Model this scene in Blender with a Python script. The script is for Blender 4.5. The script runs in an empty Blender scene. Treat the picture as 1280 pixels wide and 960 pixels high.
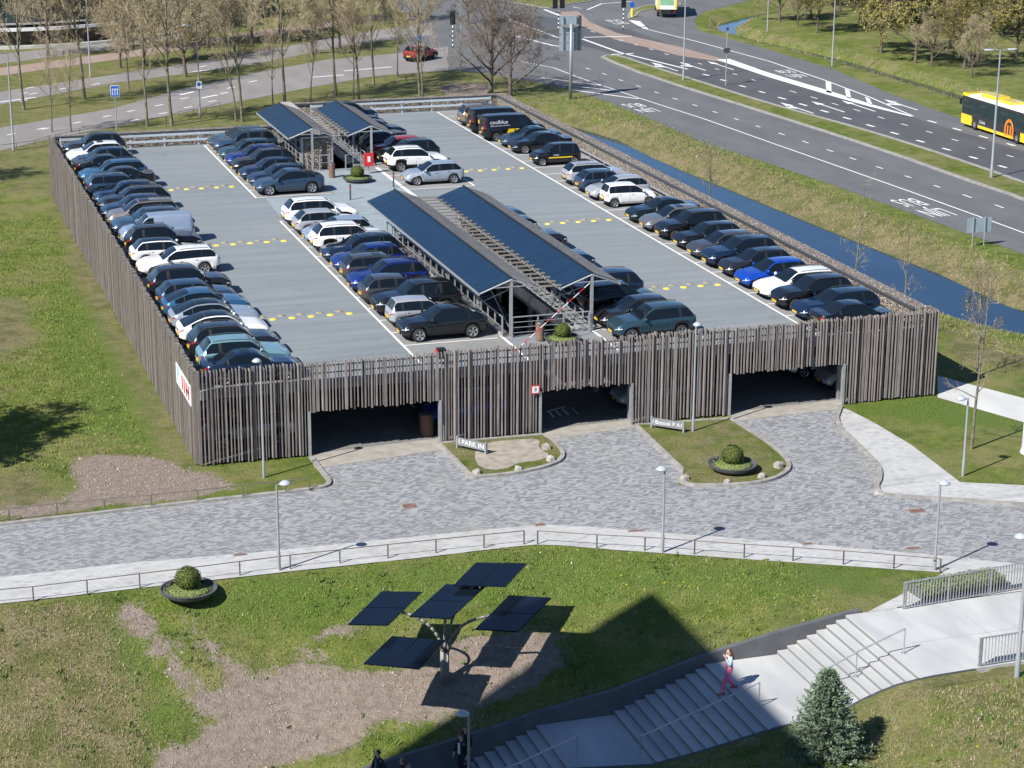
import bpy, math, random
import numpy as np
from mathutils import Matrix, Vector
from mathutils.geometry import tessellate_polygon
random.seed(7); RNG = np.random.default_rng(7)
SC = bpy.context.scene; COL = SC.collection
PI = math.pi; R = math.radians

# ------------------------------------------------------------------ camera
CAMZ = 32.43; FPX = 2621.8; YAW = 0.312455813; PITCH = 0.295327295; ROLL = 0.0048880
cy, sy, cp, sp, cr, sr = math.cos(YAW), math.sin(YAW), math.cos(PITCH), math.sin(PITCH), math.cos(ROLL), math.sin(ROLL)
FWD = np.array([sy*cp, cy*cp, -sp]); RT = np.array([cy, -sy, 0.0]); UP = np.cross(RT, FWD)
RT2 = cr*RT+sr*UP; UP2 = -sr*RT+cr*UP
cam = bpy.data.cameras.new('camera'); camo = bpy.data.objects.new('camera', cam); COL.objects.link(camo)
M = Matrix.Identity(4)
for i in range(3):
    M[i][0] = RT2[i]; M[i][1] = UP2[i]; M[i][2] = -FWD[i]
M[0][3], M[1][3], M[2][3] = 0, 0, CAMZ
camo.matrix_world = M
cam.sensor_width = 36; cam.lens = 36*FPX/1280; cam.clip_end = 3000; cam.clip_start = 1
SC.camera = camo
def g(px, py, z=0.0):
    """point of the photograph -> (x, y) on the level surface at height z"""
    d = RT2*((px-640)/FPX)+UP2*(-(py-480)/FPX)+FWD
    t = (z-CAMZ)/d[2]
    return (d[0]*t, d[1]*t)
def G(pts, z=0.0): return [g(x, y, z) for x, y in pts]

# ------------------------------------------------------------------ light
SUN_EL = 43.0; SUN_DIR = (-0.891, -0.454)
w = bpy.data.worlds.new('World'); SC.world = w; w.use_nodes = True
nt = w.node_tree; nt.nodes.clear()
sky = nt.nodes.new('ShaderNodeTexSky'); sky.sky_type = 'NISHITA'; sky.sun_disc = False
sky.sun_elevation = R(SUN_EL); sky.sun_rotation = math.atan2(SUN_DIR[0], SUN_DIR[1]); sky.altitude = 2500; sky.air_density = 1.0; sky.dust_density = 0.0; sky.ozone_density = 5.0
bg = nt.nodes.new('ShaderNodeBackground'); bg.inputs[1].default_value = 0.092
wo = nt.nodes.new('ShaderNodeOutputWorld'); nt.links.new(sky.outputs[0], bg.inputs[0]); nt.links.new(bg.outputs[0], wo.inputs[0])
sl = bpy.data.lights.new('sun', 'SUN'); sl.energy = 5.0; sl.angle = R(0.53); sl.color = (1, 0.96, 0.90)
so = bpy.data.objects.new('sun', sl); COL.objects.link(so)
sd = Vector((SUN_DIR[0]*math.cos(R(SUN_EL)), SUN_DIR[1]*math.cos(R(SUN_EL)), math.sin(R(SUN_EL))))
so.rotation_euler = sd.to_track_quat('Z', 'Y').to_euler(); so.location = (-60, 0, 80)
SC.view_settings.view_transform = 'Standard'; SC.view_settings.look = 'None'; SC.view_settings.exposure = 0.62; SC.view_settings.gamma = 1

# ------------------------------------------------------------------ materials
MATS = {}
def newmat(name):
    m = bpy.data.materials.new(name); m.use_nodes = True
    return m, m.node_tree.nodes, m.node_tree.links, m.node_tree.nodes['Principled BSDF']
def mat(name, c, rough=0.7, metal=0.0, c2=None, scale=3.0, bump=0.0, bscale=None, coat=0.0, detail=4, stretch=None, spec=None, lo=0.35, hi=0.65):
    if name in MATS: return MATS[name]
    m, N, L, b = newmat(name)
    b.inputs['Base Color'].default_value = (*c, 1); b.inputs['Roughness'].default_value = rough; b.inputs['Metallic'].default_value = metal
    b.inputs['Coat Weight'].default_value = coat; b.inputs['Coat Roughness'].default_value = 0.03
    if spec is not None: b.inputs['Specular IOR Level'].default_value = spec
    if c2 is not None or bump:
        geo = N.new('ShaderNodeNewGeometry'); mp = N.new('ShaderNodeMapping'); L.new(geo.outputs['Position'], mp.inputs[0])
        if stretch: mp.inputs['Scale'].default_value = stretch
        no = N.new('ShaderNodeTexNoise'); no.inputs['Scale'].default_value = scale; no.inputs['Detail'].default_value = detail
        L.new(mp.outputs[0], no.inputs[0])
        if c2 is not None:
            r = N.new('ShaderNodeValToRGB'); r.color_ramp.elements[0].position = lo; r.color_ramp.elements[1].position = hi
            r.color_ramp.elements[0].color = (*c, 1); r.color_ramp.elements[1].color = (*c2, 1)
            L.new(no.outputs[0], r.inputs[0]); L.new(r.outputs[0], b.inputs['Base Color'])
        if bump:
            n2 = N.new('ShaderNodeTexNoise'); n2.inputs['Scale'].default_value = bscale or scale*3; n2.inputs['Detail'].default_value = 3; L.new(geo.outputs['Position'], n2.inputs[0])
            bp = N.new('ShaderNodeBump'); bp.inputs['Strength'].default_value = bump; bp.inputs['Distance'].default_value = 0.05
            L.new(n2.outputs[0], bp.inputs['Height']); L.new(bp.outputs[0], b.inputs['Normal'])
    MATS[name] = m; return m

class NB:
    """small node-building helper"""
    def __init__(s, name): s.m, s.N, s.L, s.b = newmat(name); s.geo = s.N.new('ShaderNodeNewGeometry'); s.pos = s.geo.outputs['Position']
    def noise(s, scale, detail=3, vec=None, rough=0.55):
        n = s.N.new('ShaderNodeTexNoise'); n.inputs['Scale'].default_value = scale; n.inputs['Detail'].default_value = detail; n.inputs['Roughness'].default_value = rough
        s.L.new(vec or s.pos, n.inputs[0]); return n.outputs[0]
    def map(s, scale, rot=0, vec=None):
        n = s.N.new('ShaderNodeMapping'); n.inputs['Scale'].default_value = scale; n.inputs['Rotation'].default_value = (0, 0, rot); s.L.new(vec or s.pos, n.inputs[0]); return n.outputs[0]
    def ramp(s, v, stops):
        n = s.N.new('ShaderNodeValToRGB'); e = n.color_ramp.elements
        while len(e) < len(stops): e.new(0.5)
        for i, (p, c) in enumerate(stops): e[i].position = p; e[i].color = (*c, 1) if isinstance(c, tuple) else (c, c, c, 1)
        s.L.new(v, n.inputs[0]); return n.outputs[0]
    def math(s, op, a, b=None):
        n = s.N.new('ShaderNodeMath'); n.operation = op
        for i, v in enumerate((a, b)):
            if v is None: continue
            if isinstance(v, (int, float)): n.inputs[i].default_value = v
            else: s.L.new(v, n.inputs[i])
        return n.outputs[0]
    def mix(s, f, a, b, t='MIX'):
        n = s.N.new('ShaderNodeMix'); n.data_type = 'RGBA'; n.blend_type = t
        for i, v in ((0, f), (6, a), (7, b)):
            if isinstance(v, (int, float)): n.inputs[i].default_value = v
            elif isinstance(v, tuple): n.inputs[i].default_value = (*v, 1)
            else: s.L.new(v, n.inputs[i])
        return n.outputs[2]
    def vor(s, scale, vec=None, feat='F1', out=0, rnd=1.0):
        n = s.N.new('ShaderNodeTexVoronoi'); n.feature = feat; n.inputs['Scale'].default_value = scale; n.inputs['Randomness'].default_value = rnd
        s.L.new(vec or s.pos, n.inputs[0]); return n.outputs[out]
    def sep(s, v):
        n = s.N.new('ShaderNodeSeparateXYZ'); s.L.new(v, n.inputs[0]); return n.outputs
    def comb(s, x, y, z=0.0):
        n = s.N.new('ShaderNodeCombineXYZ')
        for i, v in enumerate((x, y, z)):
            if isinstance(v, (int, float)): n.inputs[i].default_value = v
            else: s.L.new(v, n.inputs[i])
        return n.outputs[0]
    def bump(s, h, st=0.5, d=0.05):
        n = s.N.new('ShaderNodeBump'); n.inputs['Strength'].default_value = st; n.inputs['Distance'].default_value = d
        s.L.new(h, n.inputs['Height']); s.L.new(n.outputs[0], s.b.inputs['Normal'])
    def done(s, col, rough=0.85, key=None):
        if col is not None: s.L.new(col, s.b.inputs['Base Color'])
        if isinstance(rough, float): s.b.inputs['Roughness'].default_value = rough
        else: s.L.new(rough, s.b.inputs['Roughness'])
        MATS[key or s.m.name] = s.m; return s.m

def grass_material(name, default_dry=0.0, use_attr=True):
    k = NB(name)
    big = k.noise(0.2, 6, rough=0.65); mid = k.noise(1.1, 5); fine = k.noise(9, 4, rough=0.7); vf = k.noise(28, 2)
    gr = k.ramp(mid, [(0.3, (0.105, 0.155, 0.024)), (0.52, (0.195, 0.245, 0.045)), (0.7, (0.295, 0.31, 0.085))])
    gr = k.mix(k.ramp(big, [(0.44, 0.0), (0.60, 0.8)]), gr, (0.34, 0.305, 0.135)); gr = k.mix(k.ramp(k.noise(0.45, 5, rough=0.7), [(0.36, 0.55), (0.5, 0.0)]), gr, (0.075, 0.13, 0.022))
    gr = k.mix(k.ramp(fine, [(0.3, 0.62), (0.62, 0.0)]), gr, (0.07, 0.105, 0.02))
    dry = k.ramp(fine, [(0.3, (0.13, 0.115, 0.055)), (0.5, (0.27, 0.225, 0.125)), (0.68, (0.44, 0.37, 0.235))]); dry = k.mix(k.ramp(k.noise(0.7, 6, rough=0.75), [(0.42, 0.75), (0.56, 0.0)]), dry, (0.105, 0.125, 0.035)); dry = k.mix(k.ramp(k.noise(1.4, 6, rough=0.75), [(0.55, 0.0), (0.68, 0.6)]), dry, (0.27, 0.20, 0.14))
    dirt = k.ramp(k.noise(3.2, 6, rough=0.65), [(0.3, (0.25, 0.195, 0.155)), (0.5, (0.375, 0.305, 0.25)), (0.72, (0.48, 0.40, 0.335))])
    dirt = k.mix(k.ramp(vf, [(0.35, 0.5), (0.6, 0.0)]), dirt, (0.19, 0.155, 0.125))
    if use_attr:
        at = k.N.new('ShaderNodeAttribute'); at.attribute_name = 'ground_mask'
        sx = k.N.new('ShaderNodeSeparateColor'); k.L.new(at.outputs['Color'], sx.inputs[0])
        rr, gg, bb = sx.outputs[0], sx.outputs[1], sx.outputs[2]
        edge = k.math('MULTIPLY', k.math('SUBTRACT', k.math('ADD', k.math('MULTIPLY', k.noise(0.75, 6, rough=0.75), 0.66), k.math('MULTIPLY', fine, 0.34)), 0.5), 2.7)
        fd = k.math('ADD', gg, edge); fd = k.ramp(fd, [(0.3, 0.0), (0.72, 0.92)])
        c = k.mix(fd, gr, dry)
        lush = k.ramp(k.math('ADD', bb, edge), [(0.35, 0.0), (0.75, 0.85)])
        c = k.mix(lush, c, k.mix(k.ramp(fine, [(0.3, 0.0), (0.6, 1.0)]), (0.07, 0.125, 0.02), (0.165, 0.245, 0.045)))
        fr = k.ramp(k.math('ADD', rr, edge), [(0.42, 0.0), (0.62, 1.0)])
        c = k.mix(fr, c, dirt)
    else:
        edge = k.math('MULTIPLY', k.math('SUBTRACT', mid, 0.5), 1.5)
        fd = k.ramp(k.math('ADD', edge, default_dry), [(0.3, 0.0), (0.75, 0.9)])
        c = k.mix(fd, gr, dry)
    h = k.math('ADD', fine, k.math('MULTIPLY', vf, 0.7))
    # white daisies, tiny and scattered
    vd = k.vor(2.6); da = k.math('MULTIPLY', k.ramp(vd, [(0.05, 1.0), (0.075, 0.0)]), k.ramp(k.noise(0.35, 3), [(0.5, 0.0), (0.58, 1.0)]))
    if use_attr: da = k.math('MULTIPLY', da, k.math('SUBTRACT', 1.0, k.math('MAXIMUM', fr, fd)))
    c = k.mix(k.math('MULTIPLY', da, 0.8), c, (0.6, 0.6, 0.52))
    k.bump(h, 1.0, 0.16)
    return k.done(c, 0.95)
GRASS = grass_material('grass_ground'); GRASS_DRY = grass_material('grass_island', 0.5, False); GRASS_MID = grass_material('grass_verge', 0.32, False)
for m_ in (GRASS, GRASS_DRY, GRASS_MID): m_.node_tree.nodes['Principled BSDF'].inputs['Specular IOR Level'].default_value = 0.15

def paving_material(name, light, dark, joint, thr, amp=0.11, bx=0.22, by=0.11):
    k = NB(name); s = k.sep(k.pos)
    # zigzag courses: shift y by a triangle wave of x
    ph = k.math('PINGPONG', s[0], 0.33); y2 = k.math('ADD', s[1], k.math('MULTIPLY', ph, amp*5))
    row = k.math('FLOOR', k.math('DIVIDE', y2, by)); offx = k.math('MULTIPLY', row, 0.37)
    colx = k.math('FLOOR', k.math('DIVIDE', k.math('ADD', s[0], offx), bx))
    cell = k.comb(k.math('MULTIPLY', colx, 1.0), k.math('MULTIPLY', row, 1.0))
    wn = k.N.new('ShaderNodeTexWhiteNoise'); wn.noise_dimensions = '2D'; k.L.new(cell, wn.inputs['Vector'])
    cn = k.noise(0.85, 2, vec=k.comb(k.math('MULTIPLY', colx, 0.6), k.math('MULTIPLY', row, 0.75)))
    v = k.math('ADD', k.math('MULTIPLY', wn.outputs[0], 0.35), cn)
    c = k.ramp(v, [(thr-0.05, dark), (thr+0.05, light)])
    c = k.mix(k.math('MULTIPLY', k.ramp(wn.outputs[0], [(0, 0.0), (1, 1.0)]), 0.12), c, (0.1, 0.1, 0.1), 'MIX')
    fy = k.math('FRACT', k.math('DIVIDE', y2, by)); fx = k.math('FRACT', k.math('DIVIDE', k.math('ADD', s[0], offx), bx))
    jt = k.math('MAXIMUM', k.math('LESS_THAN', fy, 0.1), k.math('LESS_THAN', fx, 0.05))
    c = k.mix(k.math('MULTIPLY', jt, 0.35), c, joint)
    tyre = k.ramp(k.noise(0.5, 4, vec=k.map((0.25, 1.6, 1), 0.12), rough=0.7), [(0.52, 0.0), (0.68, 0.28)]); c = k.mix(tyre, c, (0.13, 0.13, 0.13)); dirt = k.ramp(k.noise(0.23, 5, rough=0.7), [(0.5, 0.0), (0.72, 0.40)])
    c = k.mix(dirt, c, (0.27, 0.25, 0.21))
    c = k.mix(k.ramp(k.noise(1.7, 5), [(0.35, 0.16), (0.7, 0.0)]), c, (0.10, 0.10, 0.10))
    k.bump(k.math('SUBTRACT', 1.0, jt), 0.35, 0.01)
    return k.done(c, 0.85)
PAVE = paving_material('block_paving', (0.345, 0.35, 0.36), (0.185, 0.192, 0.202), (0.12, 0.12, 0.12), 0.66)
WALKP = paving_material('pale_paving', (0.50, 0.495, 0.485), (0.37, 0.37, 0.365), (0.25, 0.25, 0.24), 0.52, amp=0.0, bx=0.3, by=0.15)

def asphalt(name, a, b, patch=None):
    k = NB(name); n1 = k.noise(0.35, 5, vec=k.map((1, 0.35, 1)), rough=0.6); n2 = k.noise(14, 2)
    c = k.ramp(n1, [(0.35, a), (0.65, b)])
    c = k.mix(k.ramp(n2, [(0.35, 0.25), (0.65, 0.0)]), c, tuple(x*0.6 for x in a))
    if patch: c = k.mix(k.ramp(k.noise(0.12, 3), [(0.52, 0.0), (0.6, 0.5)]), c, patch)
    # thin cracks and tyre polish
    cr_ = k.ramp(k.vor(0.16, feat='DISTANCE_TO_EDGE'), [(0.0, 0.35), (0.006, 0.0)])
    c = k.mix(cr_, c, tuple(x*0.45 for x in a))
    k.bump(n2, 0.25, 0.01); return k.done(c, 0.9)
ROAD = asphalt('road_asphalt', (0.105, 0.108, 0.113), (0.135, 0.138, 0.142)); ROAD_DARK = asphalt('road_asphalt_dark', (0.066, 0.069, 0.075), (0.092, 0.095, 0.10))
ROAD_PALE = asphalt('road_asphalt_pale', (0.20, 0.188, 0.178), (0.25, 0.236, 0.225)); PINK = asphalt('pink_brick', (0.27, 0.20, 0.165), (0.33, 0.25, 0.21))
def deck_material():
    k = NB('deck_surface'); a = k.noise(0.8, 5, vec=k.map((0.12, 1.3, 1)), rough=0.65); b_ = k.noise(0.15, 4); f = k.noise(11, 2)
    c = k.ramp(a, [(0.3, (0.165, 0.186, 0.200)), (0.5, (0.195, 0.217, 0.230)), (0.7, (0.228, 0.250, 0.262))])
    c = k.mix(k.ramp(b_, [(0.4, 0.0), (0.7, 0.35)]), c, (0.235, 0.25, 0.258))
    c = k.mix(k.ramp(f, [(0.3, 0.2), (0.6, 0.0)]), c, (0.11, 0.12, 0.13))
    c = k.mix(k.ramp(k.noise(0.9, 4, rough=0.7), [(0.62, 0.0), (0.70, 0.35)]), c, (0.10, 0.105, 0.11)); c = k.mix(k.ramp(k.vor(0.09, feat='DISTANCE_TO_EDGE'), [(0.0, 0.3), (0.004, 0.0)]), c, (0.09, 0.095, 0.10)); k.bump(f, 0.2, 0.01); return k.done(c, 0.8)
DECK = deck_material()
BAY = asphalt('bay_surface', (0.22, 0.22, 0.215), (0.26, 0.258, 0.25)); CROSS = mat('crossing_surface', (0.225, 0.265, 0.285), 0.8, c2=(0.26, 0.305, 0.325), scale=0.9)
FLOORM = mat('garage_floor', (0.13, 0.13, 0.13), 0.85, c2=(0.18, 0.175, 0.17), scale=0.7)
def stone_material(name, cols, scale=9.0):
    k = NB(name); n = k.N.new('ShaderNodeTexVoronoi'); n.inputs['Scale'].default_value = scale; k.L.new(k.pos, n.inputs[0])
    s = k.N.new('ShaderNodeSeparateColor'); k.L.new(n.outputs['Color'], s.inputs[0])
    c = k.ramp(s.outputs[0], [(0.0, cols[0]), (0.35, cols[1]), (0.7, cols[2]), (1.0, cols[3])])
    e = k.vor(scale, feat='DISTANCE_TO_EDGE'); c = k.mix(k.ramp(e, [(0.0, 0.85), (0.09, 0.0)]), c, (0.03, 0.028, 0.025))
    k.bump(k.ramp(e, [(0.0, 0.0), (0.3, 1.0)]), 1.0, 0.09); return k.done(c, 0.9)
STONE = stone_material('gabion_stone', [(0.20, 0.15, 0.125), (0.30, 0.245, 0.20), (0.41, 0.35, 0.29), (0.52, 0.47, 0.41)], 8.0)
STONE2 = stone_material('gabion_stone_grey', [(0.22, 0.20, 0.18), (0.30, 0.28, 0.255), (0.40, 0.37, 0.34), (0.5, 0.48, 0.45)], 7.0)
def wood_material(name, a, b, c_):
    k = NB(name); oi = k.N.new('ShaderNodeObjectInfo')
    n = k.noise(6, 4, vec=k.map((3, 3, 0.22))); c = k.ramp(n, [(0.3, a), (0.5, b), (0.7, c_)])
    c = k.mix(k.ramp(oi.outputs['Random'], [(0, 0.0), (1, 0.42)]), c, tuple(x*0.6 for x in a)); 
    c = k.mix(k.ramp(k.noise(1.5, 4), [(0.5, 0.0), (0.75, 0.4)]), c, (0.27, 0.24, 0.21)); k.bump(n, 0.4, 0.01); return k.done(c, 0.9)
WOOD = wood_material('weathered_wood', (0.15, 0.128, 0.12), (0.235, 0.205, 0.195), (0.33, 0.30, 0.285))
WOOD2 = wood_material('weathered_wood_side', (0.15, 0.128, 0.112), (0.20, 0.175, 0.155), (0.26, 0.235, 0.21))
CONC = mat('concrete', (0.30, 0.29, 0.275), 0.85, c2=(0.38, 0.37, 0.355), scale=1.3, bump=0.2); CONC_PALE = mat('pale_concrete', (0.46, 0.46, 0.445), 0.8, c2=(0.55, 0.55, 0.53), scale=0.6, bump=0.1, bscale=8, stretch=(1, 0.3, 1))
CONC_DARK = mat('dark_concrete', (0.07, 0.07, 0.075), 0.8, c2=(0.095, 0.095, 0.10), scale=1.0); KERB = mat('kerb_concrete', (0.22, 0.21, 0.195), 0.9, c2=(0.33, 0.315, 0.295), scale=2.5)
WHITE = mat('road_paint', (0.66, 0.66, 0.65), 0.7, c2=(0.76, 0.76, 0.75), scale=5); WHITE_W = mat('worn_paint', (0.50, 0.50, 0.50), 0.8, c2=(0.68, 0.68, 0.67), scale=8)
STEEL = mat('galvanised_steel', (0.42, 0.43, 0.44), 0.45, 0.6, c2=(0.52, 0.53, 0.54), scale=6); STEEL_D = mat('dark_steel', (0.10, 0.105, 0.11), 0.5, 0.5); RAILW = mat('pale_rail', (0.50, 0.56, 0.60), 0.5, 0.2)
POSTW = mat('pale_post', (0.33, 0.345, 0.355), 0.45, 0.3); RAILB = mat('brown_steel_rail', (0.17, 0.145, 0.13), 0.6, 0.4)
BLACK = mat('black_plastic', (0.012, 0.012, 0.013), 0.55); RUBBER = mat('tyre_rubber', (0.018, 0.018, 0.019), 0.8); UNDER = mat('underside', (0.008, 0.008, 0.008), 0.9)
GLASS = mat('car_glass', (0.006, 0.010, 0.014), 0.03, 0.0, spec=0.5); CHROME = mat('wheel_alloy', (0.5, 0.5, 0.52), 0.3, 0.8); ALLOY_D = mat('wheel_dark', (0.06, 0.06, 0.065), 0.4, 0.5)
LIGHTG = mat('headlight_lens', (0.62, 0.66, 0.70), 0.12, 0.3); RED = mat('tail_lens', (0.24, 0.010, 0.015), 0.25); PLATE = mat('yellow_plate', (0.62, 0.40, 0.05), 0.5); REDP = mat('red_paint', (0.55, 0.03, 0.03), 0.5)
YELLOW = mat('yellow_paint', (0.72, 0.55, 0.07), 0.6, c2=(0.6, 0.48, 0.1), scale=9); GREYST = mat('grey_stud', (0.20, 0.18, 0.13), 0.7, c2=(0.32, 0.28, 0.19), scale=6); BRICKRED = mat('rust_red', (0.15, 0.085, 0.065), 0.7, c2=(0.22, 0.135, 0.105), scale=4)
TRUNK = mat('bark', (0.10, 0.09, 0.065), 0.95, c2=(0.20, 0.18, 0.13), scale=4, bump=0.4); TRUNK_G = mat('bark_green', (0.15, 0.14, 0.08), 0.95, c2=(0.26, 0.25, 0.15), scale=4); TRUNK_B = mat('bark_brown', (0.09, 0.07, 0.055), 0.95, c2=(0.16, 0.125, 0.10), scale=4)
TWIG = mat('twigs', (0.27, 0.215, 0.14), 0.95, c2=(0.37, 0.30, 0.20), scale=1.5); TWIG_B = mat('twigs_brown', (0.15, 0.115, 0.095), 0.95, c2=(0.22, 0.175, 0.14), scale=1.5)
BUD = mat('opening_buds', (0.27, 0.255, 0.10), 0.9, c2=(0.37, 0.34, 0.17), scale=1.2); BUD_O = mat('olive_buds', (0.20, 0.18, 0.045), 0.9, c2=(0.31, 0.27, 0.08), scale=0.8)
BOX = mat('box_leaf', (0.055, 0.075, 0.012), 0.8, c2=(0.12, 0.145, 0.025), scale=9); FIR = mat('fir_needles', (0.09, 0.14, 0.08), 0.8, c2=(0.20, 0.27, 0.175), scale=2.5); COVER = mat('ground_cover', (0.09, 0.13, 0.03), 0.9, c2=(0.2, 0.24, 0.08), scale=12)
SIGNB = mat('sign_back', (0.33, 0.41, 0.46), 0.5, 0.3, c2=(0.38, 0.46, 0.5), scale=2); BLUES = mat('blue_sign', (0.01, 0.12, 0.55), 0.4); WHITES = mat('white_sign', (0.75, 0.76, 0.77), 0.5); SOIL = mat('soil', (0.12, 0.095, 0.075), 0.95)
SPOT = mat('lamp_lens', (0.40, 0.43, 0.47), 0.3)
def solar_material(name, a, b, pitch, rot=0.0):
    k = NB(name); s = k.sep(k.map((1, 1, 1), rot)); f = k.math('FRACT', k.math('DIVIDE', s[1], pitch)); fx = k.math('FRACT', k.math('DIVIDE', s[0], pitch))
    ln = k.math('MAXIMUM', k.math('LESS_THAN', f, 0.045), k.math('LESS_THAN', fx, 0.045))
    c = k.mix(k.math('MULTIPLY', ln, 0.12), k.ramp(k.noise(0.5, 3), [(0.3, a), (0.7, b)]), (0.10, 0.12, 0.15)); return k.done(c, 0.12)
SOLAR = solar_material('solar_cells', (0.003, 0.006, 0.013), (0.004, 0.009, 0.019), 0.16)
ROOFB = None
def water_material():
    k = NB('canal_water'); n = k.noise(1.6, 3, vec=k.map((1, 0.5, 1))); n2 = k.noise(0.12, 3)
    c = k.ramp(n2, [(0.4, (0.004, 0.016, 0.038)), (0.65, (0.008, 0.024, 0.05))]); k.b.inputs['IOR'].default_value = 1.4
    k.b.inputs['Specular IOR Level'].default_value = 0.8
    n3 = k.noise(0.35, 4, vec=k.map((1, 0.4, 1))); c = k.mix(k.ramp(n3, [(0.5, 0.0), (0.7, 0.5)]), c, (0.012, 0.03, 0.045)); k.bump(k.math('ADD', n, k.math('MULTIPLY', n3, 1.5)), 0.16, 0.04); return k.done(c, 0.07)
WATER = water_material()

# ------------------------------------------------------------------ mesh helpers
def tag(o, label=None, cat=None, group=None, kind=None):
    if label: o['label'] = label
    if cat: o['category'] = cat
    if group: o['group'] = group
    if kind: o['kind'] = kind
    return o
def mesh(name, V, F, mats=None, idx=None, smooth=False):
    me = bpy.data.meshes.new(name); me.from_pydata([tuple(v) for v in V], [], F)
    for m in (mats or []): me.materials.append(m)
    if idx is not None: me.polygons.foreach_set('material_index', idx)
    if smooth: me.polygons.foreach_set('use_smooth', [True]*len(me.polygons))
    me.update(); return me
def add(name, me, parent=None, loc=None, rz=0):
    o = bpy.data.objects.new(name, me); COL.objects.link(o)
    if parent: o.parent = parent
    if loc is not None: o.location = loc
    if rz: o.rotation_euler = (0, 0, rz)
    return o
def empty(name, loc=(0, 0, 0), rz=0): return add(name, None, None, loc, rz)
class MB:
    """collects shapes into one mesh"""
    def __init__(s): s.V = []; s.F = []; s.I = []; s.cur = 0
    def face(s, pts, i=None):
        n = len(s.V); s.V += [tuple(p) for p in pts]; s.F.append(tuple(range(n, n+len(pts)))); s.I.append(s.cur if i is None else i)
    def box(s, x0, x1, y0, y1, z0, z1, rz=0, c=None):
        n = len(s.V); P = [(x, y, z) for z in (z0, z1) for x, y in ((x0, y0), (x1, y0), (x1, y1), (x0, y1))]
        if rz:
            cx, cy_ = c if c else ((x0+x1)/2, (y0+y1)/2); a, b = math.cos(rz), math.sin(rz)
            P = [(cx+(x-cx)*a-(y-cy_)*b, cy_+(x-cx)*b+(y-cy_)*a, z) for x, y, z in P]
        s.V += P; s.F += [(n, n+3, n+2, n+1), (n+4, n+5, n+6, n+7), (n, n+1, n+5, n+4), (n+1, n+2, n+6, n+5), (n+2, n+3, n+7, n+6), (n+3, n, n+4, n+7)]; s.I += [s.cur]*6
    def tube(s, p, q, r0, r1=None, seg=8, cap=True):
        r1 = r0 if r1 is None else r1; p = Vector(p); q = Vector(q); d = (q-p)
        if d.length < 1e-6: return
        d.normalize(); u = d.orthogonal().normalized(); v = d.cross(u); n = len(s.V)
        for c, r in ((p, r0), (q, r1)):
            for k in range(seg):
                a = 2*PI*k/seg; s.V.append(tuple(c+u*(r*math.cos(a))+v*(r*math.sin(a))))
        for k in range(seg):
            j = (k+1) % seg; s.F.append((n+k, n+j, n+seg+j, n+seg+k)); s.I.append(s.cur)
        if cap: s.F.append(tuple(range(n+seg-1, n-1, -1))); s.F.append(tuple(range(n+seg, n+2*seg))); s.I += [s.cur]*2
    def path(s, pts, r, seg=6):
        for a, b in zip(pts[:-1], pts[1:]): s.tube(a, b, r, r, seg)
    def lathe(s, prof, seg=16, c=(0, 0, 0)):
        n = len(s.V)
        for r, z in prof:
            for k in range(seg):
                a = 2*PI*k/seg; s.V.append((c[0]+r*math.cos(a), c[1]+r*math.sin(a), c[2]+z))
        for i in range(len(prof)-1):
            for k in range(seg):
                j = (k+1) % seg; s.F.append((n+i*seg+k, n+i*seg+j, n+(i+1)*seg+j, n+(i+1)*seg+k)); s.I.append(s.cur)
    def prism(s, poly, z0, z1):
        P = [Vector((x, y, 0)) for x, y in poly]; tr = tessellate_polygon([P]); n = len(s.V); N = len(poly)
        s.V += [(x, y, z0) for x, y in poly]+[(x, y, z1) for x, y in poly]
        for a, b, c in tr:
            u = (P[b]-P[a]).cross(P[c]-P[a]).z
            if u < 0: b, c = c, b
            s.F.append((n+N+a, n+N+b, n+N+c)); s.I.append(s.cur)
            s.F.append((n+a, n+c, n+b)); s.I.append(s.cur)
        for i in range(N):
            j = (i+1) % N; s.F.append((n+i, n+j, n+N+j, n+N+i)); s.I.append(s.cur)
    def sheet(s, poly, z):
        P = [Vector((x, y, 0)) for x, y in poly]; tr = tessellate_polygon([P]); n = len(s.V)
        s.V += [(x, y, z) for x, y in poly]
        for a, b, c in tr:
            if (P[b]-P[a]).cross(P[c]-P[a]).z < 0: b, c = c, b
            s.F.append((n+a, n+b, n+c)); s.I.append(s.cur)
    def me(s, name, mats, smooth=False): return mesh(name, s.V, s.F, mats if isinstance(mats, list) else [mats], s.I, smooth)
    def obj(s, name, mats, parent=None, loc=None, smooth=False): return add(name, s.me(name, mats, smooth), parent, loc)
def ribbon(pts, wid, closed=False):
    """offset polygon of a polyline; returns left and right lists"""
    P = [Vector((x, y)) for x, y in pts]; n = len(P); L_, R_ = [], []
    for i in range(n):
        a = P[i-1] if (i > 0 or closed) else P[i]; b = P[(i+1) % n] if (i < n-1 or closed) else P[i]
        d = (b-a).normalized(); nn = Vector((-d.y, d.x)); L_.append(P[i]+nn*wid/2); R_.append(P[i]-nn*wid/2)
    return L_, R_
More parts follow.
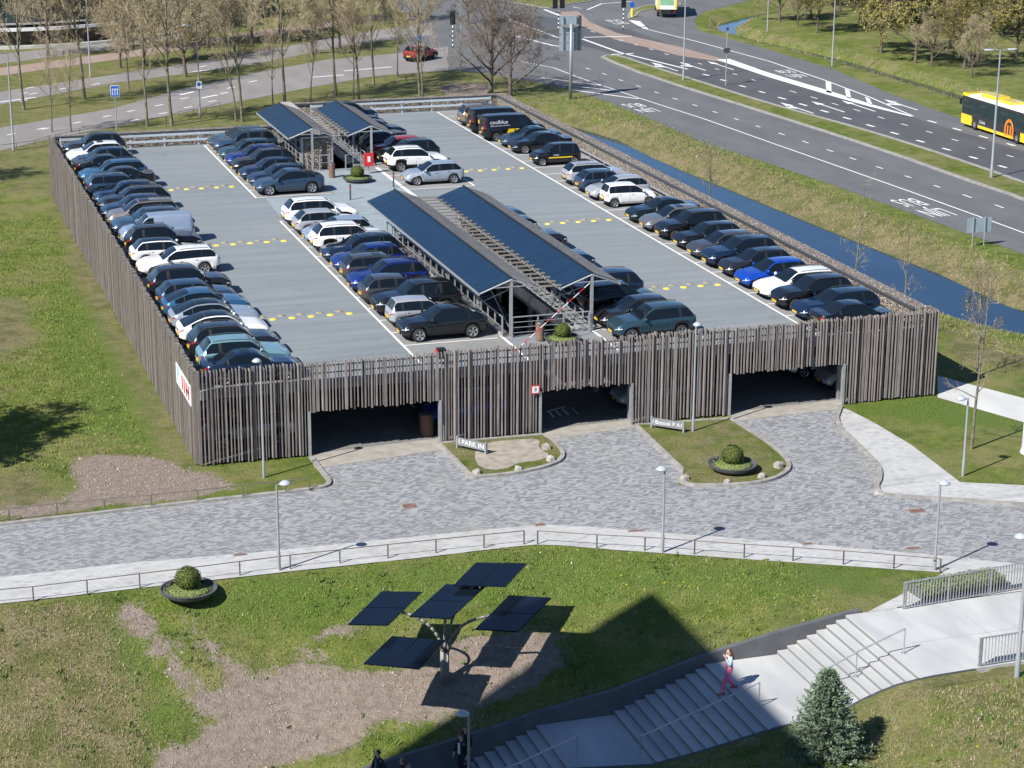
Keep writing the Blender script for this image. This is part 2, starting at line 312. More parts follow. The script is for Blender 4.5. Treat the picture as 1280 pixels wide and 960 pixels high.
def strip(mb, pts, wid, z, closed=False, h=None):
    L_, R_ = ribbon(pts, wid, closed); n = len(pts)
    for i in range(n if closed else n-1):
        j = (i+1) % n; a, b, c, d = R_[i], R_[j], L_[j], L_[i]
        if h is None: mb.face([(a.x, a.y, z), (b.x, b.y, z), (c.x, c.y, z), (d.x, d.y, z)])
        else:
            k = len(mb.V); mb.V += [(p.x, p.y, zz) for zz in (z, z+h) for p in (a, b, c, d)]
            mb.F += [(k+4, k+5, k+6, k+7), (k, k+1, k+5, k+4), (k+2, k+3, k+7, k+6)]; mb.I += [mb.cur]*3
            if not closed and i == 0: mb.F.append((k, k+4, k+7, k+3)); mb.I.append(mb.cur)
            if not closed and i == n-2: mb.F.append((k+1, k+2, k+6, k+5)); mb.I.append(mb.cur)
def smooth_line(pts, n=3):
    for _ in range(n):
        o = [pts[0]]
        for a, b in zip(pts[:-1], pts[1:]):
            o += [(a[0]*.75+b[0]*.25, a[1]*.75+b[1]*.25), (a[0]*.25+b[0]*.75, a[1]*.25+b[1]*.75)]
        pts = o+[pts[-1]]
    return pts
def smooth_closed(pts, n=2):
    for _ in range(n):
        o = []
        for i in range(len(pts)):
            a, b = pts[i], pts[(i+1) % len(pts)]; o += [(a[0]*.75+b[0]*.25, a[1]*.75+b[1]*.25), (a[0]*.25+b[0]*.75, a[1]*.25+b[1]*.75)]
        pts = o
    return pts
def text_mesh(body, size, name='lettering'):
    c = bpy.data.curves.new(name, 'FONT'); c.body = body; c.size = size; c.resolution_u = 2; c.align_x = 'CENTER'; c.align_y = 'CENTER'
    o = bpy.data.objects.new(name, c); me = bpy.data.meshes.new_from_object(o); bpy.data.objects.remove(o); bpy.data.curves.remove(c); return me
ORD = ['first', 'second', 'third', 'fourth', 'fifth', 'sixth', 'seventh', 'eighth', 'ninth', 'tenth', 'eleventh', 'twelfth', 'thirteenth', 'fourteenth', 'fifteenth', 'sixteenth', 'seventeenth', 'eighteenth', 'nineteenth', 'twentieth', 'twenty-first', 'twenty-second', 'twenty-third', 'twenty-fourth', 'twenty-fifth', 'twenty-sixth', 'twenty-seventh', 'twenty-eighth', 'twenty-ninth', 'thirtieth']
def copy_tree(o, parent=None, link_mats=None):
    c = o.copy(); COL.objects.link(c); c.parent = parent
    for ch in o.children: copy_tree(ch, c)
    return c
# ------------------------------------------------------------------ ground shape
def interp(x, pts):
    xs = [p[0] for p in pts]; ys = [p[1] for p in pts]; return np.interp(x, xs, ys)
ZWALL = [(0, -4.7), (14, -4.4), (17, -3.6), (21.7, -2.75), (23, -2.45), (26.2, -1.95), (29.9, -0.98), (32.9, -0.43), (35.7, 0.0)]
ZSTAIR = [(18.9, -4.48), (23.02, -2.88), (26.07, -2.88), (29.85, -1.28), (32.88, -1.28), (35.75, 0.0)]
YNEAR = [(10, 65.5), (19, 65.0), (22, 64.6), (26.2, 63.75), (28, 62.9), (29.8, 62.2), (32.0, 62.5), (33.4, 62.75), (34.8, 62.5), (35.7, 62.0), (38.2, 62.1), (46, 62.4)]
YPAVE = [(-200, 78.9), (26.6, 78.9), (31.45, 76.44), (36.43, 73.68), (41.64, 70.96), (300, 70.96)]
CANAL = [(60, 186), (61, 160), (62.3, 125), (63.4, 113), (64.7, 107.6), (66.0, 104.4), (70, 98), (78, 90), (100, 80), (104, 84), (84, 94), (75, 101), (70.5, 107), (69.0, 112), (69, 121), (68.5, 126), (67.6, 136.8), (67.1, 144.2), (66.6, 152), (66.1, 158.3), (65.8, 165), (65.9, 173.7), (64.5, 180.5), (63.5, 186)]
DITCH = G([(897.5, 34), (899, 41), (922, 48), (950, 56), (988, 66), (1040, 79.5), (1060, 85), (1120, 103), (1210, 131), (1300, 162), (1500, 235), (1500, 222), (1300, 152), (1210, 122), (1120, 95), (1060, 77), (1040, 72), (988, 60), (950, 51.5), (921, 43), (918, 36), (931, 28), (957, 21), (990, 14), (1030, 4), (1025, 1), (985, 11), (931, 22), (901, 29)], -0.8)
def seg_dist(X, Y, poly):
    d = np.full(X.shape, 1e9); n = len(poly)
    for i in range(n):
        ax, ay = poly[i]; bx, by = poly[(i+1) % n]; vx, vy = bx-ax, by-ay; L = vx*vx+vy*vy+1e-12
        t = np.clip(((X-ax)*vx+(Y-ay)*vy)/L, 0, 1); d = np.minimum(d, np.hypot(X-ax-t*vx, Y-ay-t*vy))
    return d
def inside(X, Y, poly):
    r = np.zeros(X.shape, bool); n = len(poly)
    for i in range(n):
        ax, ay = poly[i]; bx, by = poly[(i+1) % n]
        c = ((ay > Y) != (by > Y)) & (X < (bx-ax)*(Y-ay)/((by-ay) if abs(by-ay) > 1e-9 else 1e-9)+ax); r ^= c
    return r
def sdf(X, Y, poly):
    out = np.full(X.shape, 50.0); xs = [p[0] for p in poly]; ys = [p[1] for p in poly]
    m = (X > min(xs)-14) & (X < max(xs)+14) & (Y > min(ys)-14) & (Y < max(ys)+14)
    if m.any():
        x, y = X[m], Y[m]; d = seg_dist(x, y, poly); out[m] = np.where(inside(x, y, poly), -d, d)
    return out
def height(X, Y):
    X = np.asarray(X, float); Y = np.asarray(Y, float); z = np.zeros(X.shape)
    yp = interp(X, YPAVE); s = np.clip((yp-Y)/(yp-68.3), 0, 1); s = s*s*(3-2*s)*0.35+s*0.65
    lawn = interp(X, ZWALL)*s
    z = np.where((X < 35.7) & (Y > 68.2), lawn, z)
    zs = interp(X, ZSTAIR)
    z = np.where((Y <= 68.2), np.where(X < 35.7, zs+0.02, 0.0), z)
    cor = (Y <= 68.2) & (Y > interp(X, YNEAR)-0.12) & (X > 12) & (X < 46); z = np.where(cor, np.where(X < 35.9, zs-0.75, -0.2), z)
    for poly, dep, wd in ((CANAL, -1.25, 3.2), (DITCH, -0.85, 1.6)):
        d = sdf(X, Y, poly); k = np.clip((wd-d)/wd, 0, 1); k = k*k*(3-2*k)
        z = np.where(d < wd, np.minimum(z, k*(dep+0.06)-np.clip(-d, 0, 1.2)*0.8), z)
    return z
def H(x, y): return float(height(np.array([x]), np.array([y]))[0])
def gp(px, py):
    z = 0.0
    for _ in range(14):
        x, y = g(px, py, z); z = 0.5*z+0.5*H(x, y)
    x, y = g(px, py, z); return (x, y, H(x, y))
def GP(pts): return [gp(*p)[:2] for p in pts]
def col_at(px, X, z=0.0):
    """ground point on the line x = X that lies in photo column px"""
    lo, hi = -250.0, 1500.0
    for _ in range(50):
        m = (lo+hi)/2
        if g(px, m, z)[0] > X: lo = m
        else: hi = m
    return (X, g(px, lo, z)[1])

def axis(parts):
    o = []
    for a, b, st in parts: o += list(np.arange(a, b, st))
    return np.array(o+[parts[-1][1]])
XS = axis([(-900, -100, 100), (-100, -20, 10), (-20, 0, 1.5), (0, 46, 0.4), (46, 112, 0.7), (112, 180, 3), (180, 300, 12), (300, 1200, 100)])
YS = axis([(-300, 20, 40), (20, 50, 5), (50, 60, 1), (60, 67.75, 0.4)]); YS = np.concatenate([YS[:-1], [67.8, 68.15, 68.3], axis([(68.7, 84, 0.4), (84, 200, 0.9), (200, 290, 1.8), (290, 400, 12), (400, 1500, 100)])])
GX, GY = np.meshgrid(XS, YS); GZ = height(GX, GY)
DIRT = [GP(q) for q in (
 [(85, 574), (130, 568), (190, 571), (230, 582), (262, 592), (292, 606), (270, 616), (240, 622), (130, 634), (70, 640), (75, 622), (92, 608), (95, 595)],
 [(190, 970), (200, 935), (255, 918), (268, 900), (245, 880), (290, 850), (345, 832), (400, 830), (440, 836), (480, 838), (520, 832), (560, 805), (620, 790), (700, 790), (700, 830), (672, 858), (600, 885), (545, 905), (480, 912), (440, 925), (400, 945), (330, 960), (260, 985)],
 [(143, 764), (160, 756), (176, 762), (206, 795), (216, 815), (262, 862), (300, 880), (262, 898), (222, 862), (200, 840), (178, 806), (156, 782)],
 [(220, 764), (236, 766), (256, 792), (276, 816), (330, 850), (300, 868), (262, 824), (238, 790)],
 [(395, 793), (425, 782), (444, 780), (440, 792), (405, 800)], [(372, 815), (405, 812), (415, 822), (385, 825)],
 [(240, 590), (262, 594), (285, 600), (290, 612), (250, 615)],
 [(545, 108), (575, 103), (612, 106), (618, 118), (560, 122)], [(-20, 640), (50, 628), (120, 622), (60, 645), (-20, 652)], [(310, 62), (360, 58), (380, 66), (330, 70)], [(90, 44), (160, 38), (200, 34), (180, 46), (110, 54)])]
DRYP = [GP(q) for q in (
 [(-60, 775), (20, 762), (140, 748), (160, 800), (195, 860), (215, 930), (205, 990), (-60, 1000)],
 [(66, 180), (80, 240), (120, 330), (170, 430), (250, 590), (200, 585), (140, 470), (92, 360), (62, 240), (55, 190)],
 [(-20, 370), (30, 375), (48, 420), (20, 440), (-20, 440)], [(-20, 590), (60, 590), (90, 640), (-20, 655)],
 [(1000, 805), (1062, 785), (1100, 800), (960, 830), (860, 850), (700, 915), (560, 960), (560, 940), (700, 893), (880, 830), (960, 802)],
 [(1080, 880), (1110, 862), (1150, 850), (1223, 838), (1290, 830), (1290, 845), (1180, 862), (1130, 885), (1090, 900)],
 [(1090, 900), (1300, 850), (1300, 1000), (1080, 1000)],
 [(1178, 400), (1240, 420), (1300, 440), (1300, 470), (1230, 455), (1180, 445)])]
DRYP.append([(68.5, 100), (72.5, 104), (72.0, 125), (71, 150), (69.8, 176), (66, 182), (65.5, 160), (67, 130), (68.5, 112)])
DRYP.append([(15, 166), (60, 168), (52, 176), (15, 172)])
LUSH = [GP(q) for q in ([(150, 745), (350, 715), (660, 683), (1120, 712), (1100, 740), (760, 760), (560, 765), (300, 790), (215, 760)], [(150, 760), (180, 800), (215, 860), (240, 880), (225, 930), (195, 940), (178, 860), (150, 800)], [(60, 330), (120, 400), (190, 520), (210, 575), (100, 540), (60, 420)],
 [(1060, 500), (1180, 490), (1290, 520), (1290, 545), (1120, 530)], [(900, 820), (700, 790), (700, 840), (870, 830)])]
def blob(polys, soft):
    m = np.zeros(GX.shape)
    for p in polys: m = np.maximum(m, np.clip(0.5-sdf(GX, GY, p)/soft, 0, 1))
    return m
mk = np.zeros(GX.shape+(4,)); mk[..., 0] = blob(DIRT, 1.6); mk[..., 1] = blob(DRYP, 3.5)*0.9; mk[..., 1] = np.where(sdf(GX, GY, DRYP[0]) < 2, np.minimum(mk[..., 1], 0.74), mk[..., 1]); mk[..., 1] = np.where(sdf(GX, GY, DRYP[6]) < 2, np.minimum(mk[..., 1], 0.5), mk[..., 1]); mk[..., 2] = blob(LUSH, 4.0); mk[..., 3] = 1
# pale earth along the canal, reedy banks of the ditch, litter under the right-hand trees
dc = sdf(GX, GY, CANAL); mk[..., 1] = np.maximum(mk[..., 1], np.clip(1-np.abs(dc-0.6)/2.2, 0, 1)*0.8)
dd = sdf(GX, GY, DITCH); mk[..., 1] = np.maximum(mk[..., 1], np.clip(1-np.abs(dd-1.0)/1.6, 0, 1)*0.55); mk[..., 1] = np.maximum(mk[..., 1], np.where((GX > 113) & (GY > 150), 0.42, 0))
mk[..., 1] = np.maximum(mk[..., 1], np.where((GY > 225) & (GX < 90), 0.42, 0)); mk[..., 1] = np.maximum(mk[..., 1], np.where((GY > 160) & (GX < 75), 0.52, 0)); mk[..., 2] = np.maximum(mk[..., 2], np.where((GX > 106.5) & (GX < 113) & (GY > 140), 0.3, 0))
und = (GY < 68.3) & (GY > 60) & (GX < 46); 
rn = RNG.normal(size=GX.shape)*0.018; rn[(np.abs(GZ) < 1e-6)] = 0; rough_ = (mk[..., 0] > 0.5) & (GZ < -0.05); rn = np.where(rough_, RNG.normal(size=GX.shape)*0.035, rn)
V = np.stack([GX, GY, GZ+rn-0.004], -1).reshape(-1, 3); ny, nx = GX.shape
ii = (np.arange(ny-1)[:, None]*nx+np.arange(nx-1)[None, :]).reshape(-1); F = np.stack([ii, ii+1, ii+nx+1, ii+nx], -1)
me = bpy.data.meshes.new('ground'); me.vertices.add(len(V)); me.vertices.foreach_set('co', V.reshape(-1)); me.loops.add(F.size); me.loops.foreach_set('vertex_index', F.reshape(-1))
me.polygons.add(len(F)); me.polygons.foreach_set('loop_start', np.arange(0, F.size, 4)); me.polygons.foreach_set('loop_total', np.full(len(F), 4)); me.polygons.foreach_set('use_smooth', np.ones(len(F), bool)); me.update(calc_edges=True)
at = me.color_attributes.new('ground_mask', 'FLOAT_COLOR', 'POINT'); at.data.foreach_set('color', mk.reshape(-1)); me.materials.append(GRASS)
tag(add('ground', me), kind='structure')

def sheet_obj(name, poly, z, m, kind='structure', label=None, cat=None):
    b = MB(); b.sheet(poly, z); o = b.obj(name, m); return tag(o, label, cat, kind=kind)
# water
for nm, poly, z in (('canal_water', CANAL, -1.2), ('ditch_water', DITCH, -0.8)):
    c_ = np.mean(np.array(poly), 0); sheet_obj(nm, [(x, y) for x, y in poly], z, WATER)
# grow the sheets a little under the banks
# ------------------------------------------------------------------ roads
E0 = 0.012
big = G([(470, 96), (545, 86), (600, 91), (660, 101), (700, 109), (740, 120), (815, 150), (880, 180), (960, 204), (1060, 238), (1280, 318), (1500, 404), (1500, 255), (1280, 178), (1205, 150), (1120, 120), (1040, 86), (960, 62), (872, 38), (868, 24), (880, 15), (939, 0), (1100, -40), (900, -60), (420, -60), (470, -10), (520, 30), (500, 60)])
sheet_obj('road', big, E0, ROAD)
sheet_obj('road_far_carriageway', G([(660, 18), (700, 24), (790, 38), (895, 76), (960, 94), (1035, 116), (1142, 147), (1300, 196), (1500, 262), (1500, 312), (1280, 231), (1120, 176), (960, 131), (770, 71), (745, 61), (680, 48)]), E0+0.008, ROAD_DARK)
sheet_obj('brick_median', G([(702, 15), (722, 14), (738, 28), (770, 41), (850, 59), (907, 75), (893, 76.5), (850, 70), (770, 50), (730, 34), (700, 22)]), E0+0.016, PINK)
sheet_obj('road_left', G([(-160, 218), (0, 189), (60, 174), (140, 159), (287, 129), (350, 117), (407, 106), (470, 95), (560, 88), (560, 58), (495, 67), (407, 75), (320, 91), (225, 112), (140, 136), (0, 160), (-160, 186)]), E0+0.004, ROAD_PALE)
sheet_obj('road_left_far', G([(-160, 156), (0, 131), (100, 112), (150, 103), (235, 92), (320, 80), (410, 62), (470, 52), (540, 44), (540, 28), (470, 38), (410, 48), (320, 66), (250, 77), (150, 92), (0, 115), (-160, 138)]), E0+0.002, ROAD_PALE)
sheet_obj('cycle_path', G([(-160, 122), (0, 95), (150, 74), (320, 47), (480, 24), (480, 18), (320, 39), (150, 65), (0, 85), (-160, 110)]), E0, PINK)
sheet_obj('service_road', G([(-160, 104), (0, 80), (150, 60), (230, 48), (230, 41), (150, 51), (0, 68), (-160, 90)]), E0, ROAD_PALE)
sheet_obj('concrete_path', G([(1172, 470), (1280, 498), (1500, 560), (1500, 595), (1276, 527), (1172, 497)]), E0, CONC_PALE)
def slab(name, poly_px, m, h=0.1, kerb_w=0.25, label=None):
    poly = G(poly_px) if poly_px[0][0] > 60 or poly_px[0][1] > 200 or True else poly_px
    poly = smooth_closed(poly, 1); b = MB(); b.sheet(poly, h); b.cur = 1; strip(b, poly, kerb_w, 0.0, True, h+0.02); o = b.obj(name, [m, KERB]); return tag(o, kind='structure')
slab('grass_median', [(752, 72.5), (758, 69.5), (775, 70), (815, 84), (860, 98), (960, 130), (1060, 157), (1120, 175), (1200, 201), (1280, 229), (1500, 310), (1500, 338), (1280, 249), (1210, 226), (1110, 190), (960, 142), (815, 97)], GRASS_MID, 0.08, 0.45)
slab('grass_corner', [(786, 24), (792, 22), (800, 14), (820, 11), (850, 8), (850, 3), (815, 6), (795, 11), (786, 17)], GRASS_MID, 0.08)
slab('grass_verge_far', [(640, 4), (655, 5), (682, 11), (700, 7), (745, 1), (760, -8), (700, -30), (600, -30), (610, -8)], GRASS_MID, 0.08)
def line(pts, wd, z=E0+0.02, nm='road_marking', m=None, ext=0):
    b = MB(); strip(b, G(pts), wd, z); return tag(b.obj(nm, m or WHITE), kind='structure')
Z3 = E0+0.024
b = MB()
def ln(pts, wd): strip(b, G(pts), wd, Z3)
ln([(650, 77), (692, 85), (720, 96), (802, 124), (880, 149), (960, 177.5), (1135, 239), (1240, 277), (1400, 336)], 0.16)
for q in ([(677, 97.5), (753, 107.3)], [(694, 105), (772, 114.5)], [(717, 113), (798, 124)]): ln(q, 0.3)
ln([(728, 49), (775, 66), (858, 86.5)], 0.35); ln([(858, 86.5), (860, 87)], 0.2); ln([(787, 26), (805, 36), (870, 52), (960, 76.5), (1032, 101), (1090, 123), (1142, 146)], 0.2); ln([(764, 68.5), (792, 67)], 0.4); ln([(730, 47), (790, 45.5)], 0.4)
ln([(640, 44), (690, 57), (712, 60)], 0.35); ln([(700, 48), (652, 36)], 0.12)
ln([(716, 9), (734, 12.5), (752, 5), (790, 2)], 0.3); ln([(680, 12), (700, 20)], 0.4)
strip(b, G([(620, 20), (640, 26), (700, 48)]), 0.2, Z3)
b.sheet(G([(895, 75), (912, 74), (960, 91), (1035, 113.5), (1090, 131), (1142, 146), (1138, 146), (1085, 133), (1032, 118), (960, 96.5), (905, 78)]), Z3)
b.sheet(G([(788, 25.5), (800, 27), (812, 38), (798, 32)]), Z3)
for q in ([(1032, 102), (1039, 104), (1039.5, 117), (1033, 115.5)], [(1056, 111), (1062, 113.5), (1064, 124), (1058, 122)], [(1081, 121), (1087, 124), (1091, 132), (1085, 130)]): b.sheet(G(q), Z3)
def dash(px, py, hw, slope, w_=0.16):
    a, c = g(px-hw, py-hw*slope), g(px+hw, py+hw*slope); strip(b, [a, c], w_, Z3)
for x, y in ((95, 86.2), (115.5, 93), (136, 100.7), (158, 108.2), (180.7, 116), (204, 124), (228.7, 132), (254, 140.5), (280.5, 149.5), (307.5, 158.5)): dash(640+x, y, 3, .31)
for x, y in ((68, 672), (187, 712), (310, 755), (424, 795), (558, 840), (700, 886), (845, 934)): dash(960+x/4, y/4, 4, .34)
dash(1209, 245.7, 5.5, .36); dash(1249, 258.5, 5.5, .36)
for x, y in ((404, 160), (545, 203), (620, 225), (695, 248), (773, 272), (940, 320), (1025, 347), (1115, 372), (1208, 402)): dash(640+x/4, y/4, 2.6, .28)
for x, y in ((125, 460), (230, 490), (335, 522), (445, 553), (565, 590), (682, 625), (806, 662), (935, 702), (1070, 742), (1210, 782)): dash(960+x/4, y/4, 4.2, .29)
for x, y in ((970, 376), (1058, 403), (1153, 433), (1250, 462)): dash(640+x/4, y/4, 3.8, .26, .3)
for x, y in ((70, 493), (175, 525), (283, 558), (395, 593), (512, 630), (633, 668), (762, 708), (892, 748), (1027, 790), (1173, 835)): dash(960+x/4, y/4, 5, .28, .3)
for x, y in ((820, 610), (945, 648), (1077, 686), (1215, 725)): dash(960+x/4, y/4, 5.5, .27, .28)
for x, y in ((118, 468), (165, 470), (118, 505), (205, 645), (315, 445), (480, 422), (655, 557), (535, 583), (385, 615), (228, 645), (55, 673), (150, 440), (1015, 334), (1120, 467), (1155, 440), (1060, 508), (922, 493), (940, 538), (795, 528), (815, 568), (1265, 408), (675, 602)):
    a, c = g(x/4-5, y/4+1.0), g(x/4+5, y/4-1.0); strip(b, [a, c], 0.25, Z3)
for p_, q_ in (((0, 128), (45, 122)), ((236, 91), (278, 85)), ((225, 119), (243, 115)), ((252, 123), (272, 119)), ((430, 89), (490, 84)), ((390, 97), (430, 94))): strip(b, [g(*p_), g(*q_)], 0.35, Z3)
def arrow(px, py, hook):
    """lane arrow, pointing to the upper left of the photo, 5 m long"""
    x, y = g(px, py); d = Vector((g(px-8, py-2.6)[0]-x, g(px-8, py-2.6)[1]-y)).normalized(); n = Vector((-d.y, d.x))
    def P_(a, c): v = Vector((x, y))+d*a+n*c; return (v.x, v.y)
    b.sheet([P_(-3.4, -.1), P_(1.2, -.1), P_(1.2, .1), P_(-3.4, .1)], Z3); b.sheet([P_(1.2, -.4), P_(3.2, 0), P_(1.2, .4)], Z3)
    if hook: b.sheet([P_(-.6, .1), P_(.6, .1), P_(.9, .95), P_(.2, 1.15), P_(.1, .75)], Z3)
for x, y, h_ in ((830, 83.5, 1), (865, 83, 1), (900, 82, 0), (995, 135, 1), (1034, 133.5, 0), (1072, 132.5, 0), (1125, 131, 1)): arrow(x, y, h_)
tag(b.obj('road_markings', WHITE), kind='structure')
def road_text(body, px, py, size, stretch, rot_deg, lines=1):
    me_ = text_mesh(body, size); x, y = g(px, py); d = Vector((g(px+8, py+3)[0]-x, g(px+8, py+3)[1]-y)); a = math.atan2(d.y, d.x)-PI/2+R(rot_deg)
    for v in me_.vertices: v.co.y *= stretch
    me_.materials.append(WHITE); o = add('road_lettering', me_, None, (x, y, Z3+0.004), a); return tag(o, kind='structure')
road_text('LIJN\nBUS', 800, 135, 1.15, 2.6, 0); road_text('LIJN\nBUS', 1152, 259.5, 1.25, 3.0, 0); road_text('BUS\nLIJN', 989, 92.5, 1.1, 2.6, 180); road_text('BUS\nLIJN', 772, 28, 1.1, 2.4, 180)

# ------------------------------------------------------------------ driveway, pavements, islands
south = [(-60, 729), (0, 722), (160, 704), (330, 690), (530, 670), (610, 662), (680, 656), (740, 659), (800, 664), (960, 676), (1180, 695), (1290, 707)]
walk_s = [(-60, 762), (0, 755), (160, 737), (350, 716), (530, 697), (600, 688.5), (640, 684), (670, 681), (700, 682), (760, 687), (830, 692), (1000, 704), (1180, 716)]
drive = G([(-60, 664), (0, 657), (120, 643), (260, 627), (389, 613), (414, 606), (400, 590), (388, 573), (388, 569), (550, 549), (550, 553), (590, 598), (640, 593), (690, 583), (705, 571), (692, 553), (680, 543), (678, 539), (788, 526), (790, 531), (850, 588), (848, 607), (900, 609), (958, 604), (984, 592), (985, 578), (955, 552), (914, 524), (912, 518), (1050, 502), (1051, 509), (1043, 530), (1075, 560), (1102, 590), (1092, 619), (1280, 632), (1400, 640), (1400, 716), (1290, 707)]+south[::-1][1:])
sheet_obj('driveway', drive, E0, PAVE)
sheet_obj('pavement_south', G(south+[(1400, 716), (1400, 760)])+[(46, 68.2), (38.1, 68.2), (37.9, 68.1), (36.6, 68.05)]+G(walk_s)[::-1], E0+0.004, WALKP)
sheet_obj('pavement_east', G([(1049, 512), (1052, 510), (1062, 513), (1095, 530), (1140, 557), (1200, 603), (1280, 607), (1400, 612), (1400, 642), (1280, 632), (1092, 619), (1103, 590), (1077, 560), (1045, 530)]), E0+0.006, WALKP)
SANDY = mat('sandy_edge', (0.27, 0.245, 0.21), 0.9, c2=(0.34, 0.32, 0.285), scale=1.5)
for q in ([(387, 568), (549, 548), (550, 555), (558, 562), (394, 586), (388, 574)], [(677, 537.5), (788, 525), (793, 534), (700, 548), (684, 548)], [(911, 515.5), (1050, 499.5), (1052, 511), (918, 527)]): sheet_obj('threshold_strip', G(q), E0+0.008, SANDY)
kb = MB()
def kerb(pts, n=2, wd=0.22, h=0.12): strip(kb, smooth_line(G(pts), n), wd, 0.0, False, h)
kerb([(-60, 664), (0, 657), (120, 643), (260, 627), (389, 613), (416, 607), (402, 590), (389, 573)]); kerb([(1051, 509), (1043, 530), (1076, 560), (1105, 590), (1090, 619), (1150, 623), (1280, 632), (1400, 640)])
tag(kb.obj('kerb', KERB), kind='structure')
isl2 = [(549, 556), (590, 598), (640, 594), (692, 583), (707, 570), (692, 553), (678, 545)]; isl3 = [(795, 533), (852, 588), (848, 607), (900, 609), (958, 604), (986, 591), (986, 577), (958, 554), (912, 525)]
def island(px, m, name):
    poly = G(px); k = [poly[0]]+smooth_line(poly[1:-1], 2)+[poly[-1]]; b = MB(); b.sheet(k, 0.09); b.cur = 1; strip(b, k, 0.22, 0.0, True, 0.13); return tag(b.obj(name, [m, KERB]), kind='structure')
island(isl2, GRASS_DRY, 'grass_island'); island(isl3, GRASS_DRY, 'grass_island')
sheet_obj('gravel_patch', smooth_closed(G([(600, 556), (660, 550), (676, 552), (672, 562), (690, 572), (672, 578), (650, 580), (628, 590), (600, 588), (592, 572)]), 1), 0.096, mat('gravel', (0.24, 0.21, 0.17), 0.95, c2=(0.36, 0.32, 0.27), scale=2.2, bump=0.6, bscale=12))
for i, (x, y, wd, hh, rz_) in enumerate(((512, 633, .62, .5, 0), (1146, 639, .7, .4, -.1), (300, 694, .5, .16, 0), (675, 656.5, .4, .2, 0), (795, 664, .6, .15, -.2), (1009, 680.5, .4, .16, 0), (1141, 686, .6, .15, -.1), (833, 648, 0.1, 0.1, 0))):
    if i == 7: break
    b = MB(); b.box(-wd/2-.06, wd/2+.06, -hh/2-.06, hh/2+.06, 0, .006); b.cur = 1; b.box(-wd/2, wd/2, -hh/2, hh/2, .006, .02)
    for j in range(5): b.box(-wd/2+.05, wd/2-.05, -hh/2+hh*(j+.3)/5, -hh/2+hh*(j+.55)/5, .02, .026)
    o = b.obj('drain_cover', [KERB, BRICKRED]); xx, yy = g(x, y); o.location = (xx, yy, E0+.008); o.rotation_euler = (0, 0, rz_)
    tag(o, ['square rust red manhole cover in the middle of the block paving', 'rust red drain cover on the paving near the right end of the drive', 'flat drain grate at the pale pavement edge left of the tall drive lamp', 'small drain grate at the pavement edge above the solar tree', 'long drain grate at the pavement edge left of the middle drive lamp', 'small drain grate at the pavement edge right of the middle drive lamp', 'long drain grate at the pavement edge left of the right drive lamp'][i], 'drain cover')
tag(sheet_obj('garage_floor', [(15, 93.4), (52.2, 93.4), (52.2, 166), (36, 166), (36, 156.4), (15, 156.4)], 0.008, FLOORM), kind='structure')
# markings inside the middle entrance
b = MB()
for q in ([(683, 514), (707, 507.6), (708, 508.6), (684, 515.5)], [(685, 515), (688, 515), (694, 522), (691, 522)], [(692.5, 513), (695, 513), (703, 520.5), (700, 520.5)], [(701.5, 511), (704, 511), (712, 519), (709.5, 519.5)], [(713, 509), (714, 509), (724, 518), (723, 518.5)]): b.sheet(G(q), 0.016)
tag(b.obj('floor_marking', WHITE), kind='structure')
#PART3
# ------------------------------------------------------------------ parking garage
DK = 3.6
gar = tag(empty('parking_garage', (34, 93.4, 0)), 'two level open parking garage with pale grey upper deck behind the wooden screens', 'parking garage')
def gp_(b, name, m, parent=None, smooth=False):
    o = b.obj(name, m, parent or gar, smooth=smooth); o.location = (-34, -93.4, 0) if (parent or gar) is gar else o.location; return o
b = MB()
for x0, x1, y0, y1 in ((14.85, 31.25, 93.45, 156.5), (31.25, 35.3, 93.45, 98.3), (31.25, 35.3, 121.4, 143.9), (31.25, 34.3, 155.4, 156.5), (35.3, 52.2, 93.45, 166.1), (34.8, 35.3, 143.9, 166.1), (31.25, 34.8, 155.4, 156.5)):
    if (x0, x1) == (31.25, 34.3): continue
    b.box(x0, x1, y0, y1, DK-0.35, DK)
gp_(b, 'deck', DECK)
b = MB(); b.box(14.85, 52.2, 93.22, 93.45, DK-0.42, DK+0.02); b.box(31.15, 31.25, 98.4, 121.3, DK-.5, DK+.12); gp_(b, 'edge_beam', CONC)
for x in (15.4, 19.6, 26.7, 31.2, 36.6, 41.4, 48.2, 51.6):
    for y in ((93.9, 99, 104, 110, 116) if x > 15 else (93.9,)):
        b = MB(); b.box(x-.13, x+.13, y-.13, y+.13, 0.01, DK-.35); gp_(b, 'column', STEEL)
for z in (3.98, 4.33):
    b = MB(); b.box(14.95, 53.05, 93.20, 93.25, z, z+.06); gp_(b, 'parapet_rail', STEEL_D)
b = MB()   # ramp down to the middle entrance
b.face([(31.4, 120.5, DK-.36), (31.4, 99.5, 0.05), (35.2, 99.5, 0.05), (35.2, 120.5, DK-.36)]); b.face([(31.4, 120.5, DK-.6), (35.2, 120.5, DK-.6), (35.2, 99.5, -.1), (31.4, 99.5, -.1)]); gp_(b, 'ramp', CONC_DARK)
b = MB(); b.sheet([(31.35, 144.2), (34.7, 144.2), (34.7, 155.2), (31.35, 155.2)], 1.2); gp_(b, 'stair_floor', CONC_DARK)
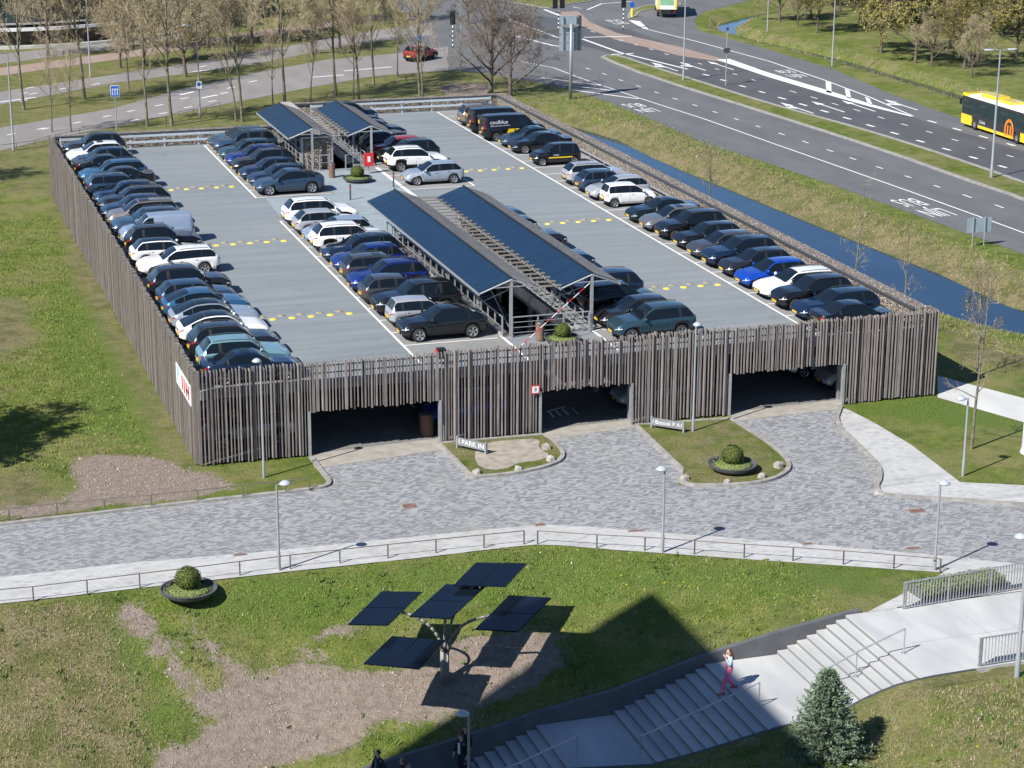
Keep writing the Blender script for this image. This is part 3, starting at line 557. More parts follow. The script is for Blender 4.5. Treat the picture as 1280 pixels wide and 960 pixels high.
# coloured surfaces and lines on the deck
D1 = DK+0.004; D2 = DK+0.008; D3 = DK+0.012
def gsheet(name, polys, z, m):
    b = MB()
    for p_ in polys: b.sheet(p_, z)
    return gp_(b, name, m)
rect = lambda x0, x1, y0, y1: [(x0, y0), (x1, y0), (x1, y1), (x0, y1)]
gsheet('bay_surface', [rect(25.95, 31.1, 95.6, 128.1), rect(25.9, 31.1, 135.6, 155.9), rect(35.95, 41.0, 95.3, 125.2), rect(36.1, 41.0, 135.3, 165.2), rect(46.75, 52.1, 93.6, 165.5), rect(14.9, 20.1, 93.6, 156.2)], D1, BAY)
gsheet('crossing_surface', [[(26.2, 128.4), (36.0, 128.6), (36.0, 142.5), (31.4, 143.4), (31.2, 136.0), (31.2, 135.2), (26.4, 135.2)], rect(31.2, 35.9, 121.6, 128.4)], D1, CROSS)
b = MB()
for x, y0, y1, wd in ((25.93, 94.6, 128.15, .13), (25.86, 135.55, 155.6, .13), (46.75, 94.0, 165.0, .13), (40.95, 95.0, 124.9, .12), (40.95, 135.3, 164.8, .12), (31.18, 93.6, 98.4, .16), (36.0, 93.6, 98.3, .14), (36.12, 129.5, 143.5, .28)):
    b.sheet(rect(x-wd/2, x+wd/2, y0, y1), D2)
for k in range(14):
    y = 98.05+2.5*k
    if y < 128.3: b.sheet(rect(26.0, 30.9, y-.05, y+.05), D2+.003)
for k in range(9):
    y = 135.6+2.5*k; b.sheet(rect(25.93, 31.0, y-.05, y+.05), D2+.003); b.sheet(rect(36.26, 41.0, y-.3, y-.2), D2+.003)
for k in range(29):
    y = 95.25+2.5*k
    if y < 165: b.sheet(rect(46.82, 51.9, y-.05, y+.05), D2+.003)
for k in range(12): b.sheet(rect(36.1, 40.9, 95.4+2.5*k, 95.5+2.5*k), D2+.003)
gp_(b, 'parking_lines', WHITE)
b = MB()
for j, (x, y) in enumerate(((34.6, 129.6),)):
    b.sheet([(x-.12, y-1.6), (x+.12, y-1.6), (x+.12, y+.6), (x-.12, y+.6)], D2+.003); b.sheet([(x-.5, y+.6), (x+.5, y+.6), (x, y+1.7)], D2+.003)
gp_(b, 'floor_arrow', WHITE_W)
# guard rails at the back and wheel rail at the right
def guard(name, x0, x1, y, label):
    t = tag(empty(name, (x0, y, DK)), label, 'guard rail', 'guard rails along the back of the deck')
    for z in (.34, .8):
        b = MB(); b.box(0, x1-x0, -.04, .04, z, z+.16); b.obj('rail', RAILW, t)
    n = int((x1-x0)/3)+1
    pm = None
    for i in range(n+1):
        if pm is None:
            b = MB(); b.box(-.05, .05, .045, .13, 0, .98); pm = b.me('post', RAILW)
        add('post', pm, t, ((x1-x0)*i/n, 0, 0))
guard('guard_rail', 15.3, 30.6, 155.95, 'pale steel guard rail in front of the left part of the rear stone wall')
guard('guard_rail', 36.3, 51.5, 165.55, 'pale steel guard rail in front of the right part of the rear stone wall')
t = tag(empty('guard_rail', (51.85, 94, DK)), 'low steel wheel rail along the foot of the right stone wall', 'guard rail')
b = MB(); b.tube((0, 0, .35), (0, 70, .35), .06); b.obj('rail', STEEL, t)
b = MB(); b.box(-.04, .04, -.04, .04, 0, .35); pm = b.me('post', STEEL)
for i in range(24): add('post', pm, t, (0, .3+3*i, 0))

# wooden slat screens
def slat_mesh(wx, dy, z0, z1, cut):
    V = [(-wx/2, -dy/2, z0), (wx/2, -dy/2, z0), (wx/2, dy/2, z0), (-wx/2, dy/2, z0), (-wx/2, -dy/2, z1), (wx/2, -dy/2, z1-cut), (wx/2, dy/2, z1-cut), (-wx/2, dy/2, z1)]
    return V, [(0, 3, 2, 1), (4, 5, 6, 7), (0, 1, 5, 4), (1, 2, 6, 5), (2, 3, 7, 6), (3, 0, 4, 7)]
FR = tag(empty('wooden_screen', (14.7, 93.05, 0)), 'long front screen of upright weathered wood slats with three vehicle entrances', 'slat screen')
SZ = [(.045, .13), (.13, .11), (.05, .22), (.075, .24), (.045, .16), (.155, .09)]
front_meshes = {}
def fslat(wi, full):
    k = (wi, full)
    if k not in front_meshes: front_meshes[k] = mesh('slat', *slat_mesh(SZ[wi][0], SZ[wi][1], 0.06 if full else 2.2, 4.64, .0 if wi % 2 else .05), [WOOD])
    return front_meshes[k]
OPEN = ((19.95, 26.4), (31.5, 36.3), (41.6, 47.95))
x = 14.75; rs = random.Random(3); pat = [1, 0, 2, 3, 0, 4, 2, 1, 0, 4, 2, 3, 0, 2, 4, 5, 0, 2]; i = 0; xs_ = []
while x < 53.25:
    full = not any(a < x < c for a, c in OPEN); wi = pat[i % len(pat)] if rs.random() < .7 else rs.randrange(6)
    o = add('slat', fslat(wi, full), FR, (x-14.7, rs.uniform(-.045, .045), rs.uniform(-.07, .05) if not full else rs.uniform(-.03, .07)), rs.uniform(-.25, .25) if wi in (2, 3) else 0)
    x += SZ[wi][0]/2+rs.uniform(.10, .165); i += 1
for a in sum(map(list, OPEN), []):
    b = MB(); b.box(a-.06-14.7, a+.06-14.7, -.12, .12, 0, 2.2); b.obj('entrance_post', STEEL, FR)
LR = tag(empty('wooden_screen', (14.65, 93.2, 0)), 'long left side screen of upright weathered wood slats beside the lawn', 'slat screen')
SZL = [(.12, .16), (.20, .11), (.24, .08), (.14, .19), (.22, .13)]
lm = [mesh('slat', *slat_mesh(a, c, .04, 4.62, .0), [WOOD2]) for a, c in SZL]; y = 93.3; n = 0; last = MB()
while y < 156.7:
    wi = rs.randrange(5); xo = rs.uniform(-.05, .05); zo = rs.uniform(-.05, .06)
    if n < 299: add('slat', lm[wi], LR, (xo, y-93.2, zo))
    else: last.box(xo-SZL[wi][0]/2, xo+SZL[wi][0]/2, y-93.2-SZL[wi][1]/2, y-93.2+SZL[wi][1]/2, .04, 4.62+zo)
    y += SZL[wi][1]+rs.uniform(.04, .085); n += 1
if last.V: tag(last.obj('slats_far', WOOD2, LR), kind='stuff')
b = MB(); b.box(.17, .22, .1, 63.4, 4.1, 4.2); b.box(.17, .22, .1, 63.4, 2.6, 2.7); b.obj('rail', STEEL_D, LR)
BR_ = tag(empty('wooden_screen', (53.2, 93.2, 0)), 'short wood slat return at the right front corner of the garage', 'slat screen')
for k in range(5): add('slat', lm[k % 5], BR_, (rs.uniform(-.03, .03), k*.2, 0))
# banner on the left screen near the corner
b = MB(); b.box(-.02, .02, 0, 4.2, 0, 1.0); ban = b.obj('banner', WHITES, loc=(14.50, 93.75, 2.75)); tag(ban, 'white banner with blue and red print fixed to the left wooden screen near the corner', 'banner')
TB = mat('banner_red', (0.5, 0.06, 0.06), 0.6); TBL = mat('banner_blue', (0.22, 0.50, 0.62), 0.6)
me_ = text_mesh('P', 1.15); me_.materials.append(TBL); o = add('lettering', me_, ban, (-.03, 3.6, .5)); o.rotation_euler = (R(90), 0, R(-90))
b = MB()
for y0 in (.35, .95, 1.55, 2.15): b.box(-.03, -.021, y0, y0+.32, .15, .87)
b.box(-.03, -.021, .35, 1.27, .42, .58); b.obj('red_print', TB, ban)
b = MB(); b.box(-.22, .22, -.015, .015, -.22, .22); b.cur = 1; b.box(-.165, .165, -.022, -.016, -.165, .165); sg = b.obj('height_sign', [REDP, WHITES], loc=(31.2, 92.86, 2.35)); tag(sg, 'small white sign with red border on the screen left of the middle entrance', 'sign')
me_ = text_mesh('8', .28); me_.materials.append(BLACK); o = add('lettering', me_, sg, (0, -.026, 0)); o.rotation_euler = (R(90), 0, 0)

# gabion walls
def gabion(name, x0, x1, y0, y1, z0, z1, label, inner):
    t = tag(empty(name, (x0, y0, 0)), label, 'stone wall')
    b = MB(); b.box(0, x1-x0, 0, y1-y0, z0, z1); b.obj('stone_fill', STONE, t)
    # loose relief: stones bulging from the visible faces
    S = MB(); r2 = random.Random(len(label)); L_ = max(x1-x0, y1-y0); along_y = (y1-y0) > (x1-x0)
    for k in range(int(L_*16)):
        s = r2.uniform(.05, .11); u = r2.uniform(0, L_); v = r2.uniform(.02, min(x1-x0, y1-y0)-.02)
        if r2.random() < .45:
            c = (v, u, z1-z0*0) if along_y else (u, v, z1)
        else:
            zz = r2.uniform(DK+.03, z1-.05); c = (0.0 if along_y else u, u if along_y else 0.0, zz)
        c = (c[0], c[1], c[2] if len(c) > 2 else z1); n = len(S.V); sx, sy_, sz = s*r2.uniform(.7, 1.3), s*r2.uniform(.7, 1.3), s*r2.uniform(.35, .8)
        S.V += [(c[0]+sx, c[1], c[2]), (c[0]-sx, c[1], c[2]), (c[0], c[1]+sy_, c[2]), (c[0], c[1]-sy_, c[2]), (c[0], c[1], c[2]+sz), (c[0], c[1], c[2]-sz)]
        for a_, b_, c_ in ((0, 2, 4), (2, 1, 4), (1, 3, 4), (3, 0, 4), (2, 0, 5), (1, 2, 5), (3, 1, 5), (0, 3, 5)): S.F.append((n+a_, n+b_, n+c_)); S.I.append(0)
    tag(S.obj('stones', STONE2, t), kind='stuff')
    if inner:
        b = MB(); b.box(*inner); b.obj('edge_strip', STEEL_D, t)
    return t
gabion('stone_wall', 52.2, 53.12, 93.75, 166.1, -1.6, 4.6, 'long stone filled wire wall between the deck and the canal', (-.07, .03, 0, 72.3, 4.5, 4.635))
gabion('stone_wall', 34.95, 53.12, 166.12, 167.05, -.5, 4.6, 'stone filled wire wall at the back right of the deck', (.1, 17.2, -.07, .03, 4.5, 4.635))
gabion('stone_wall', 14.85, 34.0, 156.55, 157.5, -.5, 4.6, 'stone filled wire wall at the back left of the deck', (.1, 19.1, -.07, .03, 4.5, 4.635))
b = MB(); b.box(0, .95, 0, 10.6, -.5, 4.68); o = b.obj('concrete_wall', CONC, loc=(34.0, 156.5, 0)); tag(o, 'short pale concrete wall joining the two rear stone walls', 'wall')
t = tag(empty('stone_panel', (31.0, 144.55, DK)), 'tall brown stone filled panel under the rear left solar roof', 'stone wall')
b = MB(); b.box(0, 2.1, 0, .45, -.2, 2.15); b.obj('stone_fill', STONE, t)
b = MB()
for z in (-.2, 2.17): b.box(-.06, 2.16, -.05, .5, z, z+.08)
b.box(-.08, .02, -.06, .51, -.2, 2.2); b.box(2.1, 2.2, -.06, .51, -.2, 2.2); b.obj('frame', STEEL, t)

# ------------------------------------------------------------------ solar canopies
PANELM = None
def solar_blue():
    k = NB('canopy_solar'); s = k.sep(k.pos); n = k.noise(.7, 2)
    fy = k.math('FRACT', k.math('DIVIDE', s[1], 1.03)); ly = k.math('LESS_THAN', fy, .02)
    c = k.ramp(n, [(.3, (.005, .019, .042)), (.7, (.007, .024, .052))]); c = k.mix(k.math('MULTIPLY', ly, .5), c, (.05, .08, .12)); return k.done(c, .3)
SB = solar_blue(); ROOFG = mat('roof_sheet', (0.33, 0.31, 0.29), 0.55, 0.0, c2=(0.40, 0.38, 0.355), scale=1.2)
def canopy(name, x, y0, y1, zr, label, brace=True):
    L = y1-y0; t = tag(empty(name, (x, y0, DK)), label, 'solar canopy', 'solar canopies over the middle of the deck')
    zr -= DK; le = (-1.72, zr-.62); re = (1.5, zr-.56); n = max(1, round(L/1.03)); pw = L/n
    d = Vector((-le[0], 0, zr-le[1])).normalized()
    b = MB(); nn = Vector((-d.z, 0, d.x))*.03
    a0 = Vector((le[0], 0.012, le[1])); a1 = Vector((-.02, 0.012, zr-.01)); V = []
    for yy in (0.012, pw-.012):
        for q in (a0, a1, a1+nn, a0+nn): V.append((q.x, yy, q.z))
    pm = mesh('solar_panel', V, [(0, 1, 2, 3), (7, 6, 5, 4), (0, 4, 5, 1), (1, 5, 6, 2), (2, 6, 7, 3), (3, 7, 4, 0)], [SB])
    for i in range(n): add('solar_panel', pm, t, (0, i*pw, rs.uniform(0, .006)))
    # ribbed sheet on the right slope
    b = MB(); m_ = int(L/.22)
    for i in range(m_):
        ya, yb = L*i/m_, L*(i+.45)/m_; yc = L*(i+1)/m_
        for (p0, p1, h) in ((ya, yb, .045), (yb, yc, .015)):
            b.face([(.03, p0, zr+h), (re[0], p0, re[1]+h), (re[0], p1, re[1]+h), (.03, p1, zr+h)])
        b.face([(.03, yb, zr+.045), (re[0], yb, re[1]+.045), (re[0], yb, re[1]+.015), (.03, yb, zr+.015)])
    b.obj('roof_sheet', ROOFG, t)
    b = MB(); b.tube((0, 0, zr+.05), (0, L, zr+.05), .05, seg=6); b.obj('ridge_cap', BLACK, t)
    for nm, q in (('left_eave', le), ('right_eave', re)):
        b = MB(); b.box(q[0]-.04, q[0]+.04, -.05, L+.05, q[1]-.12, q[1]+.0); b.obj('eave_beam', STEEL, t)
    k = int(L/2.6)
    rm = MB(); rm.tube((0, 0, zr-.05), (le[0], 0, le[1]-.06), .045, seg=6); rm.tube((0, 0, zr-.05), (re[0], 0, re[1]-.06), .045, seg=6); rm.tube((-1.0, 0, zr-.42), (.85, 0, zr-.42), .03, seg=6); rme = rm.me('rafter', STEEL)
    for i in range(k+1): add('rafter', rme, t, (0, L*i/k, 0))
    pm2 = MB(); pm2.box(-.07, .07, -.07, .07, 0, zr-.1); pme = pm2.me('post', STEEL)
    for i in range(0, k+1, 2): add('post', pme, t, (0, L*i/k+(.05 if i == 0 else -.05 if i == k else 0), 0))
    if brace:
        for i in range(0, k, 4):
            b = MB(); b.tube((0, L*i/k, .3), (0, L*min(i+2, k)/k, zr-.5), .025, seg=5); b.tube((0, L*i/k, zr-.5), (0, L*min(i+2, k)/k, .3), .025, seg=5); b.obj('brace', STEEL, t)
    return t
canopy('solar_canopy', 31.6, 98.0, 121.2, 6.66, 'front left blue solar roof over the ramp, nearest the white small hatchback row')
canopy('solar_canopy', 35.95, 98.0, 121.2, 6.62, 'front right blue solar roof over the ramp, its post beside the round box bush')
canopy('solar_canopy', 31.6, 144.0, 155.3, 6.56, 'rear left blue solar roof over the brown stone panel')
canopy('solar_canopy', 35.95, 144.2, 155.3, 6.52, 'rear right blue solar roof beside the white SUV at the back')
BAR_T = mat('tan_bar', (0.27, 0.23, 0.185), .7)
for (ya, yb, lab) in ((98.2, 121.0, 'long ladder of cross bars bridging the gap between the two front solar roofs'), (144.3, 155.1, 'short ladder of cross bars bridging the gap between the two rear solar roofs')):
    t = tag(empty('roof_ladder', (33.1, ya, 6.05)), lab, 'roof frame'); b = MB(); b.box(0, 1.25, 0, .045, 0, .08); b.cur = 1; b.box(0, 1.25, .045, .15, 0, .055); bm_ = b.me('cross_bar', [BAR_T, BLACK]); n = int((yb-ya)/.85)
    for i in range(n+1): add('cross_bar', bm_, t, (0, (yb-ya)*i/n, 0))
    b = MB(); b.box(0, .05, 0, yb-ya, -.12, -.01); b.obj('side_rail', STEEL, t)
# railings round the openings
def railing(name, pts, label, h=1.1, gap=1.5, mids=3, m=STEEL, base=DK, group=None):
    t = tag(empty(name, (pts[0][0], pts[0][1], base)), label, 'railing', group); x0, y0 = pts[0]
    pm = MB(); pm.box(-.035, .035, -.035, .035, 0, h); pme = pm.me('post', m)
    for a, c in zip(pts[:-1], pts[1:]):
        L = math.hypot(c[0]-a[0], c[1]-a[1]); n = max(1, round(L/gap))
        for i in range(n+1): add('post', pme, t, (a[0]+(c[0]-a[0])*i/n-x0, a[1]+(c[1]-a[1])*i/n-y0, 0))
        for j in range(mids+1):
            b = MB(); z = h-.02-j*h/(mids+1.0); b.tube((a[0]-x0, a[1]-y0, z), (c[0]-x0, c[1]-y0, z), .035 if j == 0 else .018, seg=6); b.obj('rail', m, t)
    return t
railing('railing', [(31.15, 98.1), (31.15, 121.3)], 'grey steel railing along the left edge of the front ramp opening', gap=1.2, mids=1)
railing('railing', [(31.6, 97.85), (35.75, 97.85)], 'grey steel railing across the near end of the front ramp opening')
railing('railing', [(35.5, 98.1), (35.5, 121.3)], 'grey steel railing along the right edge of the front ramp opening', gap=1.2, mids=2)
railing('railing', [(31.2, 144.0), (31.2, 155.2)], 'grey steel railing along the left edge of the rear stair opening', gap=1.2, mids=2)
railing('railing', [(35.4, 144.0), (35.4, 155.0)], 'grey steel railing along the right edge of the rear stair opening', gap=1.2, mids=2)
railing('railing', [(32.0, 143.6), (32.7, 143.6)], 'short steel gate rail beside the rust red bin at the rear roofs', gap=.7, mids=1)
railing('railing', [(33.8, 143.2), (35.0, 143.8)], 'short steel gate rail behind the rear round bush', gap=.7, mids=1)
b = MB()
for dx in (0, .38):
    b.box(35.05+dx-.05-35, 35.05+dx+.05-35, 98.4, 121.2, -.5, .12)
b.box(0, .5, 98.4, 121.2, -.55, -.5); o = b.obj('cable_tray', CONC, loc=(35, 0, DK)); tag(o, 'pale grey trough running along the right edge of the front ramp opening', 'trough')
# red and white striped strut at the front of the ramp
def ray_at_y(px, py, y):
    d = RT2*((px-640)/FPX)+UP2*(-(py-480)/FPX)+FWD; t_ = y/d[1]; return Vector((d[0]*t_, y, CAMZ+d[2]*t_))
p0 = ray_at_y(737, 354, 97.6); p1 = ray_at_y(612, 468, 94.0); t = tag(empty('striped_strut', tuple(p1)), 'thin red and white striped strut rising across the front of the ramp opening', 'strut')
for m_, off in ((REDP, 0), (WHITES, 1)):
    b = MB(); n = 18
    for i in range(off, n, 2): b.tube((p0-p1)*(i/n), (p0-p1)*((i+1)/n), .022, seg=6)
    b.obj('stripes', m_, t)

# ------------------------------------------------------------------ deck studs, planters, bins, posts
b = MB(); b.lathe([(.21, 0), (.20, .025), (.15, .045), (0.001, .05)], 14); ymesh = b.me('road_stud', YELLOW, True); b = MB(); b.lathe([(.21, 0), (.20, .025), (.15, .045), (0.001, .05)], 14); gmesh = b.me('road_stud', GREYST, True)
for (x0, n, yy, side, row) in ((20.7, 5, 104.9, 'left', 'front'), (20.9, 5, 122.6, 'left', 'middle'), (20.9, 5, 139.7, 'left', 'rear'), (41.9, 5, 105.0, 'right', 'front'), (41.9, 5, 122.5, 'right', 'middle'), (41.9, 5, 140.3, 'right', 'rear')):
    for i in range(n):
        o = add('road_stud', ymesh, None, (x0+i*1.03, yy, DK)); tag(o, 'yellow speed stud, %s from left in the %s row across the %s aisle' % (ORD[i], row, side), 'road stud', 'speed studs across the aisles')
        o = add('road_stud', gmesh, None, (x0-.45+i*1.03, yy+.62, DK)); tag(o, 'tan speed stud, %s from left in the %s row across the %s aisle' % (ORD[i], row, side), 'road stud', 'speed studs across the aisles')
def bush_mesh(r, n, leaf, seed, mt, squash=.95, cz=None):
    rr = np.random.default_rng(seed); P = rr.normal(size=(n, 3)); P /= np.linalg.norm(P, axis=1)[:, None]; rad = r*(1+.05*np.sin(P[:, 0]*7+P[:, 1]*5))*(rr.uniform(.86, 1.03, n)); C = P*rad[:, None]; C[:, 2] *= squash; C[:, 2] += cz if cz is not None else r*squash
    Vv, Ff = [], []
    for i in range(n):
        a = Vector(rr.normal(size=3)); a = a-a.dot(Vector(P[i]))*Vector(P[i])*.4; a.normalize(); u = a*leaf; v = Vector(P[i]).cross(a).normalized()*leaf*.7; c = Vector(C[i]); k = len(Vv)
        Vv += [c-u, c+v, c+u, c-v]; Ff.append((k, k+1, k+2, k+3))
    # core
    b = MB(); b.lathe([(r*.86*math.sin(a), (cz if cz is not None else r*squash)-r*.86*squash*math.cos(a)) for a in np.linspace(0.05, PI-.05, 9)], 14); k = len(Vv); Vv += b.V; Ff += [tuple(k+i for i in f) for f in b.F]
    return mesh('foliage', Vv, Ff, [mt])
bmesh_ = bush_mesh(.52, 2400, .038, 5, BOX)
b = MB(); b.lathe([(.45, 0), (.8, .04), (1.08, .22), (1.14, .34), (1.16, .37), (1.09, .37), (1.05, .31), (.0, .30)], 28); pot = b.me('bowl', CONC_DARK, False)
cov = bush_mesh(.98, 900, .055, 9, COVER, .10, .31)
def planter(loc, s, label):
    t = tag(empty('planter', loc), label, 'planter'); t.scale = (s, s, s)
    add('bowl', pot, t); add('ground_cover', cov, t); add('bush', bmesh_, t, (0, 0, .26)); return t
x, y = g(915, 590); planter((x, y, .09), 1.0, 'round dark bowl planter with clipped bush on the grass island between the entrances')
x, y, z = gp(236, 745); planter((x, y, z), 1.0, 'round dark bowl planter with clipped bush on the lawn below the left drive lamp')
x, y = g(703, 428, DK); planter((x, y, DK), .82, 'bowl planter with bright clipped bush on the deck behind the front screen'); 
x, y = g(447, 227, DK); planter((x, y, DK), .9, 'bowl planter with clipped bush on the deck before the rear solar roofs')
def bin_(loc, label, r=.22, h=.95, m=BRICKRED):
    t = tag(empty('waste_bin', loc), label, 'bin'); b = MB(); b.lathe([(r*.92, 0), (r, .1), (r, h-.1), (r*1.08, h-.08), (r*1.08, h)], 16); b.obj('body', m, t, smooth=False); b = MB(); b.lathe([(r*1.08, h), (r*.95, h+.06), (0.001, h+.08)], 16); b.obj('lid', STEEL_D, t)
x, y = g(675, 426, DK); bin_((x, y, DK), 'rust red round bin beside the front deck bush'); x, y = g(415, 222, DK); bin_((x, y, DK), 'rust red round bin beside the rear solar roofs')
x, y = g(538, 535); bin_((26.1, 94.4, .01), 'brown round bin just inside the left entrance', .35, 1.1, mat('brown_bin', (.12, .06, .04), .7))
x, y = g(461, 217, DK); t = tag(empty('hose_reel', (x, y, DK)), 'bright red fire hose case on a post beside the rear bush', 'hose case'); b = MB(); b.box(-.33, .33, -.12, .12, .55, 1.45); b.cur = 1; b.box(-.1, .1, -.14, -.125, .85, 1.25); b.obj('case', [REDP, WHITES], t); b = MB(); b.box(-.04, .04, -.04, .04, 0, .55); b.obj('post', STEEL, t)
for (px, py, lab) in ((492, 234, 'dark post with red band at the thick white line near the silver hatchback'), (438, 250, 'short dark post with red band at the edge of the pale crossing')):
    x, y = g(px, py, DK); t = tag(empty('marker_post', (x, y, DK)), lab, 'post'); b = MB(); b.tube((0, 0, 0), (0, 0, 1.05), .06, seg=10); b.obj('post', STEEL_D, t); b = MB(); b.tube((0, 0, .72), (0, 0, .84), .066, seg=10); b.obj('band', REDP, t)
x, y = g(545, 446, DK); t = tag(empty('cable_drum', (24.6+2.2, 94.2, DK)), 'small dark box with red face behind the front screen', 'box'); b = MB(); b.box(-.2, .2, -.2, .2, .35, .85); b.obj('case', BLACK, t); b = MB(); b.box(-.27, -.205, -.15, .15, .4, .8); b.obj('face', REDP, t); b = MB(); b.box(-.03, .03, -.03, .03, 0, .35); b.obj('post', STEEL, t)

# ------------------------------------------------------------------ stairs to the lower path
ST = tag(empty('outdoor_stairs', (35.75, 68, 0)), 'wide pale concrete outdoor stairs with two landings going down to the left', 'stairs')
def yn(x): return float(interp(x, YNEAR))
steps = []; x = 35.75; z = 0.0
for fl, (n, land_to) in enumerate(((8, 29.85), (10, 23.02), (10, 5.0))):
    for i in range(n):
        z -= .16; x0 = x-.41 if i < n-1 else land_to; steps.append((x0, x, z, i == n-1)); x = x0
STEP = mat('stair_concrete', (0.37, 0.375, 0.375), .8, c2=(0.48, 0.48, 0.47), scale=.8, bump=.1, bscale=10, stretch=(1, .3, 1)); STEP_D = mat('riser_shadow_line', (.2, .2, .2), .85)
for (x0, x1, z, land) in steps:
    ya, yb = yn(x0), yn(x1); y1 = 68.1 if not (land and x0 < 10) else 68.75; b = MB()
    xm = [x0+(x1-x0)*k/6 for k in range(7)] if x1-x0 > 2 else [x0, x1]
    poly = [(q, yn(q)) for q in xm]+[(x1+.03 if not land else x1+.03, yn(x1))][:0]+[(x1, y1), (x0, y1)]
    poly = [(px_-35.75, py_-68) for px_, py_ in poly]; b.prism(poly, z-.55, z)
    # nosing shadow put into the colour: dark grey strip on the riser face
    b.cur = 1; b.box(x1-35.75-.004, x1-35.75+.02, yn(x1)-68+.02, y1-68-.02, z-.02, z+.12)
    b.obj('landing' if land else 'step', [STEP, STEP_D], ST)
xe = list(np.arange(14, 38.3, .6)); b = MB(); e2 = MB()
for xa, xb in zip(xe[:-1], xe[1:]):
    for (bb_, ya, yb, dz, lo) in ((b, -.10, .02, .05, -1.2), (e2, -.85, -.10, .035, -.3)):
        za = float(interp(xa, ZSTAIR)); zb = float(interp(xb, ZSTAIR)); n = len(bb_.V); A_, B_ = yn(xa)-68, yn(xb)-68; ua, ub = xa-35.75, xb-35.75
        bb_.V += [(ua, A_+ya, za+lo), (ub, B_+ya, zb+lo), (ub, B_+yb, zb+lo), (ua, A_+yb, za+lo), (ua, A_+ya, za+dz), (ub, B_+ya, zb+dz), (ub, B_+yb, zb+dz), (ua, A_+yb, za+dz)]; bb_.F += [(n+4, n+5, n+6, n+7), (n, n+1, n+5, n+4), (n+2, n+3, n+7, n+6)]; bb_.I += [0]*3
b.obj('edge_plate', STEEL_D, ST); tag(e2.obj('earth_strip', GRASS_DRY, loc=(35.75, 68, 0)), kind='structure')
b = MB(); poly = [(35.75, 62.03), (38.2, 62.2), (46, 62.4), (46, 68.19), (35.75, 68.1)]; b.prism([(x-35.75, y-68) for x, y in poly], -.5, .006); b.obj('top_landing', STEP, ST)
# seams
b = MB(); 
for q in ((40.2, 62.3, 40.2, 68.1), (36.9, 64.9, 46, 65.1), (43.2, 62.3, 43.2, 68.1)): strip(b, [(q[0]-35.75, q[1]-68), (q[2]-35.75, q[3]-68)], .02, .01)
b.obj('joint', mat('joint', (.3, .3, .3), .9), ST)
# retaining wall
b = MB(); pts = [(x, zz) for x, zz in ZWALL if x >= 14]; pts = [(5, -4.5)]+pts+[(36.4, 0.04)]
for (xa, za), (xb, zb) in zip(pts[:-1], pts[1:]):
    n = len(b.V); y0, y1 = 68.12, 68.34
    b.V += [(xa, y0, -6), (xb, y0, -6), (xb, y1, -6), (xa, y1, -6), (xa, y0, za+.06), (xb, y0, zb+.06), (xb, y1, zb+.06), (xa, y1, za+.06)]; b.F += [(n+4, n+5, n+6, n+7), (n, n+1, n+5, n+4), (n+2, n+3, n+7, n+6)]; b.I += [0]*3
tag(b.obj('retaining_wall', mat('wall_steel', (.085, .09, .095), .6, c2=(.11, .115, .12), scale=1.5)), 'dark grey sloping retaining wall between the lawn and the stairs', 'wall')
def handrail(pts, label, mids=()):
    t = tag(empty('handrail', pts[0]), label, 'handrail'); o0 = Vector(pts[0]); P = [Vector(p)-o0 for p in pts]
    top = [p+Vector((0, 0, 1.0)) for p in P]; b = MB(); b.path(top, .032, 8); b.obj('rail', STEEL, t)
    for i, p in enumerate(P):
        b = MB(); b.tube(p, p+Vector((0, 0, 1.0)), .028, seg=8); b.obj('post', STEEL, t); b = MB(); b.lathe([(.11, 0), (.11, .015), (.03, .03)], 12, tuple(p)); b.obj('foot_plate', STEEL, t)
def on_stairs(x, y):
    if x >= 35.75: return (x, y, 0.0)
    for (x0, x1, z, l) in steps:
        if x0 <= x < x1: return (x, y, z)
    return (x, y, -4.48)
handrail([on_stairs(36.2, 64.2), on_stairs(34.2, 64.1), on_stairs(32.55, 64.0)], 'steel handrail in the middle of the upper stair flight')
handrail([on_stairs(30.25, 64.0), on_stairs(28.0, 64.1), on_stairs(25.7, 64.2)], 'steel handrail in the middle of the long middle stair flight')
handrail([on_stairs(23.5, 64.9), on_stairs(21.3, 65.0), on_stairs(18.6, 65.1)], 'steel handrail on the lowest stair flight at the bottom edge of the photo')
# bar fences
def bar_fence(p, q, label, h=1.15):
    t = tag(empty('bar_fence', (*p, 0)), label, 'fence'); L = math.hypot(q[0]-p[0], q[1]-p[1]); a = math.atan2(q[1]-p[1], q[0]-p[0]); t.rotation_euler = (0, 0, a)
    b = MB(); b.box(-.006, .006, -.03, .03, .05, h-.03); bm_ = b.me('bar', STEEL); n = int(L/.135)
    for i in range(n+1): add('bar', bm_, t, (L*i/n, 0, 0))
    for z in (.05, h-.03):
        b = MB(); b.box(-.02, L+.02, -.035, .035, z, z+.03); b.obj('rail', STEEL, t)
    b = MB(); b.box(-.03, .03, -.03, .03, 0, h+.01); pm = b.me('post', STEEL)
    for i in range(int(L/2)+1): add('post', pm, t, (min(L, i*2.0+.07), 0, 0))
bar_fence((38.15, 67.95), (46.2, 68.6), 'upright bar fence in front of the low clipped hedge at the stair top'); bar_fence((38.25, 62.3), (46, 62.55), 'upright bar fence along the near edge of the top landing')
b_ = MB(); rr = np.random.default_rng(4); Vv, Ff = [], []
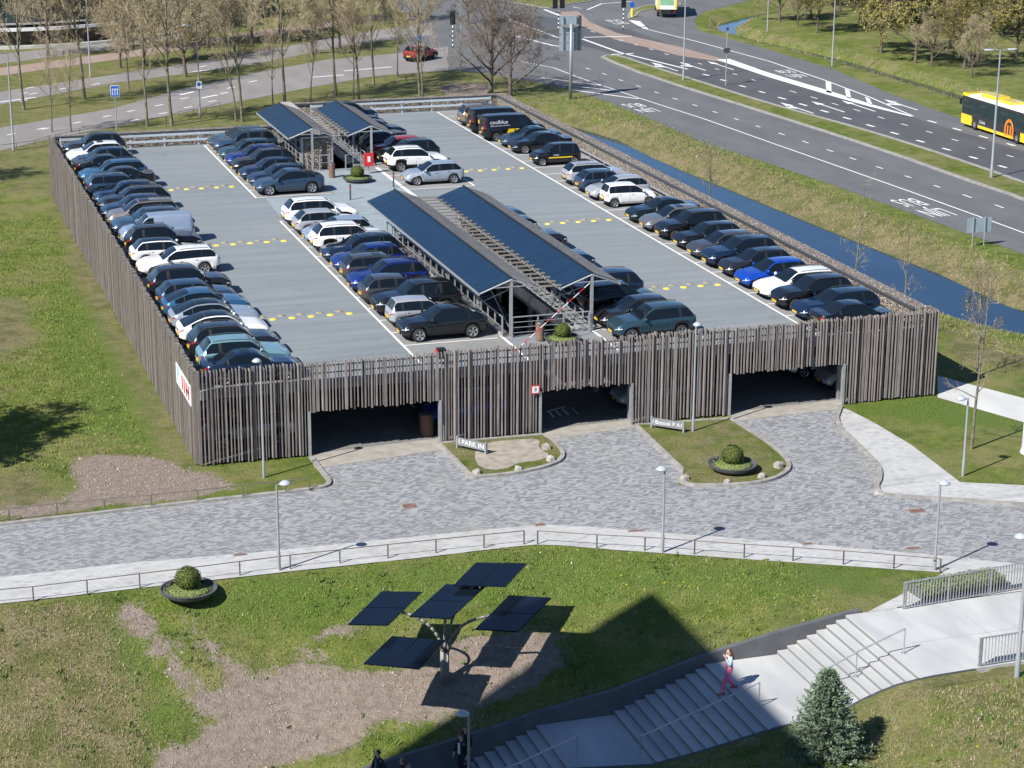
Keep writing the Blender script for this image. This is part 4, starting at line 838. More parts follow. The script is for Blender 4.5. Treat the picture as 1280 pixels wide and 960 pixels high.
for i in range(5200):
    u, v, h_ = rr.uniform(0, 3.9), rr.uniform(0, 1.0), rr.uniform(.1, .5); f = rr.integers(0, 3)
    if f == 0: h_ = .5
    elif f == 1: v = 0
    c = Vector((u, v, h_))+Vector(rr.normal(size=3)*.02); a = Vector(rr.normal(size=3)).normalized()*.05; w2 = Vector(rr.normal(size=3)).normalized()*.035; k = len(Vv); Vv += [c-a, c+w2, c+a, c-w2]; Ff.append((k, k+1, k+2, k+3))
hd = mesh('hedge', Vv, Ff, [COVER]); o = tag(empty('hedge', (39.3, 68.5, 0), .075), 'low clipped hedge in a dark box behind the bar fence', 'hedge'); add('foliage', hd, o); b = MB(); b.box(0, 3.9, 0, 1.0, 0, .42); b.obj('trough', CONC_DARK, o)
# low rails along the drive
def low_rail(px, label, h=.62, closed_end=True):
    P = [gp(*p) for p in px]; t = tag(empty('low_rail', P[0]), label, 'low rail'); o0 = Vector(P[0]); b = MB(); b.box(-.025, .025, -.025, .025, -.05, h); pm = b.me('post', RAILB)
    for p in P: add('post', pm, t, tuple(Vector(p)-o0))
    b = MB(); b.path([Vector(p)-o0+Vector((0, 0, h)) for p in P], .022, 6); b.obj('rail', RAILB, t)
low_rail([(-80, 765), (-25, 757.5), (42, 751.5), (109.5, 743), (175, 735), (238, 727.5), (300, 719.5), (363, 711.5), (425, 704.5), (485, 698), (545, 691.5), (605, 685.5), (655, 680.5)], 'thin low rail along the lawn side of the pavement, left stretch')
low_rail([(672, 680.5), (746, 685.5), (806, 688.5), (868, 693), (930, 697.5), (991, 701.5), (1054, 706), (1117, 711), (1175, 716)], 'thin low rail along the lawn side of the pavement, right stretch')
low_rail([(-50, 659), (12, 652), (72, 646), (131, 640.5), (189.5, 635), (247.5, 629), (304, 623), (357, 617), (387, 614)], 'thin low rail above the drive beside the bare earth patch')
low_rail([(-40, 196), (21, 188), (44, 185), (62, 179), (100, 171), (142, 165), (171, 160), (208, 154), (224, 148), (242, 145), (258, 142), (275, 136)], 'thin low rail beside the left road behind the garage')
# lamps
def pole_lamp(px, py, h, label, head=(.35, 0), z=None, cat='street lamp', group=None, r=.055, mt=None, hs=1.0):
    x, y, zz = gp(px, py) if z is None else (*g(px, py, z), z)
    t = tag(empty('lamp_post', (x, y, zz)), label, cat, group); mt = mt or POSTW
    b = MB(); b.lathe([(r*1.3, -.3), (r*1.3, .8), (r, .85), (r*.8, h)], 10); b.obj('pole', mt, t, smooth=True)
    b = MB(); b.tube((0, 0, h-.06), (head[0]*.5, head[1]*.5, h), .03, seg=6); b.obj('arm', mt, t)
    b = MB(); hx, hy = head; b.lathe([(0.01, -.09), (.20*hs, -.05), (.25*hs, 0), (.20*hs, .05), (.10*hs, .12), (0.001, .13)], 16, (hx, hy, h)); b.obj('lamp_head', SPOT, t, smooth=True); return t
pole_lamp(349, 713, 3.75, 'slim grey lamp on the pavement edge left of the solar tree'); pole_lamp(828, 691, 3.7, 'slim grey lamp at the pavement edge below the middle entrance', (-.1, .1)); pole_lamp(1168, 713, 3.75, 'slim grey lamp at the pavement edge by the bar fence', (.25, .1))
pole_lamp(1203.5, 595, 3.8, 'slim grey lamp on the lawn right of the garage', (-.35, .05)); pole_lamp(330, 597, 5.6, 'tall slim lamp in front of the left front screen', (-.15, .1), hs=.9); pole_lamp(866, 541, 5.5, 'tall slim lamp on the island in front of the right front screen', (.1, .1), hs=.9)
pole_lamp(1271, 846, 5.5, 'tall slim lamp at the right edge by the near bar fence', (-.3, 0), r=.08)
x, y = g(586, 1010, -3.9); t = pole_lamp(586, 1010, 3.75, 'slim lamp with mushroom head beside the couple in black at the bottom edge', (-.22, 0), z=-4.1)
# boulders
def boulder(px, py, s, label, zz=.09):
    s *= .62; r3 = random.Random(px); x, y = g(px, py); b = MB(); n = 7; ring = [(math.cos(2*PI*k/n)*s*r3.uniform(.75, 1.1), math.sin(2*PI*k/n)*s*r3.uniform(.6, .95)) for k in range(n)]
    k0 = 0; b.V = [(a, c, -.05) for a, c in ring]+[(a*.85+r3.uniform(-.05, .05), c*.85, s*r3.uniform(.45, .75)) for a, c in ring]+[(s*.1, 0, s*.95)]
    for k in range(n): j = (k+1) % n; b.F.append((k, j, n+j, n+k)); b.F.append((n+k, n+j, 2*n)); b.I += [0, 0]
    o = b.obj('boulder', mat('boulder_stone', (.24, .22, .195), .9, c2=(.36, .335, .30), scale=3, bump=.5), loc=(x, y, zz)); tag(o, label, 'boulder')
boulder(596, 594, .45, 'pale boulder at the left tip of the gravel island'); boulder(683, 563, .5, 'pale boulder at the right side of the gravel island, the one nearer the screen'); boulder(688, 578, .48, 'pale boulder on the right curve of the gravel island'); boulder(647, 590, .4, 'pale boulder on the lower edge of the gravel island')
boulder(855, 601, .45, 'pale boulder at the lower left corner of the island with the bowl planter'); boulder(909, 606, .38, 'pale boulder below the bowl planter on the island'); boulder(952, 599, .42, 'pale boulder right of the bowl planter on the island'); boulder(973, 586, .5, 'pale boulder on the right curve of the planter island')
# low name boards
def board(pa, pb, body, label):
    a, c = g(*pa), g(*pb); L = math.hypot(c[0]-a[0], c[1]-a[1]); t = tag(empty('name_board', (*a, .09), math.atan2(c[1]-a[1], c[0]-a[0])), label, 'sign')
    b = MB(); b.box(0, L, -.04, .04, .16, .54); b.obj('panel', mat('board_grey', (.20, .205, .22), .5), t)
    b = MB(); b.box(-.06, .02, -.07, .07, 0, .6); pm = b.me('post', POSTW); add('post', pm, t); add('post', pm, t, (L+.04, 0, 0))
    me_ = text_mesh(body, .31); me_.materials.append(WHITES); o = add('lettering', me_, t, (L/2, -.045, .35)); o.rotation_euler = (R(90), 0, 0); ws = max(v.co.x for v in me_.vertices)*2; o.scale = (min(1.3, L*.9/ws),)*2+(1,)
board((572.5, 562), (607, 570), 'I PARK IN', 'low grey name board with white letters left of the gravel island'); board((815, 537), (854, 543), 'I Bezoek P A1', 'low grey name board with white letters on the planter island')

# ------------------------------------------------------------------ solar tree
bx, by, bz = gp(556, 853); STR = tag(empty('solar_tree', (bx, by, bz)), 'solar tree with five dark tilted panels on a curved grey trunk on bare earth', 'solar tree')
b = MB()
trunk_m = mat('solar_tree_steel', (.20, .195, .185), .55, .3); o0 = Vector((bx, by, bz))
PAN = [([(477, 739), (527.5, 739.5), (485, 781), (435, 780)], bz+3.0, 'h'), ([(557.5, 730), (607, 732.5), (562.5, 773), (512, 770)], bz+3.5, 'h'), ([(595, 703), (658.5, 704), (632, 732.5), (567, 731)], bz+3.9, 'v'), ([(636.5, 744), (689, 747), (647, 789), (594, 786)], bz+3.1, 'h'), ([(490, 795), (557.5, 800), (524, 835.5), (454.5, 829)], bz+2.3, 'v')]
for i, (q, z, sp) in enumerate(PAN):
    c = [Vector((*g(x, y, z+(.10 if k < 2 else -.10)), z+(.10 if k < 2 else -.10)))-o0 for k, (x, y) in enumerate(q)]; A, B, C_, D_ = c
    if sp == 'h': halves = [(A, B, B.lerp(C_, .492), A.lerp(D_, .492)), (A.lerp(D_, .508), B.lerp(C_, .508), C_, D_)]
    else: halves = [(A, A.lerp(B, .492), D_.lerp(C_, .492), D_), (A.lerp(B, .508), B, C_, D_.lerp(C_, .508))]
    for h4 in halves:
        b = MB(); n = len(b.V); b.V += [tuple(v) for v in h4]+[tuple(v-Vector((0, 0, .05))) for v in h4]; b.F += [(3, 2, 1, 0), (4, 5, 6, 7)]+[(k, (k+1) % 4, 4+(k+1) % 4, 4+k) for k in range(4)]; b.I += [0]*6; b.obj('solar_panel', SOLAR, STR)
    ctr = (A+B+C_+D_)/4; b = MB(); bulge = Vector((ctr.x, ctr.y, 0)).normalized() if Vector((ctr.x, ctr.y, 0)).length > .3 else Vector((0, 0, 0)); off = bulge*.12; pts = []
    zs0 = 1.35
    for k in range(12):
        u = k/11; rad = Vector((ctr.x, ctr.y, 0))*(u**1.7)*.98; zz = zs0+(ctr.z-.09-zs0)*(1-(1-u)**2.0); pts.append(rad+off+Vector((0, 0, zz)))
    b.path([off+Vector((0, 0, -.3)), off+Vector((0, 0, zs0))]+pts, .06, 8); b.obj('branch', trunk_m, STR, smooth=True)
    b = MB(); b.tube(A.lerp(B, .5)-Vector((0, 0, .09)), D_.lerp(C_, .5)-Vector((0, 0, .09)), .03, seg=6); b.obj('panel_frame', trunk_m, STR)
b = MB(); b.tube((0, 0, -.3), (0, 0, 1.0), .13, .10, seg=10); b.obj('base_tube', trunk_m, STR, smooth=True)
#PART4
# ------------------------------------------------------------------ cars
def smooth_curve(pts, xs):
    """monotone-ish smooth interpolation"""
    px = np.array([p[0] for p in pts]); py = np.array([p[1] for p in pts]); d = np.diff(py)/np.diff(px); m = np.zeros(len(px)); m[0], m[-1] = d[0], d[-1]
    for i in range(1, len(px)-1): m[i] = 0 if d[i-1]*d[i] <= 0 else 2*d[i-1]*d[i]/(d[i-1]+d[i])
    out = []
    for x in xs:
        i = int(np.clip(np.searchsorted(px, x)-1, 0, len(px)-2)); h = px[i+1]-px[i]; t = (x-px[i])/h; t = min(max(t, 0), 1)
        out.append((2*t**3-3*t*t+1)*py[i]+(t**3-2*t*t+t)*h*m[i]+(-2*t**3+3*t*t)*py[i+1]+(t**3-t*t)*h*m[i+1])
    return np.array(out)
def paint(name, c, metal=0.25, rough=0.32):
    if 'paint_'+name in MATS: return MATS['paint_'+name]
    m, N, L, b = newmat('paint_'+name); b.inputs['Base Color'].default_value = (*c, 1); b.inputs['Metallic'].default_value = metal; b.inputs['Roughness'].default_value = rough; b.inputs['Specular IOR Level'].default_value = 0.25; b.inputs['Coat Weight'].default_value = 1.0; b.inputs['Coat Roughness'].default_value = 0.04
    # a light film of dust
    ge = N.new('ShaderNodeNewGeometry'); no = N.new('ShaderNodeTexNoise'); no.inputs['Scale'].default_value = 2.3; no.inputs['Detail'].default_value = 5; L.new(ge.outputs['Position'], no.inputs[0])
    mx = N.new('ShaderNodeMapRange'); mx.inputs[1].default_value = .35; mx.inputs[2].default_value = .7; mx.inputs[3].default_value = rough; mx.inputs[4].default_value = rough+.12; L.new(no.outputs[0], mx.inputs[0]); L.new(mx.outputs[0], b.inputs['Roughness'])
    MATS['paint_'+name] = m; return m
PAINTS = dict(black=(.004, .0045, .006), navy=(.007, .020, .050), darkgrey=(.018, .020, .025), grey=(.055, .058, .066), midgrey=(.14, .145, .155), silver=(.42, .43, .45), white=(.74, .74, .73), pearl=(.66, .67, .68), blue=(.006, .06, .42), royal=(.006, .022, .16), steel=(.035, .11, .21), teal=(.20, .36, .41), bronze=(.20, .18, .17), palegrey=(.33, .38, .44), darkgreen=(.006, .012, .013), red=(.28, .012, .015), lightblue=(.30, .37, .47), darkteal=(.025, .060, .085), bluegrey=(.030, .060, .105), yellow=(.75, .55, .02))  # navy, steel, bluegrey: own paint made bluer, reflected sky put into the colour
def P(n): return paint(n, PAINTS[n], metal=0.0 if n in ('white', 'black', 'pearl', 'yellow', 'red') else .35)
# kind: L, W, H, r wheel, axles, hood z at nose, cowl z, x of cowl, x roof front, x roof rear, x rear glass base, rear belt z, clad, bulge
ROOFM = {}
KINDS = {
 'suv':     dict(L=4.5, W=1.86, H=1.66, r=.35, fx=1.38, rx=-1.33, nose=.86, cowl=1.08, xc=.92, xf=.18, xr=-1.62, xb=-2.08, rb=1.12, clad=1, rails=1),
 'bigsuv':  dict(L=4.75, W=1.92, H=1.70, r=.37, fx=1.46, rx=-1.42, nose=.92, cowl=1.12, xc=1.0, xf=.25, xr=-1.75, xb=-2.2, rb=1.14, clad=1, rails=1),
 'coupesuv': dict(L=4.6, W=1.88, H=1.58, r=.36, fx=1.42, rx=-1.38, nose=.84, cowl=1.05, xc=.98, xf=.15, xr=-.95, xb=-2.1, rb=1.10, clad=1, rails=0),
 'hatch':   dict(L=4.28, W=1.80, H=1.47, r=.32, fx=1.33, rx=-1.30, nose=.72, cowl=.95, xc=.95, xf=.15, xr=-1.45, xb=-1.95, rb=.98, clad=0, rails=0),
 'small':   dict(L=3.65, W=1.66, H=1.49, r=.29, fx=1.2, rx=-1.2, nose=.76, cowl=.98, xc=.95, xf=.25, xr=-1.45, xb=-1.72, rb=.98, clad=0, rails=0),
 'wagon':   dict(L=4.7, W=1.83, H=1.48, r=.33, fx=1.42, rx=-1.38, nose=.72, cowl=.96, xc=.98, xf=.15, xr=-1.75, xb=-2.22, rb=1.0, clad=0, rails=1),
 'sedan':   dict(L=4.75, W=1.84, H=1.43, r=.33, fx=1.45, rx=-1.42, nose=.70, cowl=.94, xc=1.0, xf=.18, xr=-.85, xb=-1.72, rb=1.02, clad=0, rails=0),
 'liftback': dict(L=4.72, W=1.92, H=1.60, r=.37, fx=1.48, rx=-1.42, nose=.74, cowl=1.0, xc=1.15, xf=.2, xr=-.75, xb=-2.12, rb=1.12, clad=0, rails=0),
 'mpv':     dict(L=4.55, W=1.83, H=1.68, r=.33, fx=1.42, rx=-1.38, nose=.86, cowl=1.08, xc=1.2, xf=.35, xr=-1.78, xb=-2.12, rb=1.08, clad=0, rails=1),
 'caddy':   dict(L=4.5, W=1.82, H=1.83, r=.32, fx=1.42, rx=-1.36, nose=.86, cowl=1.10, xc=1.25, xf=.55, xr=-2.02, xb=-2.2, rb=1.1, clad=0, rails=0, van=1),
 'van':     dict(L=5.1, W=1.95, H=1.95, r=.34, fx=1.62, rx=-1.5, nose=.95, cowl=1.2, xc=1.6, xf=.85, xr=-2.35, xb=-2.5, rb=1.15, clad=1, rails=0, van=1),
}
def wheel_meshes(r):
    b = MB(); w_ = .105
    b.V = []; prof = [(r*.70, -w_), (r*.93, -w_), (r, -w_*.6), (r, w_*.6), (r*.93, w_), (r*.70, w_)]; n = 20
    for rr_, y in prof:
        for k in range(n): a = 2*PI*k/n; b.V.append((rr_*math.cos(a), y, rr_*math.sin(a)))
    for i in range(5):
        for k in range(n): j = (k+1) % n; b.F.append((i*n+k, i*n+j, (i+1)*n+j, (i+1)*n+k)); b.I.append(0)
    ty = mesh('tyre', b.V, b.F, [RUBBER], b.I, True)
    b = MB(); R0, R1, R2 = r*.72, r*.62, r*.16
    for k in range(20):
        a0, a1 = 2*PI*k/20, 2*PI*(k+1)/20
        q = lambda R_, a, y: (R_*math.cos(a), y, R_*math.sin(a))
        b.face([q(R0, a0, w_*.95), q(R0, a1, w_*.95), q(R1, a1, w_*.75), q(R1, a0, w_*.75)], 0)
        sp_ = (k % 4) in (0, 1); b.face([q(R1, a0, w_*.75), q(R1, a1, w_*.75), q(R2, a1, w_*.85), q(R2, a0, w_*.85)] if sp_ else [q(R1, a0, w_*.4), q(R1, a1, w_*.4), q(R2, a1, w_*.4), q(R2, a0, w_*.4)], 0 if sp_ else 1)
        b.face([q(R2, a0, w_*.85), q(R2, a1, w_*.85), (0, w_*.9, 0)], 0)
        b.face([q(R0, a1, -w_*.8), q(R0, a0, -w_*.8), (0, -w_*.8, 0)], 1)
    F2 = b.F; return ty, mesh('rim', b.V, F2, [CHROME, ALLOY_D], b.I)
def build_kind(kn):
    k = KINDS[kn]; L, W, Hh, r = k['L'], k['W'], k['H'], k['r']; hl = L/2; fx, rx = k['fx'], k['rx']; van = k.get('van', 0)
    ra = r+.055
    xs = set(np.round(np.linspace(-hl, hl, 30), 3))
    for ax in (fx, rx): xs |= set(np.round(ax+ra*np.cos(np.linspace(0, PI, 11)), 3))
    for e in (-hl, hl): s = np.sign(e); xs |= set(np.round([e, e-s*.008, e-s*.03, e-s*.07, e-s*.13, e-s*.22, e-s*.34], 3))
    keys = [k['xc'], k['xf'], k['xr'], k['xb']]; xs |= set(np.round(keys, 3)); xs = sorted(xs); o = [xs[0]]
    for x in xs[1:]:
        if x-o[-1] > .006: o.append(x)
    xs = np.array(o); u = xs/hl
    # top line
    T = [(-hl, k['rb']-.2), (-hl+.03, k['rb']-.06 if not van else k['rb'])]
    if kn == 'sedan': T += [(-hl+.10, k['rb']-.02), (k['xb'], k['rb'])]
    else: T += [(k['xb'], k['rb'])]
    T += [(k['xr'], Hh*.972), ((k['xr']+k['xf'])/2, Hh), (k['xf'], Hh*.975), (k['xc'], k['cowl']), ((k['xc']+hl)/2+.1, (k['cowl']+k['nose'])/2+.045), (hl-.22, k['nose']), (hl-.06, k['nose']-.10), (hl, .55)]
    T = sorted(set(T)); zt = np.interp(xs, [p[0] for p in T], [p[1] for p in T])
    # soften the roof only
    zsm = smooth_curve(T, xs); zt = .35*zt+.65*zsm
    S = [(-hl, k['rb']-.32), (-hl+.05, k['rb']-.17), (-hl+.35, k['rb']-.05), (k['xc']-.3, k['cowl']-.08), (hl-.5, k['nose']-.10), (hl-.06, k['nose']-.17), (hl, k['nose']-.28)]
    zs = np.minimum(smooth_curve(S, xs), zt-.03)
    sill = .30 if k['clad'] else .24
    zl = np.full(len(xs), sill); zl = np.where(np.abs(u) > .9, sill+.02+(np.abs(u)-.9)*1.0, zl)
    arch = np.zeros(len(xs), bool)
    for ax in (fx, rx):
        d = np.abs(xs-ax); m = d <= ra+1e-6; zl = np.where(m, np.maximum(zl, r+np.sqrt(np.maximum(ra*ra-d*d, 0))), zl); arch |= m
    zl = np.minimum(zl, zs-.06)
    w_ = (W/2)*(1-.055*np.abs(u)**3)*np.power(np.maximum(1-np.abs(u)**26, 0), .42); w_ = np.maximum(w_, W/2*.62*(1 if True else 0)*np.where(np.abs(u) > .99, .9, 1))
    flare = np.zeros(len(xs))
    for ax in (fx, rx): flare = np.maximum(flare, np.clip(1-np.abs(xs-ax)/(ra*1.5), 0, 1)*.018)
    rows = []
    for i, x in enumerate(xs):
        a, c, t_, z0 = w_[i], zs[i], zt[i], zl[i]; h = max(t_-c, .03); tb = min(1, h/.50); wr = a*(.93-(.17 if van else .255)*tb); dz = c-z0
        zz = [z0, z0+.28*dz, z0+.62*dz, c-.10*dz, c, c+.07*h, c+.86*h, t_-.05*tb*h-.004, t_-.012, t_, t_+.004]
        yy = [a*.93+flare[i], a*.99+flare[i], a+flare[i]*.7, a*.985, a*.955, a*.94, a*.94+(wr*1.05-a*.94)*.92, wr*.985, wr*.72, wr*.38, 0]
        rows.append([(x, yy[j], zz[j]) for j in range(11)])
    n = len(xs); V = []; vid = {}
    for i in range(n):
        for j in range(11): vid[(i, j, 1)] = len(V); V.append(rows[i][j])
        for j in range(10): vid[(i, j, -1)] = len(V); q = rows[i][j]; V.append((q[0], -q[1], q[2]))
        vid[(i, 10, -1)] = vid[(i, 10, 1)]
    # pillars (x positions where side glass is interrupted)
    xw1 = k['xc']-.14; xw0 = k['xb']+.16 if kn not in ('sedan',) else k['xb']+.30
    bp = k['xf']-.42; cp_ = bp-.98; pill = [(bp-.045, bp+.045), (cp_-.05, cp_+.05)]
    if van: xw0 = bp+.05; pill = [(bp-.045, bp+.045)] if kn == 'caddy' else []; 
    if kn == 'van': xw0 = k['xf']-.55
    parts = {}
    def put(key, f): parts.setdefault(key, []).append(f)
    for i in range(n-1):
        xm = (xs[i]+xs[i+1])/2; hm = (zt[i]+zt[i+1]-zs[i]-zs[i+1])/2
        for s in (1, -1):
            for j in range(10):
                f = (vid[(i, j, s)], vid[(i+1, j, s)], vid[(i+1, j+1, s)], vid[(i, j+1, s)]); f = f if s == -1 else f[::-1]; f = tuple(f); key = ('body', 0)
                if j == 0 and k['clad']: key = ('body', 1)
                if j == 0 and k['clad'] == 0 and abs(xm) > hl-.3: key = ('body', 1)
                if k['clad'] and j == 1 and (arch[i] and arch[i+1]) and zl[i] > r+.1: key = ('body', 1)
                if j == 5 and xw0 < xm < xw1 and hm > .20:
                    in_p = [q for q in pill if q[0] < xm < q[1]]
                    if not in_p: pane = 0 if xm > bp else (1 if xm > cp_ else 2); key = ('glass', s, pane)
                    else: key = ('body', 1)
                if j in (7, 8, 9) and k['xf']+.02 < xm < k['xc']-.01: key = ('windscreen',)
                if j in (7, 8, 9) and k['xb']+.03 < xm < k['xr']-.02 and not (kn == 'van'): key = ('rear_window',)
                if j in (2, 3) and xm > hl-.38 and xm < hl-.012 and w_[i] > W/2*.62: key = ('headlight', s) if (j == 3 or xm > hl-.3) and (zs[i]-zl[i]) > .2 and j == 3 or (j == 2 and hl-.26 < xm) and False else key
                if j in (2, 3) and xm < -hl+.22: key = ('tail_light', s) if j == 3 and xm < -hl+.20 else key
                if van and j in (3, 4, 5) and xm < -hl+.10: key = ('tail_light', s)
                put(key, f)
            f = (vid[(i, 0, 1)], vid[(i+1, 0, 1)], vid[(i+1, 0, -1)], vid[(i, 0, -1)])
        put(('body', 2), f)
    for i, rev in ((0, False), (n-1, True)):
        for j in range(10):
            f = [vid[(i, j, 1)], vid[(i, j+1, 1)], vid[(i, j+1, -1)], vid[(i, j, -1)]]; f = f if j < 9 else [vid[(i, 9, 1)], vid[(i, 10, 1)], vid[(i, 9, -1)]]
            put(('body', 0 if j > 1 else 1), tuple(f[::-1] if rev else f))
    # van rear doors are part of the body; split to meshes
    def sub(name, keys, mats):
        F, I = [], []
        for mi, ks in enumerate(keys):
            for f in parts.get(ks, []): F.append(f); I.append(mi)
        if not F: return None
        used = sorted({v for f in F for v in f}); rm = {v: i for i, v in enumerate(used)}
        m_ = mesh(name, [V[v] for v in used], [tuple(rm[v] for v in f) for f in F], mats, I, True); return m_
    out = []
    out.append(('body', sub('body', [('body', 0), ('body', 1), ('body', 2)], [P('black'), BLACK, UNDER]), None))
    out.append(('windscreen', sub('windscreen', [('windscreen',)], [GLASS]), None)); out.append(('rear_window', sub('rear_window', [('rear_window',)], [GLASS]), None))
    for s in (1, -1):
        for p_ in (0, 1, 2): out.append(('side_window', sub('side_window', [('glass', s, p_)], [GLASS]), None))
        out.append(('headlight', sub('headlight', [('headlight', s)], [LIGHTG]), None)); out.append(('tail_light', sub('tail_light', [('tail_light', s)], [RED]), None))
    # grille, plates, mirrors, rails
    b = MB(); b.box(hl-.03, hl+.006, -W*.26, W*.26, .36, .50); b.box(hl-.05, hl+.002, -W*.18, W*.18, .54, k['nose']-.2); out.append(('grille', b.me('grille', BLACK), None))
    b = MB(); b.box(hl+.002, hl+.022, -.26, .26, .40, .51); out.append(('number_plate', b.me('number_plate', PLATE), None))
    b = MB(); zp = .62 if k['clad'] else .56; zp = zp if kn != 'sedan' else .5; b.box(-hl-.016, -hl+.01, -.26, .26, zp-.055, zp+.055); out.append(('number_plate', b.me('number_plate', PLATE), None))
    xm_ = k['xc']-.22; zm = k['cowl']+.07
    for s in (1, -1):
        b = MB(); yo = s*(W/2*.955); y1 = s*(W/2+.17); b.V = [(xm_+.06, yo, zm-.05), (xm_-.03, yo, zm-.05), (xm_-.03, yo, zm+.01), (xm_+.06, yo, zm+.01), (xm_+.07, y1, zm-.055), (xm_-.05, y1, zm-.055), (xm_-.05, y1, zm+.085), (xm_+.04, y1, zm+.075), (xm_+.09, (yo+y1)/2, zm-.05), (xm_-.05, (yo+y1)/2, zm-.05), (xm_-.05, (yo+y1)/2, zm+.095), (xm_+.06, (yo+y1)/2, zm+.085)]
        b.F = [(0, 8, 9, 1), (1, 9, 10, 2), (2, 10, 11, 3), (3, 11, 8, 0), (8, 4, 5, 9), (9, 5, 6, 10), (10, 6, 7, 11), (11, 7, 4, 8), (4, 7, 6, 5)]; b.I = [0]*9; out.append(('mirror', mesh('mirror', b.V, b.F, [P('black')], None, True), None))
    if k['rails']:
        for s in (1, -1):
            b = MB(); i0 = [j for j in range(n) if k['xr']+.1 < xs[j] < k['xf']-.1]; pts = [(xs[j], s*(rows[j][7][1]), rows[j][7][2]+.045) for j in i0]
            b.path(pts, .018, 5); b.tube((pts[0][0]-.08, pts[0][1], pts[0][2]-.06), pts[0], .018, seg=5); b.tube(pts[-1], (pts[-1][0]+.08, pts[-1][1], pts[-1][2]-.06), .018, seg=5); out.append(('roof_rail', b.me('roof_rail', STEEL_D), None))
    # door seams and handles on the side
    b = MB()
    for s in (1, -1):
        for xd in (k['xc']-.05, bp, cp_+.1):
            if van and xd == cp_+.1: continue
            pr = [(np.interp(xd, xs, [rw[j][0] for rw in rows]), np.interp(xd, xs, [rw[j][1] for rw in rows]), np.interp(xd, xs, [rw[j][2] for rw in rows])) for j in range(1, 5)]
            for p_, q_ in zip(pr[:-1], pr[1:]):
                e = .003; b.face([(xd-.006, s*(p_[1]+e), p_[2]), (xd+.006, s*(p_[1]+e), p_[2]), (xd+.006, s*(q_[1]+e), q_[2]), (xd-.006, s*(q_[1]+e), q_[2])])
            if xd != k['xc']-.05 or True:
                xh = xd-.0+.13 if xd < k['xc']-.2 else None
                if xh: yh = np.interp(xh, xs, [rw[3][1] for rw in rows]); zh = np.interp(xh, xs, [rw[3][2] for rw in rows])-.03; b.box(xh, xh+.17, s*yh-.012, s*yh+.022, zh-.012, zh+.012)
    out.append(('door_trim', b.me('door_trim', BLACK), None))
    ty, rim = wheel_meshes(r); wh = [(ax, s*(W/2-.095)) for ax in (fx, rx) for s in (1, -1)]
    for nm_, xa_, xb_, j0_, ro in (('full', k['xr'], k['xf']+.0, 7, 0), ('sun', k['xf']-.75, k['xf']-.12, 8, 1)):
        Vr, Fr = [], []; ii_ = [i for i in range(n) if xa_-.02 <= xs[i] <= xb_+.02]
        for i in ii_:
            ys = [rows[i][j] for j in range(j0_, 11)]; pts_ = [(p_[0], p_[1], p_[2]+.006) for p_ in ys]+[(p_[0], -p_[1], p_[2]+.006) for p_ in ys[-2::-1]]; Vr += pts_
        m2 = len(pts_)
        for a_ in range(len(ii_)-1):
            for b_ in range(m2-1): q_ = a_*m2+b_; Fr.append((q_, q_+m2, q_+m2+1, q_+1)[::1])
        ROOFM[(kn, nm_)] = mesh('roof_panel', Vr, Fr, [GLASS], None, True)
    # inner dark floor keeps daylight from passing under the arches
    b = MB(); b.box(-hl+.35, hl-.35, -W/2+.28, W/2-.28, .2, .55); out.append(('chassis', b.me('chassis', UNDER), None))
    return [o_ for o_ in out if o_[1]], ty, rim, wh, r
BUILT = {}
ROOFS = random.Random(21)
def make_car(kn, pnt, roofblack=False, parent_name='parked_car'):
    if kn not in BUILT: BUILT[kn] = build_kind(kn)
    parts, ty, rim, wh, r = BUILT[kn]; t = empty(parent_name)
    for nm, me_, _ in parts:
        o = add(nm, me_, t)
        if nm in ('body', 'mirror'):
            o.material_slots[0].link = 'OBJECT'; o.material_slots[0].material = P(pnt)
    for (x, y) in wh:
        w_ = add('wheel', ty, t, (x, y, r)); 
        if y < 0: w_.rotation_euler = (0, 0, PI)
        add('rim', rim, w_)
    return t
PROTO = {}
def car(kn, pnt, x, y, z, left, label, group=None, rz=None, cat='car'):
    """left: nose points to -X"""
    key = (kn, pnt)
    if key not in PROTO: t = make_car(kn, pnt); PROTO[key] = t
    else:
        src = PROTO[key]; t = src.copy(); COL.objects.link(t)
        for ch in src.children:
            if ch.name.startswith('roof_panel'): continue
            c = ch.copy(); COL.objects.link(c); c.parent = t
            for g2 in ch.children: d = g2.copy(); COL.objects.link(d); d.parent = c
    if kn not in ('van', 'caddy', 'small') and (ROOFS.random() < .33 or (kn == 'coupesuv' and pnt == 'white')): add('roof_panel', ROOFM[(kn, 'full' if (kn == 'coupesuv' or (pnt in ('white', 'teal') and ROOFS.random() < .3 and pnt != 'teal')) else 'sun')], t)
    j = random.uniform(-.012, .012); t.location = (x, y, z); t.rotation_euler = (0, 0, (PI if left else 0)+j if rz is None else rz); t['label'] = label; t['category'] = cat
    if group and 'group' not in t: pass
    if group: t['group'] = group
    return t
NAMES = dict(suv='SUV', bigsuv='large SUV', coupesuv='coupe SUV', hatch='hatchback', small='small hatchback', wagon='estate car', sedan='saloon', liftback='sloping-tail hatchback', mpv='people carrier', caddy='compact van', van='van')
PN = dict(black='black', navy='navy blue', darkgrey='dark grey', grey='grey', midgrey='mid grey', silver='silver', white='white', pearl='pearl white', blue='bright blue', royal='royal blue', steel='steel blue', teal='pale teal', bronze='grey-brown', palegrey='pale grey', darkgreen='greenish black', red='dark red', lightblue='light blue grey', darkteal='dark teal', bluegrey='blue grey', yellow='yellow')
